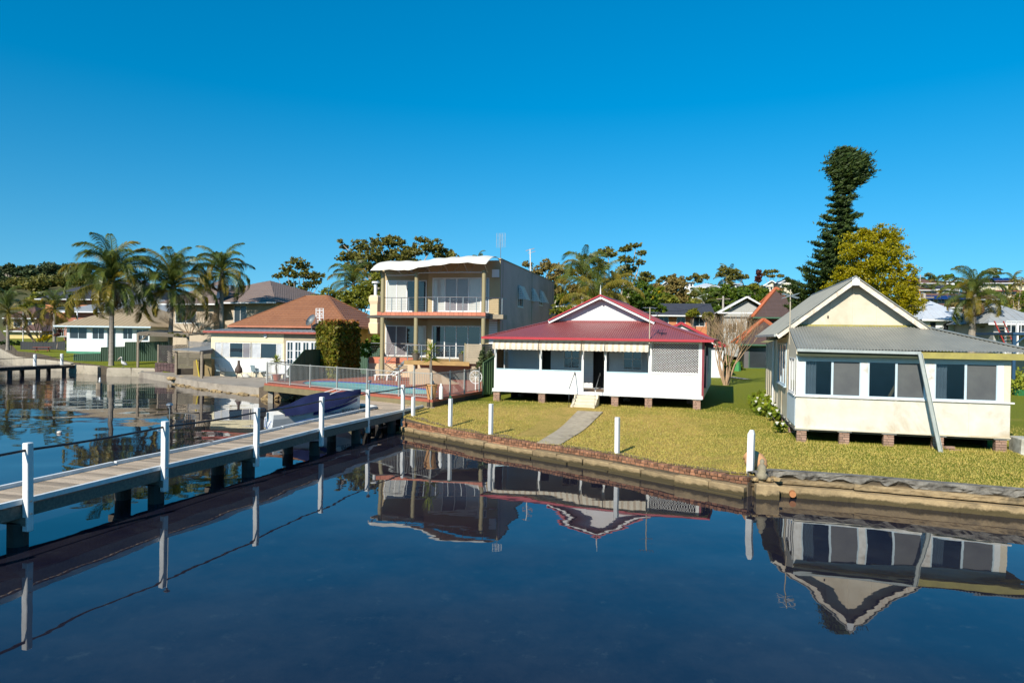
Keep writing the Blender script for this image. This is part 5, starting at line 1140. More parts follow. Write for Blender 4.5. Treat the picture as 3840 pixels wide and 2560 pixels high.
def tree(name,label,X,Y,clumps,leaf,size,per,base=None,r0=.25,bk=None,seed=0,frac=.4,group=None,shell=.5,flat=.6,droop=.3,cat='tree'):
    """clumps: list (x,y,z,rx,ry,rz) in world metres"""
    rs=np.random.RandomState(seed); r=random.Random(seed); z0=gh(X,Y)-.1 if base is None else base
    t=thing(name,label,cat,(X,Y,z0),0,group); P=[]
    for c in clumps:
        vol=(c[3]*c[4]+c[3]*c[5]+c[4]*c[5])/3; n=int(per*vol*1.5)+20
        # break each clump into sprays
        k=30+int(vol*2); cc=clump_pts(c[:3],[q*1.12 for q in c[3:]],k,rs,.25,flat)
        w=rs.uniform(.16,.36,k)*min(c[3:]); idx=rs.randint(0,k,n); d=rs.normal(size=(n,3)); d/=np.linalg.norm(d,axis=1)[:,None]
        P.append(cc[idx]+d*(w[idx]*np.minimum(1.9,.25+np.abs(rs.normal(size=n))*.7))[:,None]*np.array([1.25,1.25,.75]))
    P=np.concatenate(P)-np.array([X,Y,z0]); V,F=leaves(P,size,droop=droop,rs=rs)
    o=bpy.data.objects.new('crown',npmesh('crown',V,F,LM[leaf])); COL.objects.link(o); o.parent=t
    m=MB(); limbs(m,(0,0,0),[(c[0]-X,c[1]-Y,c[2]-z0-c[5]*.15) for c in clumps],r0,r,frac); m.build('trunk',bk or bark,t,smooth=True)
    return t
def pxc(u,v,Y,rpx,fl=.75,dy=0):
    """clump from its place and radius seen in the survey at depth Y"""
    p=atd(u,v,Y+dy); s=Y/FPX; return (p.x,p.y,p.z,rpx*s,rpx*s,rpx*s*fl)
# ---- palms
def frondmesh(seed,L_=3.3,n=48,arch=1.25,lw=.03,ll=.72,mt=None,droop=1.25):
    r=random.Random(seed); m=MB(); pts=[]; x=z=0; a=.95+.2*r.random(); st=L_/n
    for i in range(n+1):
        pts.append(Vector((x,0,z))); x+=math.cos(a)*st; z+=math.sin(a)*st; a-=arch*(.5+1.1*i/n)*2.0/n
    m.tube(pts[::4],[.035*(1-i/(n/4+1)) +.008 for i in range(len(pts[::4]))],4,cap=False)
    for i in range(4,n+1):
        p=pts[i]; d=(pts[i]-pts[i-1]).normalized(); l=ll*math.sin(PI*min(1,.12+.85*i/n))**.6
        for s in(-1,1):
            for rep in range(2):
                dd=(Vector((0,s,0))*.75+d*.75+Vector((0,0,r.uniform(-.15,.35)))).normalized(); q=p+d*st*rep*.5; mid=q+dd*l*.5; e=mid+dd*l*.32+Vector((0,0,-l*droop*r.uniform(.35,.6))); w=d*lw*.5
                m.poly([q-w*.5,q+w*.5,mid+w,e,mid-w])
    return m.mesh('frond',mt,False)
palmL=leafmat('palm_leaf',[(.07,.115,.025),(.12,.16,.03),(.04,.07,.018),(.17,.18,.03)],.3,.35); palmY=leafmat('palm_leaf_yellow',[(.22,.19,.02),(.14,.14,.02),(.32,.22,.03)],.35,.4); palmD=leafmat('dead_frond',[(.28,.17,.08),(.18,.11,.05)],.2,.7)
palmbark=mat('ringed_palm_bark',(.30,.26,.21),(.19,.16,.13),6,.85,.5,stretch=(.3,.3,3))
FRM=[frondmesh(i,mt=palmL,arch=a) for i,a in((1,.7),(2,1.0),(3,1.35))]; FRY=[frondmesh(i,mt=palmY,arch=a) for i,a in((4,.9),(5,1.5))]; FRD=[frondmesh(9,mt=palmD,arch=2.6,L_=2.6)]
def palm(label,X,Y,ztop,scale=1,n=30,seed=0,r=.19,yel=.25,dead=2,z0=None,lean=(0,0),group=None,bent=0):
    rr=random.Random(seed); z0=gh(X,Y)-.1 if z0 is None else z0; h=ztop-z0; t=thing('palm_tree',label,'palm',(X,Y,z0),0,group); m=MB()
    k=int(h/.22); pts=[]; rs_=[]
    for i in range(k+1):
        s=i/k; pts.append((lean[0]*s*s,lean[1]*s,h*s)); rs_.append(r*(1.25-.35*s)*(1+.06*(i%2))*(1.3 if i==0 else 1))
    m.tube(pts,rs_,10); m.build('trunk',palmbark,t,smooth=False)
    m=MB(); m.tube([pts[-1],(lean[0],lean[1],h+.5*scale),(lean[0],lean[1],h+1.0*scale)],[r*.95,r*1.15,.03],8); m.build('crownshaft',palmY if yel>.5 else palmbark,t)
    for i in range(n):
        f=i/n; tilt=-58+175*f**1.1; me=(rr.choice(FRY) if rr.random()<yel*(.3+f) else rr.choice(FRM)) 
        o=inst('frond',me,t,(lean[0],lean[1],h+.75*scale*(1-.6*f)),(0,R(tilt*.62+rr.uniform(-8,8)),i*2.39996+rr.uniform(-.2,.2)),(scale*rr.uniform(.85,1.12),)*3)
    for i in range(dead): o=inst('dead_frond',FRD[0],t,(lean[0],lean[1],h+.1),(0,R(62+rr.uniform(-5,12)),rr.uniform(0,6.28)),(scale*.9,)*3)
    return t
def P3(u,v,Y): return atd(u,v,Y)
a=atd(420,1085,65.6); palm('tall palm standing on the grass beside the pelican',a.x,65.6,a.z-.1,1.55,46,1,yel=.45,dead=3)
a=atd(640,1098,68); palm('middle palm behind the pergola with drooping yellow-green fronds',a.x,68,a.z-.2,1.48,40,2,yel=.5,dead=1,lean=(.2,0))
a=atd(832,1040,71); palm('palm in front of the brown tiled house wall with an upright topknot',a.x,71,a.z-.2,1.15,34,3,yel=.3,dead=3)
a=atd(3645,1132,58); palm('palm with hanging dead fronds in front of the white house on the right',a.x,58,a.z-.1,1.0,36,4,yel=.4,dead=6,r=.26,lean=(.15,0))
for lb,u,v,Y,s,n_,y_,sd_ in(('bangalow palm with yellow-green fronds above the crimson gable, left one',2185,1065,70,1.25,20,.7,5),('bangalow palm with pale arching fronds right of the crimson finial',2290,1115,72,1.15,20,.9,6),('low fan of young palm fronds directly behind the crimson gable ridge',2235,1160,64,1.3,18,.8,7),('dark palm in the trees left of the taupe house',1325,1085,86,1.3,26,.15,8),('short palm at the left edge of the cove lawn',30,1185,84,1.15,20,.8,9),('small yellow-green palm beside the bare shrub on the cove lawn',205,1175,86,1.05,22,.8,10),('distant palm on the ridge left of the golden tree top',2735,1062,215,1.9,18,.3,11),('distant palm on the right ridge beside the brown roof',3512,1075,170,1.1,16,.4,12),('second distant palm lower on the right ridge',3490,1105,150,1.0,16,.4,13),('palm above the brown roofs at the far right edge',3800,1068,170,1.1,16,.4,14),('small dark palm among the bushes right of the brick house',2640,1150,110,1.0,18,.3,15),('palm rising above the white sail roof in the distance',1795,992,120,.9,6,.2,16)):
    a=atd(u,v,Y); palm(lb,a.x,Y,a.z,s,n_,sd_,yel=y_,dead=1 if sd_<12 else 0,r=.16)
# ---- Norfolk pine with regrown top
def norfolk():
    X,Y=atd(3040,1200,62).x,62; z0=gh(X,Y); top=atd(3157,585,62); base=Vector((X,Y,z0)); t=thing('norfolk_pine','tall dark pine with a mop-shaped top above the cream cottage','tree',(X,Y,z0)); rs=np.random.RandomState(5); r=random.Random(5)
    prof=[(560,.25,0,3157),(580,1.8,.1,3165),(600,2.6,.3,3178),(640,3.3,.2,3180),(670,3.1,.1,3180),(692,2.4,0,3178),(708,1.3,0,3160),(740,1.5,0,3155),(790,2.2,0,3150),(835,2.8,0,3150),(880,2.6,0,3145),(930,3.0,0,3130),(980,3.4,0,3112),(1030,4.0,0,3092),(1080,4.4,0,3075),(1130,4.6,0,3065),(1190,4.6,0,3055)]
    vs_=[p[0] for p in prof]; H=[]; Pn=[]; m=MB(); spine=[]
    v=566
    while v<1195:
        rad=.565*np.interp(v,vs_,[p[1] for p in prof]); uc=np.interp(v,vs_,[p[3] for p in prof]); c=atd(uc,v,62); spine.append(c)
        nb=13 if v<715 else 9; a0=r.uniform(0,6.28)
        for b in range(nb):
            a=a0+b*2*PI/nb+r.uniform(-.2,.2); L_=rad*r.uniform(.62,1.12)*(1 if v<715 else r.choice([.7,1,1.35])); d=np.array([math.cos(a),math.sin(a),0]); k=int(max(4,L_*10))
            for i in range(k):
                s=(i+.5)/k; z=.38*L_*s*s-(.10*L_*s) if v>715 else (.30*L_*s*s-.1*L_*s); w=.26*(1-.45*s) if v>715 else .30
                q=np.array(c)+d*L_*s+np.array([0,0,z]); n=14; pts=q+rs.normal(size=(n,3))*np.array([w,w,w*.16]); Pn.append(pts)
            if b%2==0: m.tube([c,Vector(np.array(c)+d*L_*.85+np.array([0,0,.12*L_]))],[.05,.02],4,cap=False)
        v+=16 if v<715 else 25
    P=np.concatenate(Pn)-np.array(base); n=len(P)
    # needle tufts: slim upright blades
    d=rs.normal(size=(n,3)); out=P.copy(); out[:,2]=0; out/=np.linalg.norm(out,axis=1)[:,None]+1e-6; d=d*.45+out*1.0+np.array([0,0,.55]); d/=np.linalg.norm(d,axis=1)[:,None]; e=rs.normal(size=(n,3)); e-=d*(e*d).sum(1)[:,None]; e/=np.linalg.norm(e,axis=1)[:,None]
    s=rs.uniform(.2,.38,(n,1)); V=np.stack([P-e*.055,P+e*.055,P+d*s+e*.02,P+d*s-e*.02],1).reshape(-1,3)
    o=bpy.data.objects.new('crown',npmesh('crown',V,np.arange(4*n).reshape(-1,4),leafmat('pine_needles',[(.018,.042,.010),(.035,.065,.012),(.010,.022,.006),(.075,.105,.016)],.15,.6))); COL.objects.link(o); o.parent=t
    sp2=[Vector((0,0,0))]+[c-base for c in spine[::-1][::4]]; m.tube(sp2,[.45-.4*i/len(sp2) for i in range(len(sp2))],8); m.build('trunk',barkd,t,smooth=True)
norfolk()
# ---- individual trees from the survey
def ctree(name,label,Y,base_u,cl,leaf,size,per,**k):
    a=atd(base_u,1200,Y); return tree(name,label,a.x,Y,[pxc(u,v,Y,r,f,dy) for u,v,r,f,dy in cl],leaf,size,per,**k)
ctree('golden_tree','large golden-green leafy tree beside the dark pine behind the cream cottage',53,3330,[(3235,905,60,.8,0),(3300,900,62,.9,-1),(3350,925,45,.9,1),(3190,950,45,.9,0),(3260,970,80,.8,-2),(3340,985,58,.9,0),(3200,1020,55,.8,-1),(3400,1030,36,1,0),(3290,1050,80,.9,-2),(3150,1060,45,.8,-1),(3395,1080,45,.9,0),(3350,1110,60,.8,-1),(3410,1140,48,.8,-1),(3250,1110,70,.8,0),(3375,1165,50,.7,-1),(3120,1085,30,.7,0)],'gold',.105,1900,r0=.35,seed=21,shell=.3,flat=.9)
ctree('gum_tree','big spreading gum above the sail roof of the taupe house',95,1500,[(1320,960,38,.6,0),(1360,925,40,.6,2),(1430,905,45,.6,0),(1400,960,55,.6,-2),(1480,905,38,.6,1),(1475,960,60,.6,0),(1580,900,26,.5,0),(1550,945,48,.6,1),(1620,925,42,.6,-1),(1660,955,45,.6,0),(1690,965,32,.6,1),(1280,970,26,.5,0),(1345,1000,50,.6,0),(1430,1010,60,.7,0),(1520,990,60,.7,1),(1275,905,12,.6,0),(1290,925,18,.6,1)],'gum',.27,270,r0=.5,bk=barkp,seed=22,frac=.45)
ctree('gum_tree','rounded gum with open limbs between the palms and the big gum',110,1130,[(1110,985,30,.6,0),(1140,1000,30,.6,1),(1075,1010,26,.6,0),(1040,1035,24,.5,0),(1100,1030,36,.5,-1),(1150,1030,34,.6,0),(1190,1040,28,.6,0),(1165,1068,28,.5,0),(1090,1068,26,.5,1),(1130,1085,24,.6,0),(1200,1060,18,.5,0)],'gum',.26,290,r0=.35,bk=barkp,seed=23,frac=.35)
ctree('leafy_tree','dense olive bush mass left of the taupe house chimney',80,1330,[(1240,1110,40,.7,0),(1300,1120,45,.7,-1),(1360,1105,48,.8,0),(1400,1080,42,.9,0),(1390,1130,45,.7,-2),(1330,1140,40,.6,-2),(1200,1120,32,.5,0),(1415,1050,32,.9,0)],'olive',.22,420,r0=.3,seed=24)
ctree('gum_tree','tall gum with open crown above the crimson cottage roof',100,2330,[(2345,935,28,.6,0),(2385,920,20,.6,1),(2405,950,17,.6,0),(2350,975,30,.6,-1),(2400,985,18,.6,0),(2330,1020,38,.8,0),(2365,1010,25,.7,1),(2280,950,34,.6,0),(2230,975,34,.6,1),(2190,1000,30,.6,0),(2160,1020,26,.6,0),(2260,1000,30,.6,-1),(2310,1060,30,.9,0),(2215,1035,30,.6,0),(2180,965,22,.6,1)],'gum',.26,330,r0=.45,bk=barkp,seed=25,frac=.3)
ctree('gum_tree','brown-leaved gum behind the far end of the taupe house',98,2060,[(2050,1000,32,.8,0),(2090,1010,28,.8,1),(2020,1020,26,.8,0),(2070,1045,34,.8,0),(2110,1050,26,.8,0),(1975,992,20,.6,2),(2080,1090,30,.8,0),(2130,1025,22,.7,3)],'brown',.26,320,r0=.35,bk=barkp,seed=26,frac=.3)
ctree('shrub_thicket','grey-green thicket between the taupe house and the crimson roof',58,2110,[(2085,1165,26,.9,0),(2120,1180,26,.8,0),(2090,1205,28,.8,0),(2150,1200,24,.7,0),(2140,1160,18,.7,0)],'olive',.2,320,r0=.12,seed=27,cat='shrub')
ctree('leafy_tree','dark green rounded tree right of the crimson gable',78,2390,[(2370,1085,34,.8,0),(2410,1080,34,.8,1),(2440,1100,30,.8,0),(2350,1120,36,.8,0),(2400,1130,42,.8,-1),(2450,1140,30,.8,0),(2420,1165,40,.7,0),(2480,1160,25,.7,0),(2340,1150,26,.8,0)],'green',.2,470,r0=.3,seed=28)
ctree('wattle_tree','small bright yellow wattle on the hillside',120,2463,[(2463,1112,24,.7,0),(2440,1125,16,.7,0),(2485,1125,16,.7,0),(2460,1100,14,.7,0)],'yellow',.3,260,r0=.15,seed=29)
ctree('brown_tree','tall brown-leaved tree behind the brick house',118,2530,[(2530,1055,28,.9,0),(2550,1085,30,.9,0),(2510,1090,26,.9,0),(2530,1125,38,.8,0),(2560,1060,18,.8,0),(2500,1130,24,.8,0),(2560,1120,22,.8,0)],'brown',.36,240,r0=.3,seed=30)
ctree('leafy_tree','broad green tree behind the power pole on the hillside',112,2720,[(2720,1090,34,.8,0),(2760,1105,34,.8,0),(2690,1115,30,.8,0),(2740,1130,38,.7,0),(2680,1140,28,.7,0),(2780,1130,28,.7,0),(2650,1150,24,.8,0)],'green',.34,240,r0=.3,seed=31)
ctree('gum_tree','flat-topped gum on the ridge left of the maroon conifer',210,2730,[(2720,1010,22,.6,0),(2745,1020,22,.6,0),(2705,1030,16,.6,0),(2760,1035,22,.7,0),(2790,1038,16,.6,0),(2735,1045,20,.6,0)],'gum',.5,110,r0=.4,bk=barkp,seed=32)
ctree('gum_tree','umbrella-shaped gum on the ridge right of the maroon conifer',210,2900,[(2880,1020,15,.5,0),(2905,1018,16,.5,0),(2925,1035,12,.5,0),(2890,1035,14,.5,0),(2865,1030,12,.5,0)],'gum',.5,110,r0=.35,bk=barkp,seed=33,frac=.55)
ctree('conifer','maroon conifer on the ridge left of the dark pine',205,2845,[(2845,1022,9,1.4,0),(2845,1038,11,1.2,0),(2845,1050,11,1,0)],'maroon',.5,160,r0=.3,seed=34)
ctree('gum_tree','round gum on the skyline above the yellow wattle',190,2420,[(2420,1030,18,.7,0),(2440,1040,15,.6,0),(2405,1045,14,.7,0),(2430,1050,16,.6,0)],'gum',.5,130,r0=.3,bk=barkp,seed=35)
ctree('gum_tree','broad gum on the skyline behind the brown tree',215,2630,[(2610,1035,16,.6,0),(2640,1040,18,.6,0),(2585,1045,13,.6,0),(2625,1052,18,.6,0)],'gum',.5,120,r0=.3,bk=barkp,seed=36)
ctree('gum_tree','low spreading gum on the skyline left of the brown tree',210,2500,[(2490,1045,14,.6,0),(2515,1042,16,.6,0),(2470,1055,12,.6,0),(2540,1050,14,.6,0)],'gum',.5,120,r0=.3,bk=barkp,seed=37)
ctree('gum_tree','flat gum on the right ridge above the solar panels',185,3730,[(3720,1015,15,.5,0),(3740,1025,15,.5,0),(3700,1022,14,.5,0),(3735,1040,10,.5,0)],'blue',.5,120,r0=.3,bk=barkp,seed=38,frac=.55)
ctree('gum_tree','small open gum on the skyline right of the golden tree',200,3485,[(3480,1032,13,.6,0),(3500,1042,13,.5,0),(3460,1045,10,.5,0),(3440,1050,10,.5,0)],'blue',.5,110,r0=.25,bk=barkp,seed=39)
ctree('leafy_tree','round dark tree beside the ridge palm on the right',190,3555,[(3545,1040,14,.6,0),(3565,1035,11,.6,0)],'green',.5,140,r0=.2,seed=40)
ctree('bare_tree','pale greyish sparse tree at the far right edge',75,3810,[(3830,1060,30,.9,0),(3800,1100,34,.9,0),(3825,1140,36,.8,0),(3770,1130,24,.8,0),(3790,1165,26,.7,0)],'brown',.16,110,r0=.25,bk=barkp,seed=41)
ctree('leafy_tree','green tree behind the dead-frond palm on the right',70,3750,[(3720,1150,30,.8,0),(3760,1165,34,.8,0),(3700,1185,30,.7,0),(3740,1200,32,.7,0),(3800,1180,26,.8,0)],'olive',.22,300,r0=.2,seed=42)
# ---- bare crepe myrtles
def bareshrub(label,X,Y,z0,H,spread,n0,seed,thick=.06,gr=None):
    r=random.Random(seed); m=MB(); t=thing('bare_shrub',label,'bare tree',(X,Y,z0))
    tw=MB()
    def grow(p,d,L_,rad,lev):
        e=p+d*L_; mid=p.lerp(e,.5)+Vector((r.uniform(-.05,.05),r.uniform(-.05,.05),0))*L_
        (m if lev<2 else tw).tube([p,mid,e],[rad,rad*.85,rad*.65],5 if lev<2 else 3,cap=False)
        if lev>=5: return
        for k in range(r.choice([2,3]) if lev<4 else 3):
            nd=(d+Vector((r.uniform(-1,1),r.uniform(-1,1),r.uniform(-.1,.55)))*.42).normalized(); grow(e,nd,L_*r.uniform(.62,.85),rad*.58,lev+1)
    for i in range(n0):
        a=i*2*PI/n0+r.uniform(-.2,.2); s=spread*r.uniform(.3,1); grow(Vector((.12*math.cos(a),.12*math.sin(a),0)),Vector((math.cos(a)*s,math.sin(a)*s,1)).normalized(),H*.30,thick*r.uniform(.8,1.2),0)
    m.build('stems',mat('crepe_bark',(.42,.28,.17),(.30,.19,.11),4,.8,.3),t,smooth=True); tw.build('twigs',mat('tan_twigs',(.34,.23,.13),(.26,.17,.09),4,.9,0),t); return t
a=at(2722,1440,1.0); a.z=gh(a.x,a.y); bareshrub('large bare many-stemmed crepe myrtle on the lawn right of the crimson cottage',a.x,a.y,a.z,5.2,.38,11,1,.075)
a=at(2798,1370,1.2); bareshrub('smaller bare crepe myrtle further back by the clothes line',a.x,a.y,gh(a.x,a.y),5.4,.5,6,2,.08)
a=atd(2640,1330,60); 
# bush behind the crepe myrtle, white garden lilies, hedge, conifers
def bush(name,label,pts,leaf,size,per,seed,cat='shrub',stem=True,shell=.4):
    cx=sum(p[0] for p in pts)/len(pts); cy=sum(p[1] for p in pts)/len(pts); return tree(name,label,cx,cy,pts,leaf,size,per,r0=.05,seed=seed,cat=cat,shell=shell,flat=1,droop=.1)
a=at(2700,1400,1.0); bush('shrub','dark green leafy shrub behind the bare crepe myrtle stems',[(a.x-.9,a.y+1.5,2.0,.8,.7,.9),(a.x+1.2,a.y+2,1.9,1,.8,.8),(a.x+2.4,a.y+2.2,1.6,.7,.6,.6)],'green',.14,700,71)
a=at(2870,1540,.8)
for i,(u,v) in enumerate(((2852,1500),(2872,1525),(2890,1548),(2915,1575))):
    pass
lp=[]; 
for u,v,s in((2842,1495,.42),(2862,1490,.48),(2875,1515,.45),(2890,1530,.4),(2905,1550,.32),(2862,1535,.38),(2850,1520,.36),(2925,1590,.22)): q=at(u,v+25,.75); lp.append((q.x,q.y,.75+s*.75,s,s*.8,s*.8))
lt=bush('lily_clump','leafy clump of white arum lilies against the left wall of the cream cottage',lp,'green',.2,420,72,'flowering plant'); 
lt.children[0].data.materials[0]=leafmat('lily_leaf',[(.10,.18,.015),(.20,.26,.02),(.05,.09,.01),(.30,.32,.03)],.3,.4)
fw=MB()
for i in range(22):
    c=random.Random(i).choice(lp); rr_=random.Random(i+50); p=Vector((c[0]+rr_.uniform(-.35,.3),c[1]-.3+rr_.uniform(-.2,.1),c[2]+c[5]*rr_.uniform(.1,.95)))-lt.location; fw.lathe([(.01,-.06),(.05,.0),(.075,.05),(.02,.02)],6,p)
fl_=fw.build('flowers',mat('white_flower',(.85,.83,.72),None,2,.6,0),lt); fl_['kind']='stuff'
# hedge block beside the pool
h0=FT.w(-9.6,2.2); qh0=at(*qb(1160,1190),1.2); Yh=47.5
def hedge():
    rs=np.random.RandomState(8); a=atd(1192,1330,47.6); b=atd(1258,1340,46.3); c=atd(1345,1340,49.8); z0,z1=1.2,4.75
    n=15000; P=[]; F_=[]
    def face(p,q,n_,bulge):
        s=rs.uniform(0,1,n_); zz=rs.uniform(z0,z1,n_); x=p.x+(q.x-p.x)*s; y=p.y+(q.y-p.y)*s+bulge*rs.uniform(-.25,.25,n_); return np.c_[x+rs.uniform(-.15,.15,n_),y,zz]
    P=np.concatenate([face(a,b,6000,1),face(b,c,6500,1)]); s=rs.uniform(0,1,(3500,1)); s2=rs.uniform(0,1,(3500,1)); top=np.array([b.x,b.y,z1])+s*(np.array([a.x,a.y,z1])-np.array([b.x,b.y,z1]))+s2*(np.array([c.x,c.y,z1])-np.array([b.x,b.y,z1])); top[:,2]+=rs.uniform(-.2,.35,3500)-.35*s[:,0]*0; P=np.concatenate([P,top])
    V,F=leaves(P-np.array([b.x,b.y,1.2]),.17,rs=rs); t=thing('hedge','tall clipped square hedge with reddish tips beside the pool','hedge',(b.x,b.y,1.2))
    o=bpy.data.objects.new('foliage',npmesh('foliage',V,F,leafmat('hedge_leaf',[(.17,.19,.015),(.10,.12,.012),(.28,.22,.02),(.06,.05,.01)],.25,.5))); COL.objects.link(o); o.parent=t
    red=top[rs.rand(len(top))<.35]+np.array([0,0,.12]); V,F=leaves(red-np.array([b.x,b.y,1.2]),.16,rs=rs); o=bpy.data.objects.new('new_growth',npmesh('new_growth',V,F,leafmat('red_leaf',[(.35,.08,.03),(.3,.14,.03)],.3))); COL.objects.link(o); o.parent=t
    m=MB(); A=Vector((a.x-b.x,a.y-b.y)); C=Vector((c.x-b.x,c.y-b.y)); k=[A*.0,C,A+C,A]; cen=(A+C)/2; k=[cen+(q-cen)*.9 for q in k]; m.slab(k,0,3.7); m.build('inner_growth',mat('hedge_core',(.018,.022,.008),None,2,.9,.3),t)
hedge()
a=atd(1395,1370,52); bush('tree_fern','bright green fern fronds between the hedge and the first column',[(atd(1400,1285,53).x,53,atd(1400,1285,53).z,.9,.7,.6),(atd(1380,1320,53).x,52.5,atd(1380,1310,53).z,.8,.6,.5)],'green',.2,500,73,'fern').children[0].data.materials[0]=leafmat('fern_leaf',[(.12,.22,.01),(.22,.32,.02),(.07,.12,.01)],.4)
for u,v0,v1,l in((1807,1395,1315,'left of two small grey-green conifers behind the steel fence'),(1838,1400,1320,'right of two small grey-green conifers beside the cottage awning')):
    p=atd(u,v0,39.5); q=atd(u,v1,39.5); bush('small_conifer',l,[(p.x,39.5,z_,r_,r_,.35) for z_,r_ in((q.z-.15,.16),(q.z-.5,.3),(q.z-.9,.4),(q.z-1.3,.42))],'blue',.09,2600,int(u),'conifer')
# ======== background buildings ========
def colm_(n,c,s=.85): return mat(n,c,tuple(x*s for x in c),1.0,.7,.05)
RF={'grey':mat('far_grey_roof',(.33,.34,.34),(.28,.29,.29),1,.5,.05),'brown':mat('far_brown_tile',(.16,.085,.06),(.12,.065,.05),1,.7,.1),'dark':mat('far_slate_roof',(.055,.055,.065),(.04,.04,.05),1,.6,.1),'tan':mat('tan_steel_roof',(.36,.27,.16),(.32,.24,.14),1,.5,.05),'white':mat('far_white_roof',(.50,.53,.56),(.44,.46,.49),1,.5,.05),'red':redroofm,'taupe':mat('taupe_tile',(.22,.16,.13),(.18,.13,.11),1,.7,.1),'orange':mat('dark_tile_roof',(.10,.06,.05),(.08,.05,.04),1,.7,.1),'green':mat('sage_roof',(.30,.33,.24),None,1,.6,.05)}
WL={'white':white,'cream':colm_('far_cream_wall',(.62,.54,.38)),'brick':colm_('orange_brick_wall',(.48,.18,.07)),'grey':colm_('far_grey_wall',(.35,.35,.33)),'beige':colm_('beige_render',(.45,.36,.26)),'yellow':colm_('yellow_wall',(.66,.50,.20)),'dark':colm_('dark_board_wall',(.10,.09,.09)),'rbrick':colm_('red_brick_wall',(.33,.12,.07))}
darkglass=mat('far_dark_glass',(.03,.035,.04),None,1,.15,0)
def house(label,X,Y,z0,ang,w,d,h,roof='hip',rc='grey',wc='white',rh=1.8,ov=.5,wins=(),group=None,style=None,name='house',ridge=.5,deck=None,gabley=False,trim=None,base=1.2,win2=()):
    t=thing(name,label,'house',(X,Y,z0),R(ang),group)
    ops=[(a,b,c,e) for a,b,c,e in wins]; m=MB(); wall(m,0,w,-base,h,0,.15,ops); m.build('front_wall',WL[wc],t)
    m=MB(); wall(m,.15,d,-base,h,w-.15,.15,[],'y'); wall(m,.15,d,-base,h,0,.15,[],'y'); m.box(.15,w-.15,d-.15,d,-base,h); m.build('side_walls',WL[wc],t)
    for a,b,c,e in wins: window(t,a,.02,c,b-a,e-c,cols=(1,1) if (b-a)>.9 else (1,),fm=trim or white,gm=[darkglass],fw=.08)
    rm=RF[rc]; st=style or ('rib' if rc in('grey','tan','white','red','green') else 'tile'); pk=dict(pitch=.6) if st=='rib' else dict(row=.36,step=.4)
    E_=[(-ov,-ov,h),(w+ov,-ov,h),(w+ov,d+ov,h),(-ov,d+ov,h)]; m=MB()
    if roof=='hip':
        if w>=d: q=(d+2*ov)/2*.95; r0=(-ov+q,d/2,h+rh); r1=(w+ov-q,d/2,h+rh)
        else: r0=r1=(w/2,d/2,h+rh)
        roofface(m,E_[0],E_[1],r1,r0,st,**pk); roofface(m,E_[1],E_[2],r1,r1,st,**pk); roofface(m,E_[2],E_[3],r0,r1,st,**pk); roofface(m,E_[3],E_[0],r0,r0,st,**pk)
    elif roof=='gable': # ridge along y, gable faces viewer
        g0=(w/2,-ov,h+rh); g1=(w/2,d+ov,h+rh); roofface(m,E_[1],E_[2],g1,g0,st,**pk); roofface(m,E_[3],E_[0],g0,g1,st,**pk)
        q=MB(); q.prism([(0,.0,h),(w,.0,h),(w/2,.0,h+rh*w/(w+2*ov))],(0,.15,0)); q.build('gable_wall',WL[wc],t)
        for s in(0,1): MB().bar((w/2,-ov,h+rh-.08),(E_[s][0],-ov,h-.1),.05,.2).build('barge_board',trim or white,t)
    elif roof=='side': # ridge along x
        g0=(-ov,d/2,h+rh); g1=(w+ov,d/2,h+rh); roofface(m,E_[0],E_[1],g1,g0,st,**pk); roofface(m,E_[2],E_[3],g0,g1,st,**pk)
        q=MB(); q.prism([(0,0,h),(0,d,h),(0,d/2,h+rh*.85)],(.15,0,0)); q.prism([(w-.15,0,h),(w-.15,d,h),(w-.15,d/2,h+rh*.85)],(.15,0,0)); q.build('gable_wall',WL[wc],t)
    elif roof=='flat': m.box(-ov,w+ov,-ov,d+ov,h,h+.18)
    m.build('roof',rm,t)
    if roof!='flat': MB().box(-ov,w+ov,-ov-.08,-ov,h-.14,h+.02).build('gutter',trim or white,t)
    if deck:
        dz,dd=deck; MB().box(0,w,-dd,0,dz-.15,dz).build('deck',WL['grey'],t); MB().box(0,w,-dd-.03,-dd,dz+.9,dz+.96).build('rail',white,t)
        for i in range(5): x=w*i/4; MB().box(x-.06,x+.06,-dd-.03,-dd+.09,-base,h).build('post',white,t)
        for i in range(int(w/.35)): MB().box(i*.35,i*.35+.04,-dd,-dd+.03,dz,dz+.9).build('baluster',white,t)
    return t
def hpx(label,u0,u1,vb,vt,Y,z=None,**k):
    """house whose front wall spans columns u0..u1 between rows vt (eave) and vb (base) at depth Y"""
    ang=k.pop('ang',-15); a=atd(u0,vb,Y); f=Fr(a.x,a.y,ang); w=f.px((u1,vb))[0]; zb=a.z; h=atd(u0,vt,Y).z-zb; k.setdefault('d',8); return house(label,a.x,a.y,zb,ang,w,h=h,**k),w,h
def W(w,h,spec): return [(w*a,w*b,h*c,h*e) for a,b,c,e in spec]
def hq(label,u0,u1,vb,vt,Y,ws=(),**k):
    ang=k.get('ang',-15); a=atd(u0,vb,Y); f=Fr(a.x,a.y,ang); w=f.px((u1,vb))[0]; h=atd(u0,vt,Y).z-a.z; return hpx(label,u0,u1,vb,vt,Y,wins=W(w,h,ws),**k)[0]
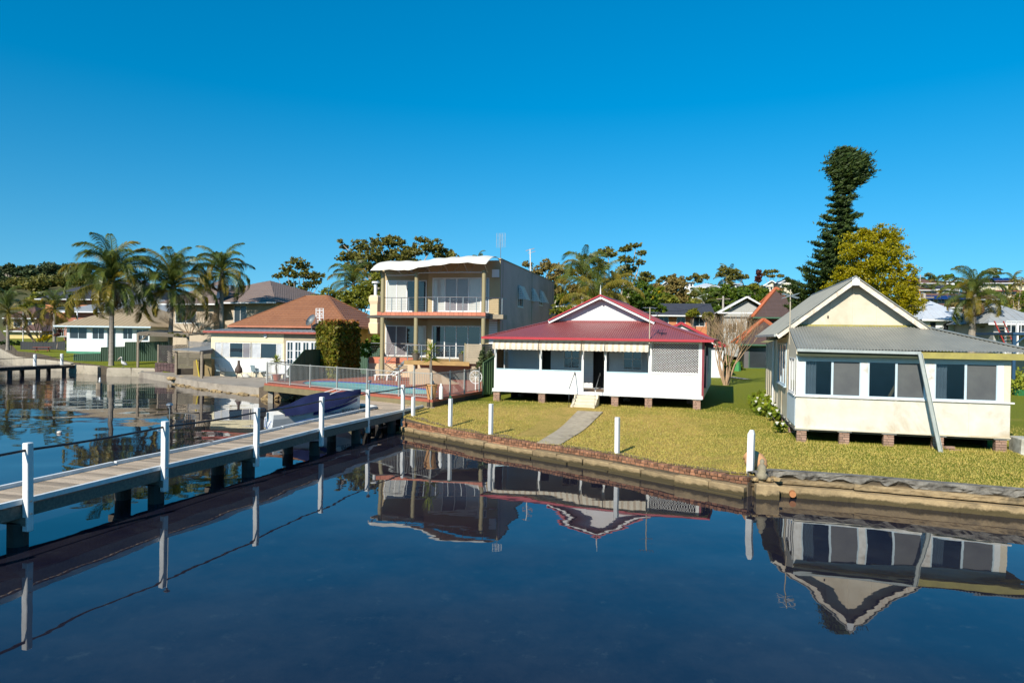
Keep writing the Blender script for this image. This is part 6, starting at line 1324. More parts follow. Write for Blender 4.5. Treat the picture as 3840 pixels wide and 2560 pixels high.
# --- left cove
hq('white cottage with tan ribbed hip roof behind the green fence',250,560,1316,1221,80,ws=[(.03,.25,.48,.95),(.31,.46,.48,.95),(.49,.60,.02,.95),(.68,.80,.5,.95),(.84,.99,.45,.9)],rc='tan',wc='white',rh=2.9,d=11,ov=.9,trim=mat('pale_blue_frame',(.40,.50,.55)),base=.1,ang=-10)
MB_=MB().box(0,7,-.05,0,-.7,.0).build('green_base',mat('jade_green_base',(.05,.22,.13),None,2,.6,.05),bpy.data.objects['house'])
hq('grey flat-pitched house with balcony behind the tan roofed cottage',240,600,1290,1168,98,ws=[(.1,.25,.3,.75),(.32,.48,.3,.9),(.6,.8,.3,.9)],rc='grey',wc='rbrick',rh=2.3,d=12,ov=1,deck=(1.2,1.8),ang=-12)
hq('dark slate roofed house with a brick base under the palm crown',170,560,1220,1122,128,ws=[(.1,.3,.5,.8),(.5,.7,.5,.8)],rc='dark',wc='brick',rh=4.2,d=14,ov=1.2,ang=-8)
bh=hq('long beige house with taupe tiled roof behind the three palms',640,1030,1305,1137,82,ws=[(.05,.18,.60,.95),(.62,.74,.02,.95),(.4,.5,.5,.95)],rc='taupe',wc='beige',rh=3.2,d=16,ov=1,ang=-22)
hq('beige wing with taupe roof left of the middle palm',640,800,1300,1140,79,ws=[(.1,.6,.55,.92)],rc='taupe',wc='beige',rh=3.0,d=9,ov=1,ang=-15)
sw2=thing('solar_water_heater','silver solar hot water tank with panels on the taupe roof','water heater',tuple(atd(835,1095,80)),R(-20)); MB().tube([(-1.2,.3,.5),(1.2,.3,.5)],.35,12).build('tank',steel,sw2); MB().bar((-1.2,-.3,.15),(-1.2,-2.2,-1.0),.05).build('pipe',steel,sw2); MB().prism([(-1.4,-.1,.2),(1.4,-.1,.2),(1.4,-2.1,-.9),(-1.4,-2.1,-.9)],(0,0,.08)).build('panel',darkglass,sw2)
hq('red-brown tiled house with cream trim on the far side of the cove',30,130,1235,1192,118,ws=[(.2,.45,.2,.8),(.6,.9,.2,.8)],rc='brown',wc='yellow',rh=2.3,d=9,ov=.6,ang=10)
hq('yellow boathouse with a sloping stair beside the bare shrub',35,150,1320,1240,100,ws=[(.05,.2,.1,.6),(.4,.6,.1,.6)],rc='brown',wc='yellow',rh=1.2,d=8,ov=.5,ang=8)
for i,(u,v,w_,Y,rc,wc,l) in enumerate([(20,1135,52,270,'white','cream','white roofed house on the left hill with a wide gable'),(40,1160,40,240,'white','white','white gabled house below the wide gable on the left hill'),(85,1165,34,235,'grey','white','pale grey roofed house under the left hill trees'),(95,1178,44,225,'white','white','long white roofed house in front of the left hill dark trees'),(5,1190,50,205,'grey','grey','grey roofed house low on the left hillside'),(60,1200,44,190,'grey','white','grey and white house with a blue-grey side at the hill foot'),(190,1120,50,230,'red','white','house with a red roof between the hill gums and the palm'),(225,1135,44,210,'grey','brick','grey roofed house with a brick end beside the red roof'),(120,1222,62,160,'brown','rbrick','brown tiled house across the cove behind the flagpole'),(75,1120,18,290,'white','white','small white house tucked in the left hill gums')]):
    hq(l,u,u+w_,v+14,v,Y,ws=[(.1,.35,.2,.8),(.6,.9,.2,.8)],rc=rc,wc=wc,rh=Y*.012,d=9,ov=.6,ang=5 if i%2 else -12)
# wooded hill on the left
def wood(name,label,u0,u1,vt,Ys,leaf,n,seed,size):
    rs=np.random.RandomState(seed); P=[]; r=random.Random(seed)
    for i in range(n):
        u=r.uniform(u0,u1); Y=r.uniform(*Ys); X=atd(u,1150,Y).x; g=gh(X,Y); rad=r.uniform(.65,1.2)*Y/FPX*34; hh=r.uniform(.2,1.0)*(atd(u,vt(u)+r.uniform(0,50)**1.0,Y).z-g)
        hh=max(rad*.7,hh); P.append(clump_pts((X,Y,g+hh),(rad,rad,rad*.6),480,rs,.4,.5)); P.append(clump_pts((X,Y,g+hh*.5),(rad*.8,rad*.8,rad*.6),180,rs,.4,.5))
    P=np.concatenate(P); V,F=leaves(P,size,rs=rs); o=bpy.data.objects.new(name,npmesh(name,V,F,LM[leaf])); COL.objects.link(o); o['kind']='stuff'; tag(o,label,'trees')
wood('hill_wood','dark gum wood covering the hill top at the far left',-200,330,lambda u:995+8*math.sin(u*.05),(290,330),'blue',95,1,.8)
wood('hill_wood_lower','olive gum wood on the slope under the far left hill top',-150,330,lambda u:1085,(240,285),'gum',40,2,.75)
wood('distant_trees','low distant treeline seen between the palms and roofs',450,1250,lambda u:1100+10*math.sin(u*.03),(150,190),'olive',70,3,.6)
wood('hillside_scrub','dense mixed scrub filling the hillside between the houses',1850,3950,lambda u:1082+10*math.sin(u*.02),(110,235),'green',300,4,.6)
wood('hillside_scrub_olive','dry olive scrub between the hillside houses',1850,3950,lambda u:1090+10*math.sin(u*.05),(100,240),'olive',190,5,.6)
ctree('gum_tree','olive gum at the foot of the left hill beside the red-brown roof',170,120,[(120,1130,20,.8,0),(150,1110,22,.8,0),(100,1155,20,.8,0),(140,1150,24,.8,0),(165,1130,16,.8,0)],'olive',.55,150,r0=.3,seed=43)
for i,(u,v,Y,l) in enumerate(((30,1000,300,'leftmost tall gum on the far left hill skyline'),(75,1010,300,'second tall gum on the left hill skyline'),(110,1005,305,'third tall gum on the left hill skyline'),(155,1015,300,'gum beside the skyline gap on the left hill'),(185,1005,300,'tall gum on the left hill near the palm crown'))):
    ctree('gum_tree',l,Y,u,[(u+dx,v+dy,rr2,.5,0) for dx,dy,rr2 in((-14,4,13),(6,-4,14),(20,8,12),(-4,14,14),(12,22,12),(-18,20,10))],'blue',.9,60,r0=.5,bk=barkp,seed=90+i)
# cove seawall, lawn strip, far jetty
lw=off([(-43.6,68),(-39.7,65.8)],0)
def cwall(name,label,path,z0,z1,th=.35,step=2.4,m_=None):
    t=thing(name,label,'seawall'); P_=[Vector(p) for p in path]
    for c,a,l in along(path,step): block('wall_block',t,(c.x,c.y,(z0+z1)/2),(l-.015,th,z1-z0),a,m_ or mat('pale_seawall',(.42,.36,.27),(.33,.28,.21),1.5,.9,.4,dirt=(.17,.15,.11)),rnd.randrange(4))
    return t
cwall('cove_seawall','pale concrete seawall left of the boat step',[(-43.7,67.7),(-39.6,65.5)],-.6,.82); cwall('cove_seawall','pale concrete seawall with eroded foot below the pelican',[(-37.6,63.5),(-33.2,63.7)],-.6,.78); 
cwall('cove_seawall','recessed dark return of seawall at the boat step',[(-39.7,65.6),(-39.5,67.6),(-37.5,67.2),(-37.4,63.6)],-.6,.75,step=1.2)
cwall('cove_seawall','long pale seawall receding along the far cove lawn',[(-150,159.5),(-87.9,116.7),(-58.7,80.7),(-43.7,67.9)],-.6,1.0,step=4)
fj=thing('far_jetty','low dark timber jetty at the left edge of the cove','jetty'); ja=Vector((-43.0,67.2)); jb=Vector((-46.6,54)); jd=(jb-ja).normalized(); jn=Vector((-jd.y,jd.x))
for k in range(44): c=ja+jd*(.15+k*.3)-jn*.0; inst('plank',unitbox(beamm,1),fj,(c.x-.8,c.y,.84),(0,0,math.atan2(jd.y,jd.x)),(.28,1.6,.05))
for o_ in(0,-1.5):
    a=ja+Vector((o_,0)); b=jb+Vector((o_,0)); MB().bar((a.x,a.y,.66),(b.x,b.y,.66),.14,.26).build('bearer',pilem,fj)
for k in range(5):
    for o_ in(0,-1.5): p=ja+jd*(1.2+k*2.7)+Vector((o_,0)); MB().lathe([(.19,-1.5),(.19,.6)],8,(p.x,p.y,0)).build('pile',pilem,fj)
jp=[]
for u,l in((131,'left white round post on the low far jetty'),(232,'right white round post on the low far jetty')):
    t_=tf((ja.x-.1,ja.y,.85),(jb.x-.1,jb.y,.85),[u])[0]; p=ja.lerp(jb,t_); o=MB().lathe([(.14,0),(.14,1.08),(.10,1.12)],12).build('jetty_post',whitepost,None); o.location=(p.x-.1,p.y,.82); tag(o,l,'post','white posts of the far jetty'); jp.append((p.x-.1,p.y,1.62))
tag(MB().tube([(ja.x,ja.y+.3,1.68),jp[1],jp[0],(jb.x,jb.y,1.6)],.03,6).build('rail',blackm),'thin dark rail between the two white posts of the far jetty','rail')
# stepped green fence, black fence
g=lambda u,v,Y:atd(u,v,Y)
def fpts(lst): return [(atd(u,vb,Y).x,atd(u,vb,Y).y,atd(u,vb,Y).z-.2,atd(u,vt,Y).z) for u,vb,vt,Y in lst]
colorbond('stepped_fence','dark green steel fence stepping up toward the pergola in three levels',fpts([(277,1368,1328,69),(378,1362,1326,69.5),(379,1362,1303,69.5),(468,1358,1300,70.5),(469,1358,1283,70.5),(640,1350,1281,72.5)]),grn)
colorbond('black_fence','low black paling fence behind the picnic table',fpts([(78,1316,1281,84),(160,1322,1284,84),(245,1326,1280,84)]),mat('black_paling',(.025,.027,.03),None,2,.7,.1),rib=.3)
pgt=thing('picnic_table','small red-brown picnic table by the black fence','table',tuple(atd(160,1325,80)),.3); rw_=mat('red_stained_wood',(.25,.06,.045),None,3,.7,.2)
MB().box(-.9,.9,-.4,.4,.7,.76).build('tabletop',rw_,pgt)
for s in(-1,1): MB().box(-.9,.9,s*.75-.13,s*.75+.13,.42,.46).build('bench',rw_,pgt); MB().bar((s*.6,-.8,0),(s*.6,.2,.7),.06).bar((s*.6,.8,0),(s*.6,-.2,.7),.06).build('legs',rw_,pgt)
fp=MB().tube([(0,0,0),(0,0,5.2)],.06,6).build('flagpole',white,None); q=atd(86,1305,88); fp.location=q; tag(fp,'slim white pole on the cove foreshore in front of the yellow house','pole')
bareshrub('tangled bare frangipani on the foreshore beside the black fence',atd(150,1300,88).x,88,atd(150,1300,88).z,5.0,1.2,9,5,.11)
ctree('shrub','strappy yellow-green shrub above the black fence',86,168,[(165,1270,14,.8,0),(180,1262,12,.8,0),(150,1275,10,.7,0)],'yellow',.2,300,r0=.1,seed=44,cat='shrub')
ctree('shrub','crimson shrub beside the white cottage corner',84,215,[(215,1255,9,1,0),(222,1240,8,1,0)],'maroon',.2,400,r0=.08,seed=45,cat='shrub')
ctree('cypress','narrow dark green cypress in front of the slate roof',115,265,[(265,1110,7,1.6,0),(262,1128,9,1.4,0),(268,1145,10,1.2,0)],'dark',.3,500,r0=.12,seed=46)
for i,(u,v) in enumerate(((60,1290),(20,1285),(110,1292))): ctree('shrub',['low dark shrub behind the flagpole','low dark shrub at the left edge by the palm','low dark shrub right of the flagpole'][i],90,u,[(u-12,v,12,.6,0),(u+8,v-3,13,.6,0),(u+20,v+3,10,.6,0)],'dark',.25,260,r0=.08,seed=47+i,cat='shrub')
# pergola, lattice shed
pw=mat('old_pergola_timber',(.26,.21,.15),(.18,.14,.10),3,.85,.4,stretch=(.4,5,5))
pg_=thing('pergola','old timber pergola with vine over its roof beside the green fence','pergola'); 
A=atd(520,1248,64); B=atd(705,1258,66); C_=atd(790,1252,70); D_=atd(600,1240,72)
m=MB(); m.prism([(A.x,A.y,A.z),(B.x,B.y,B.z),(C_.x,C_.y,C_.z),(D_.x,D_.y,D_.z)],(0,0,.08)); m.build('roof',pw,pg_); MB().bar(A+Vector((0,-.05,-.08)),B+Vector((0,-.05,-.08)),.08,.3).build('beam',pw,pg_)
for u,Y in((517,64.3),(704,66)): p=atd(u,1380,Y); MB().bar((p.x,p.y,.4),(p.x,p.y,A.z),.18).build('post',pw,pg_)
p=atd(517,1300,64.3); MB().bar((p.x,p.y,A.z-1.0),(p.x+1.0,p.y,A.z-.05),.09).build('brace',pw,pg_)
bareshrub('tangle of bare vine stems over the pergola roof',atd(715,1240,68).x,68,atd(715,1245,68).z-.3,3.2,1.8,10,6,.05)
bareshrub('pale wispy bare bush below the palm trunk',atd(760,1225,72).x,72,atd(760,1245,72).z-.3,3.0,1.5,12,7,.04)
ctree('vine','patch of yellow-green vine leaves on the pergola edge',65.5,650,[(640,1252,12,.4,0),(665,1256,12,.4,0),(690,1258,8,.4,0)],'olive',.12,500,r0=.03,seed=50,cat='vine')
def lattice_panel(par,a,b,z0,z1,mt,pitch=.22,w=.05):
    a=Vector(a[:2]); b=Vector(b[:2]); L_=(b-a).length; d=(b-a)/L_; m=MB(); H=z1-z0
    def pt3(s,z): q=a+d*s; return (q.x,q.y,z0+z)
    for sg_ in(1,-1):
        c=-H
        while c<L_:
            s0,zA=c,0.; s1,zB=c+H,H
            if s0<0: zA=-s0; s0=0
            if s1>L_: zB-=s1-L_; s1=L_
            if zB>zA: m.bar(pt3(s0,zA if sg_==1 else H-zA),pt3(s1,zB if sg_==1 else H-zB),w,.015,up=(d.y,-d.x,0)) 
            c+=pitch
    return m.build('lattice',mt,par)
ls=thing('lattice_screen','brown timber lattice screen on a low dark brick wall','screen'); a=atd(593,1370,62.5); b=atd(655,1372,62.0); dkw=mat('dark_lattice',(.07,.055,.05),None,3,.8,.1)
lattice_panel(ls,a,b,atd(593,1358,62.5).z,atd(593,1293,62.5).z,dkw); MB().bar((a.x,a.y,0.8),(a.x,a.y,atd(593,1292,62).z),.12).build('post',pw,ls)
lattice_panel(ls,b,atd(700,1300,64),atd(650,1310,62).z,atd(650,1293,62).z,dkw)
m=MB(); bz0,bz1=-.3,atd(593,1359,62.5).z
bw_=MB().bar((a.x-.2,a.y,(bz0+bz1)/2),(b.x+.3,b.y,(bz0+bz1)/2),.24,bz1-bz0).build('brick_wall',mortar,ls); Lw=(b-a).length+.5; dd_=Vector((b.x-a.x,b.y-a.y)).normalized()
for r_ in range(9):
    for k in range(7):
        c=Vector((a.x-.2,a.y))+dd_*(Lw*(k+.5)/7); block('brick',bw_,(c.x,c.y,bz1-.08-r_*.155),(Lw/7-.03,.28,.13),math.atan2(dd_.y,dd_.x),mat('dark_brick',(.10,.055,.05),(.07,.04,.04),6,.8,.4,rand=.3),r_%4)
l3=thing('diagonal_trellis','grey diagonal lattice panel above the shed roof','screen'); lattice_panel(l3,atd(705,1300,66),atd(797,1295,62),atd(750,1303,64).z,atd(750,1281,64).z,mat('grey_lattice',(.22,.22,.23),None,2,.7,0),pitch=.24)
shd=thing('boat_shed','open-fronted lean-to shed with grey iron roof and weathered posts beside the patio','shed')
S0=atd(648,1311,58.5); S1=atd(750,1318,54.5); S2=atd(797,1312,56.5); S3=atd(797,1299,62.5)
m=MB(); m.prism([S0,S1,S2,S3],(0,0,.06)); m.build('roof',mat('dull_iron_roof',(.22,.23,.23),(.16,.165,.17),2,.6,.2),shd); MB().bar(S1+Vector((0,-.02,-.12)),S2+Vector((0,-.02,-.12)),.05,.26).build('fascia',mat('dark_fascia',(.08,.075,.07),None,2,.7,0),shd); MB().bar(S0+Vector((0,-.02,-.08)),S1+Vector((0,-.02,-.08)),.05,.12).build('fascia',pw,shd)
for q in(S0+Vector((.3,0,0)),S1+Vector((.1,.1,0))): MB().bar((q.x,q.y,.3),(q.x,q.y,q.z),.18).build('post',pw,shd)
Bk0=atd(655,1400,61.5); Bk1=atd(797,1400,62.4)
for k in range(9): MB().bar((Bk0.x,Bk0.y,.75+k*.19),(Bk1.x,Bk1.y,.75+k*.19),.05,.175).build('back_board',mat('shed_boards',(.17,.145,.10),(.12,.10,.07),3,.8,.2),shd)
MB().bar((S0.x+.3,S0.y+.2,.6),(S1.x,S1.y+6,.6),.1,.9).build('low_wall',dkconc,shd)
for i,(u,v,s) in enumerate(((752,1395,.8),(775,1392,.9))): q=atd(u,v,57.8); cbx=MB().box(-s*.6,s*.6,-.3,.3,0,s*1.6).build('storage_box',mat('ochre_box',(.23,.16,.06),None,3,.7,.1),None); cbx.location=(q.x,q.y,.52); tag(cbx,['left ochre storage box inside the open shed','right ochre storage box inside the open shed'][i],'box')
yo=MB().bar((0,0,0),(-.35,.2,1.4),.07).build('yellow_paddle',mat('yellow_paint',(.6,.45,.03),None,2,.5,0),None); q=atd(748,1405,56.3); yo.location=(q.x,q.y,.52); tag(yo,'yellow paddle leaning inside the shed opening','paddle')
rp=thing('slipway_rocks','loose golden rocks and plank at the foot of the shed','rocks')
for i in range(16): q=atd(640+i*3+rnd.uniform(-4,4),1415,57.5-rnd.random()*2); inst('rock',rmesh[i%6],rp,(q.x,q.y,.15+rnd.uniform(0,.3)),(0,0,i),(.7,.5,.4))
# lawn grass patch rows and pelican
def pelican():
    q=at(462,1382,.82); t=thing('pelican','pelican with long pale bill standing on the seawall grass','bird',(q.x,q.y,.85),R(165)); t.scale=(.78,.78,.78)
    pw_=mat('pelican_white',(.50,.48,.45),None,3,.7,.1); gy=mat('pelican_grey',(.22,.22,.23),None,3,.7,.1); pk=mat('pelican_bill',(.70,.48,.38),None,3,.5,0)
    me=bpy.data.meshes.new('body'); 
    J=[(-.55,0,.42,.05),(-.35,0,.50,.14),(-.1,0,.60,.20),(.1,0,.66,.17),(.22,0,.82,.08),(.20,0,1.05,.055),(.24,0,1.25,.06),(.36,0,1.28,.075)]
    MB().tube([j[:3] for j in J],[j[3] for j in J],10).build('body',pw_,t,smooth=True)
    MB().tube([(-.6,.0,.42),(-.3,.0,.58),(.05,0,.74)],[.03,.15,.12],8).build('wing',gy,t,smooth=True)
    MB().tube([(.40,0,1.27),(.62,0,1.10),(.85,0,.93)],[.055,.05,.015],8).build('bill',pk,t,smooth=True)
    for s in(-.08,.08): MB().tube([(-.05,s,.45),(-.03,s,.0),(.1,s,.0)],.018,5).build('leg',gy,t)
pelican()
for i,(u,v) in enumerate(((375,1452),(412,1458),(130,1372))): pass
bp=MB().lathe([(.0,-.1),(.2,.0),(.17,.12),(.0,.17)],12).build('mooring_buoy',mat('buoy_white',(.7,.6,.5),None,2,.5,0),None); bp.scale=(.5,.5,.5); bp.location=at(223,1622,.02); tag(bp,'small pale round mooring buoy floating left of the jetty','buoy')
for i,(u,v,l) in enumerate(((372,1458,'short weathered mooring pile with a small bird on top'),(415,1465,'square topped weathered mooring pile in the palm reflection'))):
    o=MB().lathe([(.22,-1.2),(.22,.45)],8).build('mooring_pile',pw,None); o.location=at(u,v,0); tag(o,l,'pile')
bd=MB().lathe([(.02,0),(.09,.08),(.07,.2),(.05,.28),(.06,.34),(.01,.4)],8).build('bird',white,None,smooth=True); bd.location=at(372,1458,0)+Vector((.05,0,.45)); tag(bd,'small white and dark bird perched on a mooring pile','bird')
# --- middle and right background
gar=hq('white garage with crimson gable roof behind the bare crepe myrtle',2395,2712,1407,1290,58,ws=[],roof='gable',rc='red',wc='white',rh=1.9,d=7,ov=.3,trim=redtrim,ang=-14)
hq('orange brick house with dark flat-pitched roof and white windows',2440,2650,1262,1182,92,ws=[(.03,.12,.25,.92),(.14,.32,.05,.95),(.46,.62,.55,.95),(.76,.97,.5,.95)],roof='side',rc='dark',wc='brick',rh=1.8,d=8,ov=1,ang=-8)
hq('grey gabled house with a white pediment behind the crepe myrtle',2712,2880,1300,1172,85,ws=[(.5,.85,.45,.75),(.1,.3,.4,.7)],roof='gable',rc='grey',wc='grey',rh=2.0,d=10,ov=.8,ang=-12)
oh=hq('dark tiled red brick house with orange ridge caps and green eaves',2850,3010,1330,1190,76,ws=[(.05,.3,.72,.9),(.5,.7,.72,.9)],rc='orange',wc='rbrick',rh=3.6,d=12,ov=.9,trim=mat('dark_green_trim',(.03,.10,.05),None,2,.6,0),ang=-15)
o2=hq('low dark tiled porch with orange ridges in front of the red brick house',2790,2960,1385,1290,70,ws=[(.1,.9,.05,.9)],rc='orange',wc='dark',rh=2.6,d=8,ov=.8,trim=mat('dark_green_trim',(.03,.10,.05)),ang=-15)
oc=mat('orange_ridge',(.52,.14,.05),None,2,.6,.1)
for hh in(oh,o2):
    rf_=[c for c in hh.children if c.name.startswith('roof')][0]; fw_=[c for c in hh.children if c.name.startswith('front_wall')][0]; xs_=[v.co for v in fw_.data.vertices]; w_=max(v.x for v in xs_); h_=max(v.z for v in xs_); d_=12 if hh is oh else 8; ov=.9 if hh is oh else .8; rh=3.6 if hh is oh else 2.6
    if w_>=d_: q=(d_+2*ov)/2*.95; r0_=(-ov+q,d_/2,h_+rh); r1_=(w_+ov-q,d_/2,h_+rh)
    else: r0_=r1_=(w_/2,d_/2,h_+rh)
    for e_,t_ in(((-ov,-ov,h_),r0_),((w_+ov,-ov,h_),r1_),((-ov,d_+ov,h_),r0_)): MB().bar((e_[0],e_[1],e_[2]+.1),(t_[0],t_[1],t_[2]+.1),.35,.2).build('ridge_cap',oc,hh)
hq('white weatherboard house with pale roof behind the right palm',3470,3640,1262,1198,64,ws=[(.08,.25,.1,.9),(.38,.53,.25,.85),(.77,.93,.25,.85)],rc='white',wc='white',rh=2.0,d=9,ov=.5,ang=-12)
hq('low white carport block right of the palm trunk',3656,3700,1265,1226,66,ws=[],roof='flat',rc='white',wc='white',rh=0,d=5,ov=.1,ang=-12)
hq('raised grey house with a deck and red ladder at the right edge',3725,3900,1290,1212,56,ws=[(.1,.3,.2,.9),(.35,.6,.1,.9)],rc='grey',wc='grey',rh=1.9,d=8,ov=.7,deck=(.9,2),ang=-12)
ld=thing('red_ladder','red-railed timber stair up to the raised grey deck','stairs',tuple(atd(3770,1295,53.5)),0)
for s in(0,.7): MB().bar((s,0,0),(s-.9,0,1.9),.07).build('stringer',mat('red_rail',(.45,.04,.03),None,2,.5,0),ld)
for k in range(7): MB().box(-.13*k,.7-.13*k,-.1,.1,.2+k*.25,.24+k*.25).build('tread',pw,ld)
cp_=thing('blue_carport','dark blue steel carport frame at the right edge behind the cream cottage','carport',tuple(atd(3795,1330,42)),R(-12)); nb=mat('navy_steel',(.02,.06,.12),None,2,.4,0)
z_=atd(3795,1255,42).z-atd(3795,1330,42).z
MB().box(0,6,-.1,5,z_,z_+.15).build('roof',nb,cp_)
for x in(.1,3): MB().box(x-.08,x+.08,-.05,.1,-1.5,z_).build('post',nb,cp_)
MB().bar((.1,0,z_-.6),(.8,0,z_),.08).build('brace',nb,cp_)
gl_=thing('garden_pots','green pot with yellow flowering plant behind the cream cottage right wall','potted plant',tuple(at(3825,1485,.9)),0); MB().lathe([(.3,0),(.42,.45),(.36,.45)],12).build('pot',mat('green_glaze',(.03,.16,.06),None,2,.4,0),gl_)
P=nr.normal(size=(700,3))*np.array([.4,.3,.35])+np.array([0,0,.9]); V,F=leaves(P,.14); o=bpy.data.objects.new('foliage',npmesh('foliage',V,F,leafmat('yucca_leaf',[(.26,.30,.03),(.42,.42,.05)]))); COL.objects.link(o); o.parent=gl_
shd2=MB().box(0,3,0,.1,0,2.6).build('beige_steel_fence',WL['beige'],None); shd2.location=at(3798,1465,.9); shd2.rotation_euler=(0,0,R(-14)); tag(shd2,'beige steel fence panel behind the cream cottage right wall','fence')
# hillside houses
HH=[(2595,2700,1110,1078,'white','white','hip',170,'tall white house with a pale hip roof and dark verandahs on the hill'),(2615,2675,1140,1118,'grey','grey','gable',140,'grey gabled house below the tall white house on the hill'),(2440,2480,1090,1075,'dark','grey','hip',180,'dark hip roofed house on the skyline behind the wattle'),(2480,2510,1088,1074,'brown','cream','gable',185,'small cream gabled house on the skyline'),(2560,2600,1080,1060,'green','white','flat',195,'flat roofed pale green house beside the brown tree'),(2725,2775,1085,1065,'white','white','flat',200,'low white flat roofed house on the ridge'),(2770,2815,1082,1072,'grey','dark','flat',200,'long low dark house with a white fascia on the ridge'),(2870,2915,1095,1070,'white','cream','gable',165,'cream gabled house with bright windows on the ridge'),(2925,2985,1085,1062,'dark','cream','gable',160,'dark roofed house with a cream window bay left of the pine'),(2850,2900,1125,1110,'white','white','flat',140,'low white annex under the ridge houses'),(3425,3520,1080,1062,'brown','cream','side',170,'long brown roofed cream house right of the golden tree'),(3440,3500,1105,1088,'brown','grey','hip',150,'brown roofed house just below the long cream one'),(3525,3600,1068,1056,'white','white','flat',185,'white flat roofed house on the right skyline'),(3500,3560,1105,1085,'dark','white','side',150,'dark roofed white house behind the small palm'),(3460,3600,1150,1115,'brown','beige','side',110,'wide brown house with solar panels on its roof'),(3445,3610,1182,1152,'brown','beige','side',95,'two storey beige house with scaffold rails below the solar roof'),(3670,3780,1085,1062,'brown','cream','side',150,'cream house with blue solar panels right of the palm top'),(3710,3830,1110,1092,'red','cream','flat',125,'low cream house with a maroon flat roof at the right'),(3770,3860,1075,1060,'brown','cream','hip',170,'brown roofed house on the right skyline edge'),(3640,3760,1140,1122,'brown','beige','side',110,'long low beige house behind the palm fronds'),(2100,2165,1160,1148,'green','brick','hip',100,'sage roofed orange brick house behind the taupe house'),(2380,2400,1105,1090,'white','white','flat',150,'tiny white house in the trees behind the dark green tree'),(1400,1440,1175,1160,'dark','white','hip',72,'dark tiled roof beside the cream chimney')]
for i,(u0,u1,vb,vt,rc,wc,rf_,Y,l) in enumerate(HH):
    hq(l,u0,u1,vb,vt,Y,ws=[(.08,.3,.25,.85),(.4,.6,.25,.85),(.7,.92,.25,.85)],roof=rf_,rc=rc,wc=wc,rh=Y*(.008 if rf_!='gable' else .007),d=8,ov=.6,ang=-15+(i*7)%12,base=3)
LABS=set()
# ridge filler trees, right and middle
r=random.Random(3); kinds=[('gum','grey-green gum'),('green','bright green leafy tree'),('brown','brown-tinged tree'),('olive','olive leafy tree')]
spots=[(2290,1105,150,16),(2350,1065,185,10),(2460,1075,170,16),(2590,1150,100,22),(2610,1100,160,18),(2655,1075,190,12),(2675,1095,160,13),(2830,1075,160,18),(2800,1085,180,16),(2870,1095,150,16),(2920,1090,150,14),(2955,1075,170,12),(2900,1130,110,18),(2860,1150,100,16),(3000,1150,100,18),(3480,1105,150,12),(3560,1080,170,12),(3600,1065,180,12),(3660,1090,150,14),(3780,1080,160,14),(3700,1115,120,18),(3830,1110,120,18),(3590,1150,95,18),(2600,1170,90,18),(2655,1185,86,20),(2690,1165,95,18),(2150,1080,110,22),(2110,1120,95,20),(2290,1070,170,16),(2400,1060,200,12),(1880,1040,120,18),(1760,1000,120,18),(2740,1065,200,12),(2960,1110,130,12)]
words=['left of','below','beside','under']
for i,(u,v,Y,rp) in enumerate(spots):
    kd=kinds[i%4]; dirn='far-right' if u>3500 else 'right-hand' if u>2800 else 'middle' if u>2300 else 'left-hand'
    cl=[(u+r.uniform(-.6,.6)*rp,v+r.uniform(-.3,.5)*rp,rp*r.uniform(.6,.9),.75,0) for _ in range(5)]
    a=atd(u,v,Y); 
    nh=sorted(HH,key=lambda q:abs((q[0]+q[1])/2-u)+abs((q[2]+q[3])/2-v)*1.5)[0]; cu=(nh[0]+nh[1])/2; cv=(nh[2]+nh[3])/2
    rel='above' if v<cv-22 else 'below' if v>cv+22 else 'left of' if u<cu else 'right of'; sh=nh[8].replace('house','house').split(' on the ')[0].split(' behind ')[0].split(' below ')[0].split(' beside ')[0].split(' just ')[0].split(' in the ')[0]
    lab='%s %s the %s '%(kd[1],rel,' '.join(sh.split()[:7]))
    while lab in LABS: lab=('second ' if 'second' not in lab else 'further ')+lab.replace('second ','')
    LABS.add(lab)
    tt=ctree('hillside_tree',lab,Y,u,cl,kd[0],.2+Y/420,200,r0=.18,seed=60+i,group='trees scattered among the hillside houses')
for (u,v,Y,w_) in((3475,1122,108,8),(3725,1052,149,4)):
    q=atd(u,v,Y); sp3=thing('solar_array','row of dark blue solar panels on the %s roof'%('wide brown' if u<3500 else 'right skyline cream'),'solar panels',tuple(q),R(-12))
    for k in range(int(w_/1.1)): MB().prism([(k*1.1,0,0),(k*1.1+1.0,0,0),(k*1.1+1.0,1.0,.6),(k*1.1,1.0,.6)],(0,0,.05)).build('panel',mat('solar_blue',(.01,.03,.12),None,2,.2,0),sp3)
# cherry picker bucket with a worker in an orange helmet, far off
ck=thing('cherry_picker','white boom lift with its bucket raised above the white house roof','boom lift',tuple(atd(3472,1130,100)),0); MB().tube([(0,0,0),(3.4,1,-3.3)],.22,6).build('boom',white,ck); MB().box(-1.7,-.3,-.5,.5,-.4,.5).build('bucket',white,ck)
wk=thing('person','worker in white with an orange helmet standing in the boom lift bucket','person',tuple(atd(3472,1130,100)+Vector((-1.0,0,-.35))),0)
MB().tube([(0,0,.0),(0,0,.8),(0,0,1.25),(0,0,1.42),(0,0,1.5),(0,0,1.72)],[.16,.19,.23,.09,.10,.09],8).build('body',mat('worker_grey',(.5,.5,.5),None,2,.8,0),wk,smooth=True); MB().lathe([(.16,0),(.15,.1),(.06,.18)],8,(0,0,1.64)).build('helmet',mat('orange_helmet',(.7,.12,.02),None,2,.4,0),wk)
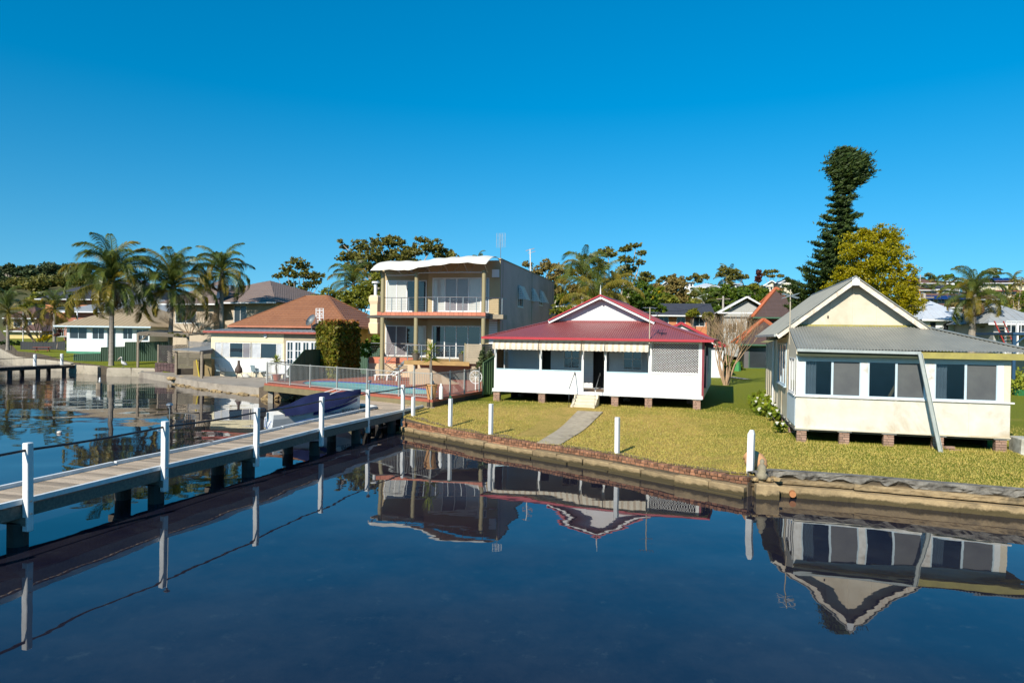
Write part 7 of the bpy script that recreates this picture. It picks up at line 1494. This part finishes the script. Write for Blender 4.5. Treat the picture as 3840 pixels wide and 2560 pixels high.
# poles and wires
def powerpole(label,u,vb,vt,Y,arm=.9):
    b=atd(u,vb,Y); t_=atd(u,vt,Y); z0=min(b.z,gh(b.x,b.y)); t=thing('power_pole',label,'power pole',(b.x,b.y,z0)); MB().tube([(0,0,-.3),(0,0,t_.z-z0)],[.17,.12],8).build('pole',mat('pale_pole',(.42,.38,.32),(.32,.28,.24),2,.8,.1),t); MB().box(-arm,arm,-.06,.06,t_.z-z0-.45,t_.z-z0-.32).build('crossarm',pw,t); return Vector((b.x,b.y,t_.z-.35))
w1=powerpole('grey power pole in front of the broad green hillside tree',2711,1175,1110,92); w2=powerpole('power pole above the brick house chimney',2665,1190,1150,95); w3=powerpole('weathered pole stub behind the crimson roof slope',2400,1180,1145,80,.3); w4=powerpole('tall pole rising through the white house roof',3465,1200,1100,66); w5=powerpole('pole on the right ridge line',3450,1100,1030,170); w6=powerpole('pole on the left hillside below the gums',102,1160,1058,260); w7=powerpole('pole in the middle of the ridge',2503,1095,1050,185)
def wire(a,b,l):
    pts=[Vector(a).lerp(Vector(b),k/10)-Vector((0,0,.9*math.sin(PI*k/10))) for k in range(11)]; tag(MB().tube(pts,.02,4).build('wire',blackm),l,'power line')
wire(w3,w1,'overhead wire from the pole stub to the grey pole behind the crimson roof'); wire(w1,w4,'overhead wire running right from the grey pole behind the cream cottage'); wire(w1,w1+Vector((8,-6,-2)),'short drop wire from the grey pole')
# clothes line
cl=thing('clothes_line','rotary clothes hoist with pale washing between the two cottages','clothes line'); q=at(2844,1381,1.1); cl.location=(q.x,q.y,gh(q.x,q.y)); MB().tube([(0,0,0),(0,0,2.6)],.04,8).build('pole',steel,cl)
for k in range(4): a=k*PI/2+.4; MB().tube([(0,0,2.3),(1.9*math.cos(a),1.9*math.sin(a),1.9)],.02,5).build('arm',steel,cl)
for rr_ in(.8,1.3,1.85): MB().tube([(rr_*math.cos(k*PI/2+.4),rr_*math.sin(k*PI/2+.4),2.3-.4*rr_/1.9) for k in range(5)],.008,4).build('line',steel,cl)
MB().grid(4,4,lambda s,t:(-.8+.6*s,-.9+.05*math.sin(s*9),1.9-.9*t)).build('towel',white,cl); MB().grid(6,3,lambda s,t:(.3+1.2*s,-.6+.05*math.sin(s*9),1.95-.5*t)).build('sheet',mat('pale_blue_cloth',(.5,.6,.68),None,2,.8,0),cl)
pkf=thing('picket_fence','cream picket fence with brick posts behind the clothes line','fence'); a=at(2790,1352,1.4); a=atd(2785,1340,84); b=atd(2880,1342,84); n_=34
ck_=mat('cream_picket',(.75,.62,.32),None,2,.6,0)
for k in range(n_): p=a.lerp(b,k/n_); MB().box(p.x-.06,p.x+.06,p.y-.02,p.y+.02,p.z-.1,p.z+1.0).build('picket',ck_,pkf)
MB().bar((a.x,a.y+.04,a.z+.75),(b.x,b.y+.04,b.z+.75),.04,.1).build('rail',ck_,pkf)
for k in(0,.25,.7): p=a.lerp(b,k); MB().box(p.x-.25,p.x+.25,p.y-.2,p.y+.2,p.z-.2,p.z+1.25).build('brick_post',brickdk,pkf)
cbn=MB().lathe([(.28,0),(.34,.0),(.22,1.1),(.0,1.14)],4).build('green_post_box',mat('mid_green_plastic',(.06,.26,.08),None,2,.5,0),None); cbn.location=at(2766,1400,1.0); tag(cbn,'small tapered green service pillar on the grass by the crepe myrtle','service pillar')
sl_=MB().grid(1,8,lambda s,t:(s*.7,t*7,.0)).build('stepping_path',concrete,None); q=at(2788,1425,1.0); sl_.location=(q.x,q.y,gh(q.x,q.y)+.06); sl_.rotation_euler=(.02,0,.25); struct(sl_)
hq('low brick chimney house end with white trim right of the crimson roof',2440,2446,1200,1190,91,ws=[],roof='flat',rc='dark',wc='brick',rh=0,d=1,ov=.1) if False else None
